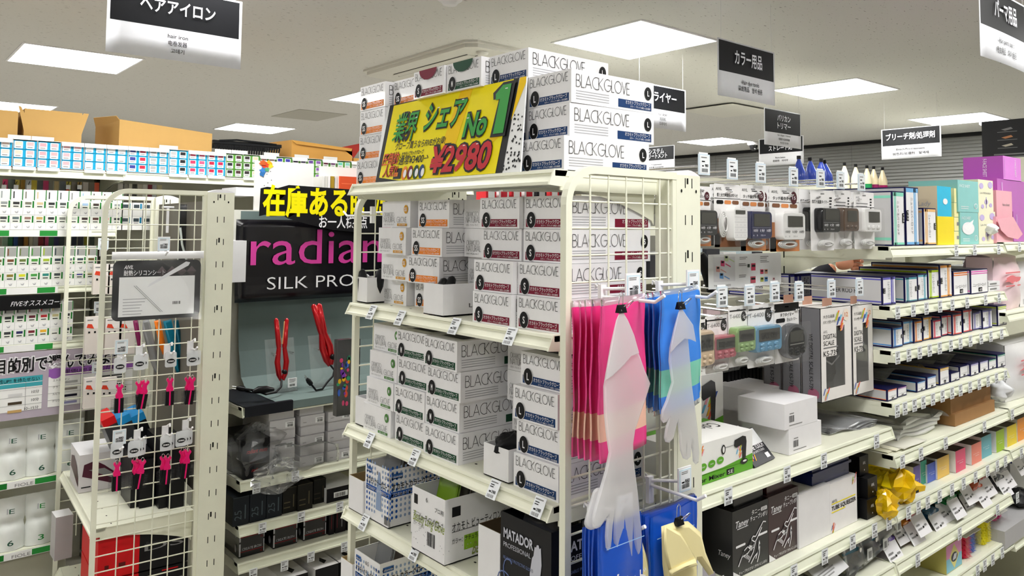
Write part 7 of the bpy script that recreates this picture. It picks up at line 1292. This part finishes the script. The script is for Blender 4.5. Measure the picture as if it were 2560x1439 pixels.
# ---- bottom tray of bay one
zs=H-.952+LZ; TEALP=K('1b93b8',.25,coat=.4)
for i,(px,py,w_) in enumerate(((2140,1370,.16),(2180,1345,.15),(2215,1300,.12))):
    p=PY(px,py,1.05); t=thing('scissor_pack','clear pack with teal handled tool on the bottom tray, '+('front','middle','rear')[i],'pack','teal tool packs',p); b=MB(); a=p+V((-.07,0,-.03)); c=p+V((.07,.01,.035)); b.tube([a,a*.6+c*.4+V((0,0,.006)),c],[.006,.009,.004],TEALP,8); b.tube([a+V((.0,.0,.03)),p,c+V((0,0,-.03))],[.004,.007,.003],TEALP,8); b.lathe(p+V((0,-.01,0)),[(.006,0),(.006,.003)],CHROME,10,(V((1,0,0)),V((0,0,1)),V((0,-1,0)))); b.out('tool',parent=t)
    b=MB(); slab(b,lambda u,v:(p.x-.08+w_*u,p.y-.014+.02*v,p.z-.05+.1*v+.02*u),8,6,BAGM,.002); b.box((p.x+.03,p.y-.018,p.z-.035),(p.x+.055,p.y-.016,p.z-.005),PAPER); b.bars(fy(p.y-.018,p.x+.03),.003,p.z-.03,.018,.018,INK,9); b.out('pack_film',parent=t)
p=PY(2060,1405,1.03); b=MB(spin(p,rz=.1,rx=-.9)); b.box((-.08,0,-.04),(.08,.003,.04),K('c9c9cc',.3)); F=FR((-.08,0,-.04),(1,0,0),(0,0,1)); b.rect(F,.0,.062,.1,.006,INK,1); b.bars(F,.06,.03,.03,.02,INK,12); b.lines(F,.01,.008,.1,.02,3,GREY); b.out('label_pack','clear labelled flat pack at the left of the bottom tray','pack')
for k,x in enumerate((1.60,1.78,1.95)): slab(MB(),lambda u,v:(x+.16*u,1.03+.2*v,zs+.02+.02*math.sin(5*u+k)*math.sin(PI*u)+.02*v),10,8,BAGM,.004).out('plastic_bag',f'clear crinkled pack on the bottom tray of the first bay, {nth(k)}','bag','clear packs on the bottom tray')
# ---- price tags along the right gondola
def rtags(bz,xs,lab,num='980'):
    for i,x in enumerate(xs): inst(TG[num],'price_tag',(x,YG-.0045,H+bz-.004),f'white price tag on the {lab} rail, {nth(i)} from the left','price tag','price tags of the right gondola',rot=(0,0,PI/2))
PXT=lambda pts:[PY(px,py,YG).x for px,py in pts]
rtags(A2['a'],PXT(((2387,632),(2433,630),(2493,628))),'top shelf'); rtags(-.072,PXT(((2545,620),)),'top shelf, third bay')
rtags(A2['b'],PXT(((2240,782),(2279,776),(2312,770),(2346,765),(2377,760),(2414,754),(2460,745),(2494,742))),'second shelf')
rtags(A2['c'],PXT(((2240,893),(2268,886),(2295,878),(2320,872),(2345,866),(2373,860),(2397,853),(2422,847),(2449,840),(2473,834),(2500,828))),'third shelf')
rtags(A2['d'],PXT(((2239,1025),(2258,1016),(2282,1007),(2304,1000),(2328,990),(2352,982),(2376,975),(2397,968),(2421,960),(2444,952),(2466,945),(2487,938),(2510,930))),'fourth shelf')
rtags(A2['e'],PXT(((2252,1155),(2298,1132),(2360,1103),(2457,1062))),'fifth shelf'); rtags(-.66,PXT(((2527,1035),)),'fifth shelf, third bay')
rtags(A2['f'],PXT(((2267,1280),(2292,1265),(2315,1255),(2345,1242),(2376,1225),(2405,1212),(2435,1195),(2465,1180),(2490,1170),(2510,1160),(2550,1140))),'sixth shelf')
rtags(A2['g'],PXT(((2290,1395),(2395,1330),(2490,1270),(2540,1245))),'seventh shelf'); rtags(A2['h'],PXT(((2440,1420),(2458,1408),(2478,1395),(2502,1385))),'lowest shelf')
rtags(-.580,PXT(((1816,1248),(1963,1180),(2055,1150),(2187,1105))),'mixer shelf','780'); rtags(-.808,PXT(((1980,1410),(2057,1370),(2127,1342),(2182,1320),(2218,1305))),'squeezer shelf','780')
# ---------------------------------------------------------------- signs hanging from the ceiling
SNB=K('17181c',.45); SNW=K('eeeff5',.5); THR=K('d8d8d8',.5)
def sign(lab,o,u,w_,h,title,sub_,split=.56,bow=.006):
    """o: lower left corner, u: direction along the sheet"""
    u=V(u).normalized(); o=V(o); t=thing('hanging_sign',lab,'sign','black and white category signs',o+u*w_/2); n=u.cross(V((0,0,1)))
    f=lambda a,b,k=0: o+u*(a*w_)+V((0,0,b*h))+n*(bow*math.sin(PI*a)*(1-b)+.0005*k)
    slab(MB(),lambda a,b:f(a,b),10,4,SNW,.0008).out('sheet',parent=t)
    b=MB(); b.grid(lambda a,c:f(.022+.956*a,1-split+(split-.025)*c,1.2),10,3,SNB,True); b.out('black_field',parent=t)
    b=MB(); FF_=(o+n*(bow*.8),u,V((0,0,1))); nl=len(title)
    for i,(tx,ww,hh) in enumerate(title): b.text(FF_,tx,w_*.5,h*(1-split*(.5 if nl==1 else .36+.33*i)-hh/2),h*hh,SNW,w=w_*ww,al='c',k=8,bold=.02)
    for tx,x,y,ww,hh in sub_: b.text(FF_,tx,w_*x,h*y,h*hh,INK,w=w_*ww,al='c',k=8,bold=.008)
    b.out('sign_lettering',parent=t)
    for a in (.06,.94): MB().tube([f(a,.99),V((f(a,1).x,f(a,1).y,ZC))],.0009,THR,4).out('hanger_thread',parent=t)
    return t
sign('large hanging sign reading hair iron in English at the upper left',(.576,2.62,H+.528),(1,0,0),.42,.235,[('ヘアアイロン',.56,.16)],[('hair iron',.5,.30,.15,.055),('电卷发器',.5,.20,.14,.055),('고데기',.5,.10,.10,.05)])
sign('hanging sign with hair dye tools in English, over the timers',(2.637,1.845,H+.5345),(1,0,0),.42,.235,[('カラー用品',.48,.20)],[('Hair dye tools',.53,.27,.30,.075),('染发用品　염색 용품',.53,.15,.42,.075)])
sign('hanging sign with hair perm tools in English, cut by the right edge',(2.625,.885,H+.535),(1,0,0),.42,.235,[('パーマ用品',.48,.20)],[('Hair perm tools',.5,.27,.32,.075),('卷发用品　파마 용품',.5,.13,.42,.075)])
sign('hanging sign with two katakana lines, in front of another sign',(4.17,2.59,H+.506),(1,0,0),.42,.225,[('バリカン',.36,.14),('トリマー',.36,.14)],[('hair clipper / trimmer',.5,.28,.36,.05),('电推剪 毛发修剪器',.5,.17,.3,.05),('바리깡 트리머',.5,.07,.22,.05)],.64)
sign('hanging sign mostly hidden behind the stacked navy banded boxes',(3.135,2.70,H+.538),(1,0,0),.42,.235,[('ドライヤー',.56,.18)],[('hair dryer',.5,.30,.18,.06),('吹风机',.5,.19,.12,.06),('드라이기',.5,.08,.14,.06)])
sign('hanging sign half covered by the two line katakana sign',(6.03,3.80,H+.545),(0,-1,0),.42,.235,[('パーマ',.3,.15),('ストレート剤',.52,.15)],[('Perm lotion',.5,.24,.22,.06),('烫发剂　파마약',.5,.12,.34,.06)])
sign('hanging sign for bleach in front of the blinds, right of centre',(5.86,2.66,H+.52),(0,-1,0),.42,.225,[('ブリーチ剤/処理剤',.82,.17)],[('Bleach/Pre-treatment',.5,.28,.48,.07),('脱色剂/处理剂　탈색제',.5,.13,.6,.07)])
sign('far hanging sign just right of the stacked navy banded boxes',(5.84,4.985,H+.54),(0,-1,0),.42,.235,[('システム',.44,.17),('トリートメント',.62,.17)],[('Treatment',.5,.24,.3,.06),('护发素 트리트먼트',.5,.12,.42,.06)])
p=PX(818,388,5.2); MB().box((5.2,PX(922,384,5.2).y,p.z),(5.202,p.y,PX(818,347,5.2).z),SNB).out('far_sign','black far sign behind the open red lined carton','sign')
for yy in (PX(822,347,5.2).y,): MB().tube([(5.2,yy,PX(818,347,5.2).z),(5.2,yy,ZC)],.001,THR,4).out('sign_thread','thin thread holding the black far sign','thread')
# ---------------------------------------------------------------- ceiling fittings
GRL=K('d9d7d0',.5); z=ZC
def cz(px,py): return PZ(px,py,ZC-.03)
a,b_,c=cz(905,190),cz(1175,118),cz(1300,150)
ac=thing('air_conditioner','flat cream air conditioner panel in the ceiling above the sale sign','air conditioner',loc=(a.x+.3,a.y-.5,ZC-.03))
x0=a.x-.02; y1=a.y; y0=b_.y-.06; x1=x0+.62; b=MB(); 
for zz,e in ((ZC-.03,.0),(ZC-.012,-.02)):
    pass
P=[(x0+.05,y0),(x1-.05,y0),(x1,y0+.05),(x1,y1-.05),(x1-.05,y1),(x0+.05,y1),(x0,y1-.05),(x0,y0+.05)]
b.prism([(x,y,ZC-.012) for x,y in P],(0,0,.012),GRL); b.prism([(x0+(x-x0)*.94+.02,y0+(y-y0)*.97+.02,ZC-.032) for x,y in P],(0,0,.02),GRL); b.out('panel_body',parent=ac)
b=MB(); b.box((x0+.13,y0+.2,ZC-.0335),(x0+.135,y1-.2,ZC-.032),INK); b.box((x0+.19,y0+.18,ZC-.0335),(x0+.197,y1-.16,ZC-.032),INK); b.out('air_slot',parent=ac)
MB().box((x0+.137,y0+.2,ZC-.036),(x0+.188,y1-.18,ZC-.033),GRL).out('louver',parent=ac)
MB().lathe((x0+.16,y0+.10,ZC-.05),[(0,0),(.028,.001),(.034,.012),(.034,.02)],GRL,20).out('sensor',parent=ac)
a=PZ(678,290,ZC); b=MB(); b.box((a.x,a.y-.58,ZC-.004),(a.x+.45,a.y,ZC-.0005),K('b4b2aa',.7)); b.out('access_hatch','square access hatch in the ceiling left of the sale sign','hatch')
a=PZ(1700,272,ZC); t=thing('ceiling_vent','cream louvred vent in the ceiling beside the hair dye sign','vent',loc=(a.x+.3,a.y-.2,ZC-.01)); q=PZ(1845,272,ZC); b=MB(); X0_,Y1_=PZ(1765,258,ZC).x,PZ(1700,275,ZC).y
for k in range(4): e=.03*k; b.box((a.x+e,a.y-.5+e,ZC-.016+.004*k),(a.x+.6-e,a.y-e,ZC-.013+.004*k),GRL if k%2==0 else K('8f8d86',.6))
b.out('vent_frame',parent=t)
p=PZ(1125,-4,ZC); b=MB(); b.lathe((p.x,p.y,ZC-.03),[(0,0),(.030,.0),(.038,.012),(.052,.02),(.055,.03)],WHITE,24); b.out('smoke_detector','white round smoke detector at the top centre of the picture','smoke detector')
def dome(lab,px,py):
    p=PZ(px,py,ZC-.03); t=thing('dome_camera',lab,'camera','dome cameras',(p.x,p.y,ZC-.05)); MB().lathe((p.x,p.y,ZC-.035),[(.055,0),(.07,.012),(.072,.035)],WHITE,24).out('camera_base',parent=t); MB().lathe((p.x,p.y,ZC-.095),[(0,0),(.02,.003),(.036,.018),(.045,.04),(.047,.06)],K('1a1a1d',.12,coat=.5),20).out('dome',parent=t); MB().lathe((p.x-.02,p.y-.03,ZC-.085),[(0,0),(.008,.002),(.010,.01),(0,.014)],CHROME,10).out('lens',parent=t)
dome('dome camera under the ceiling left of the straightener sign',1884,362); dome('dome camera under the ceiling near the dark banner at the right edge',2470,312)
# dark poster wall at the right edge
p=PX(2455,400,5.0); q=PX(2560,305,5.0); t=thing('dark_banner','tall dark banner with small product pictures at the right edge','banner',loc=(5,q.y,p.z)); yA=PX(2455,350,5).y; yB=yA-1.1; zA,zB=H+.36,PX(2470,316,5).z+.03
MB().box((5.0,yB,zA),(5.03,yA,zB),K('2c2c2f',.45)).out('banner_board',parent=t); b=MB(); F=FR((5.0,yA,zA),(0,-1,0),(0,0,1)); hh=zB-zA
for r in range(3):
    for c in range(4): b.fl(F,[(.10+.19*c,hh*(.80-.17*r)),(.15+.19*c,hh*(.84-.17*r)),(.16+.19*c,hh*(.80-.17*r)),(.12+.19*c,hh*(.77-.17*r))],(GREY,K('c9c0b0',.5),K('c98a60',.5))[(r*2+c)%3],2); b.rect(F,.08+.19*c,hh*(.74-.17*r),.1,.003,GREY,2)
b.rect(F,.30,hh*.18,.05,.05,PAPER,2); b.lines(F,.06,hh*.12,.2,.05,3,GREY); b.lines(F,.42,hh*.2,.25,.06,3,LG); b.out('banner_print',parent=t)
MB().box((4.6,yB,0),(5.05,yA-.1,H+.38),CREAM).out('far_cabinet','cream far shelving unit under the dark banner','shelving')
# ---------------------------------------------------------------- second aisle behind the right gondola
YF=2.75; far=thing('shelf_gondola','far cream gondola with bottles, seen behind the hanging timers','gondola',loc=(5,YF+.2,0))
FZ=PY(2100,468,YF).z
for i,z in enumerate((FZ-.031,H-.30,H-.62,H-.94)): b=MB(); b.box((2.6,YF,z),(7.6,YF+.4,z+.03),SHEL); b.out('shelf',parent=far)
MB().box((2.6,YF+.4,0),(7.6,YF+.43,FZ+.02),K('bdbcb2',.6)).out('back_panel',parent=far); MB().box((2.6,YF+.02,0),(7.6,YF+.38,.12),K('b9b8a6',.5)).out('base_plinth',parent=far)
def bottle(lab,px,top,c,cap,r=.03,h=.16,lean=0,neck=.3):
    p=PY(px,466,YF+.08); t=thing('trigger_bottle',lab,'bottle','bottles on the far gondola',(p.x,YF+.08,FZ)); M=spin((p.x,YF+.08,FZ+.0005),ry=lean); hh=h
    MB(M).lathe((0,0,0),[(r*.9,0),(r,.01),(r,hh*.45),(r*.55,hh*.72),(r*.3,hh*.86),(r*.28,hh*.9)],c,16).out('bottle_body',parent=t); MB(M).lathe((0,0,hh*.9),[(r*.34,0),(r*.34,hh*.12)],cap,12).out('cap',parent=t)
NB=K('1b2f7a',.25,coat=.4); CLB=mat('bottle_clear',(.82,.76,.62),.15,alpha=.75,var=0)
for i,(px,ln) in enumerate(((1998,0),(2030,-.12),(2052,.05),(2070,-.25))): bottle('dark blue bottle with a black cap on the far gondola, '+nth(i)+' from the left',px,430,NB,BLACK,.042,.20,ln)
for i,(px,c) in enumerate(((2112,'d8c9a0'),(2140,'c9b98a'),(2168,'1f7a4a'),(2185,'8a1f5a'),(2207,'a02060'))):
    bottle(('cream','tan','green based','plum based','magenta based')[i]+' bottle with a black cap on the far gondola',px,430,K('d9cba8',.3,coat=.3),BLACK,.034,.19)
    if i>1: p=PY(px,466,YF+.08); MB().lathe((p.x,YF+.08,FZ+.001),[(.0355,0),(.0355,.05)],K(c,.3),16).out('bottle_sleeve','coloured liquid band of the '+('green','plum','magenta')[i-2]+' based bottle on the far gondola','sleeve')
rr=random.Random(12)
for k in range(26):
    z=(H-.27,H-.59)[k%2]; x=3.0+.17*(k//2); c=('e8e8ea','d8d0c8','c8d8e0','f0e8d8','3a3a40','e0c8d0')[k%6]; MB().box((x,YF+.03,z+.0005),(x+.13,YF+.25,z+.12+.05*rr.random()),K(c,.45)).out('far_carton',f'pale carton on the far gondola, {("upper","lower")[k%2]} shelf, {nth(k//2)} from the left','carton','cartons on the far gondola')
# ---------------------------------------------------------------- shopper behind the gondola: only the hand shows between the shelves
SKIN=mat('skin',srgb('c98a6a'),.5,var=.05); CLOTH=K('1d1c22',.8); HAIRM=K('17120f',.6)
def skinfig(name,verts,edges,radii,m,parent,sub=2):
    me=bpy.data.meshes.new(name); me.from_pydata([tuple(V(v)-V(parent.location)) for v in verts],edges,[]); me.materials.append(m); o=bpy.data.objects.new(name,me); COL.objects.link(o); o.parent=parent
    sk=o.modifiers.new('skin','SKIN'); sk.use_smooth_shade=True
    for i,r in enumerate(radii): me.skin_vertices[0].data[i].radius=(r,r)
    me.skin_vertices[0].data[0].use_root=True; s=o.modifiers.new('sub','SUBSURF'); s.levels=s.render_levels=sub; return o
hp=PY(2120,657,1.72); P0=V((hp.x-.42,1.95,0)) ; per=thing('person','person in black bending behind the gondola, one fist showing between the shelves','person',loc=(P0.x,P0.y,0))
pel=P0+V((0,.1,.62)); che=P0+V((.04,-.02,.98)); nek=P0+V((.06,-.05,1.08)); hed=P0+V((.08,-.09,1.19)); shR=che+V((.17,.0,.05)); shL=che+V((-.17,.05,.05)); elR=V((hp.x-.13,hp.y+.16,hp.z-.14)); wr=hp+V((-.055,.03,-.01))
vs=[pel,che,nek,hed+V((0,0,-.03)),hed+V((0,0,.07)),shR,elR,wr,shL,shL+V((-.05,-.05,-.26)),shL+V((.02,-.2,-.42)),pel+V((.1,-.05,-.05)),pel+V((.13,-.28,-.2)),pel+V((.13,-.1,-.56)),pel+V((.13,-.24,-.6)),pel+V((-.1,-.05,-.05)),pel+V((-.13,-.25,-.22)),pel+V((-.13,-.05,-.56)),pel+V((-.13,-.2,-.6))]
ed=[(0,1),(1,2),(2,3),(3,4),(1,5),(5,6),(6,7),(1,8),(8,9),(9,10),(0,11),(11,12),(12,13),(13,14),(0,15),(15,16),(16,17),(17,18)]
ra=[.15,.15,.05,.085,.075,.06,.042,.028,.06,.042,.03,.09,.065,.045,.035,.09,.065,.045,.035]
skinfig('body',vs,ed,ra,SKIN,per)
skinfig('jacket',[pel+V((0,0,.02)),che,che+V((.02,-.02,.07)),shR,elR,wr+(elR-wr)*.02,shL,shL+V((-.05,-.05,-.26)),shL+V((.02,-.2,-.40))],[(0,1),(1,2),(1,3),(3,4),(4,5),(1,6),(6,7),(7,8)],[.165,.165,.08,.075,.056,.044,.075,.056,.04],CLOTH,per)
skinfig('trousers',[pel,pel+V((.1,-.05,-.05)),pel+V((.13,-.28,-.2)),pel+V((.13,-.1,-.54)),pel+V((-.1,-.05,-.05)),pel+V((-.13,-.25,-.22)),pel+V((-.13,-.05,-.54))],[(0,1),(1,2),(2,3),(0,4),(4,5),(5,6)],[.17,.105,.08,.06,.105,.08,.06],K('24262e',.8),per)
b=MB(); b.lathe(hed+V((0,.01,.0)),[(.06,-.06),(.095,-.01),(.1,.05),(.085,.11),(.045,.145),(0,.15)],HAIRM,18); b.out('hair',parent=per)
pal=hp; skinfig('hand',[wr,pal+V((-.02,0,0)),pal+V((.018,-.006,.006))],[(0,1),(1,2)],[.026,.034,.030],SKIN,per)
for k,(dy,dz,L) in enumerate(((-.012,.030,.030),(-.016,.010,.033),(-.014,-.010,.031),(-.010,-.028,.026))):
    s=pal+V((.022,dy+.008,dz)); skinfig('finger',[s,s+V((L*.7,-.012,.004)),s+V((L*.75,-.034,-.002)),s+V((L*.2,-.040,-.004))],[(0,1),(1,2),(2,3)],[.0105,.0105,.0095,.008],SKIN,per)
s=pal+V((-.004,-.022,.026)); skinfig('thumb',[s,s+V((.022,-.022,.006)),s+V((.046,-.026,-.004))],[(0,1),(1,2)],[.012,.011,.009],SKIN,per)
# keep every label within sixteen words
for o in list(SC.objects):
    l=o.get('label')
    if l and len(l.split())>16:
        for a,c in ((' from the left',''),(' of the ',' '),(' a ',' '),(' the ',' ')):
            if len(l.split())>16: l=l.replace(a,c)
        o['label']=l
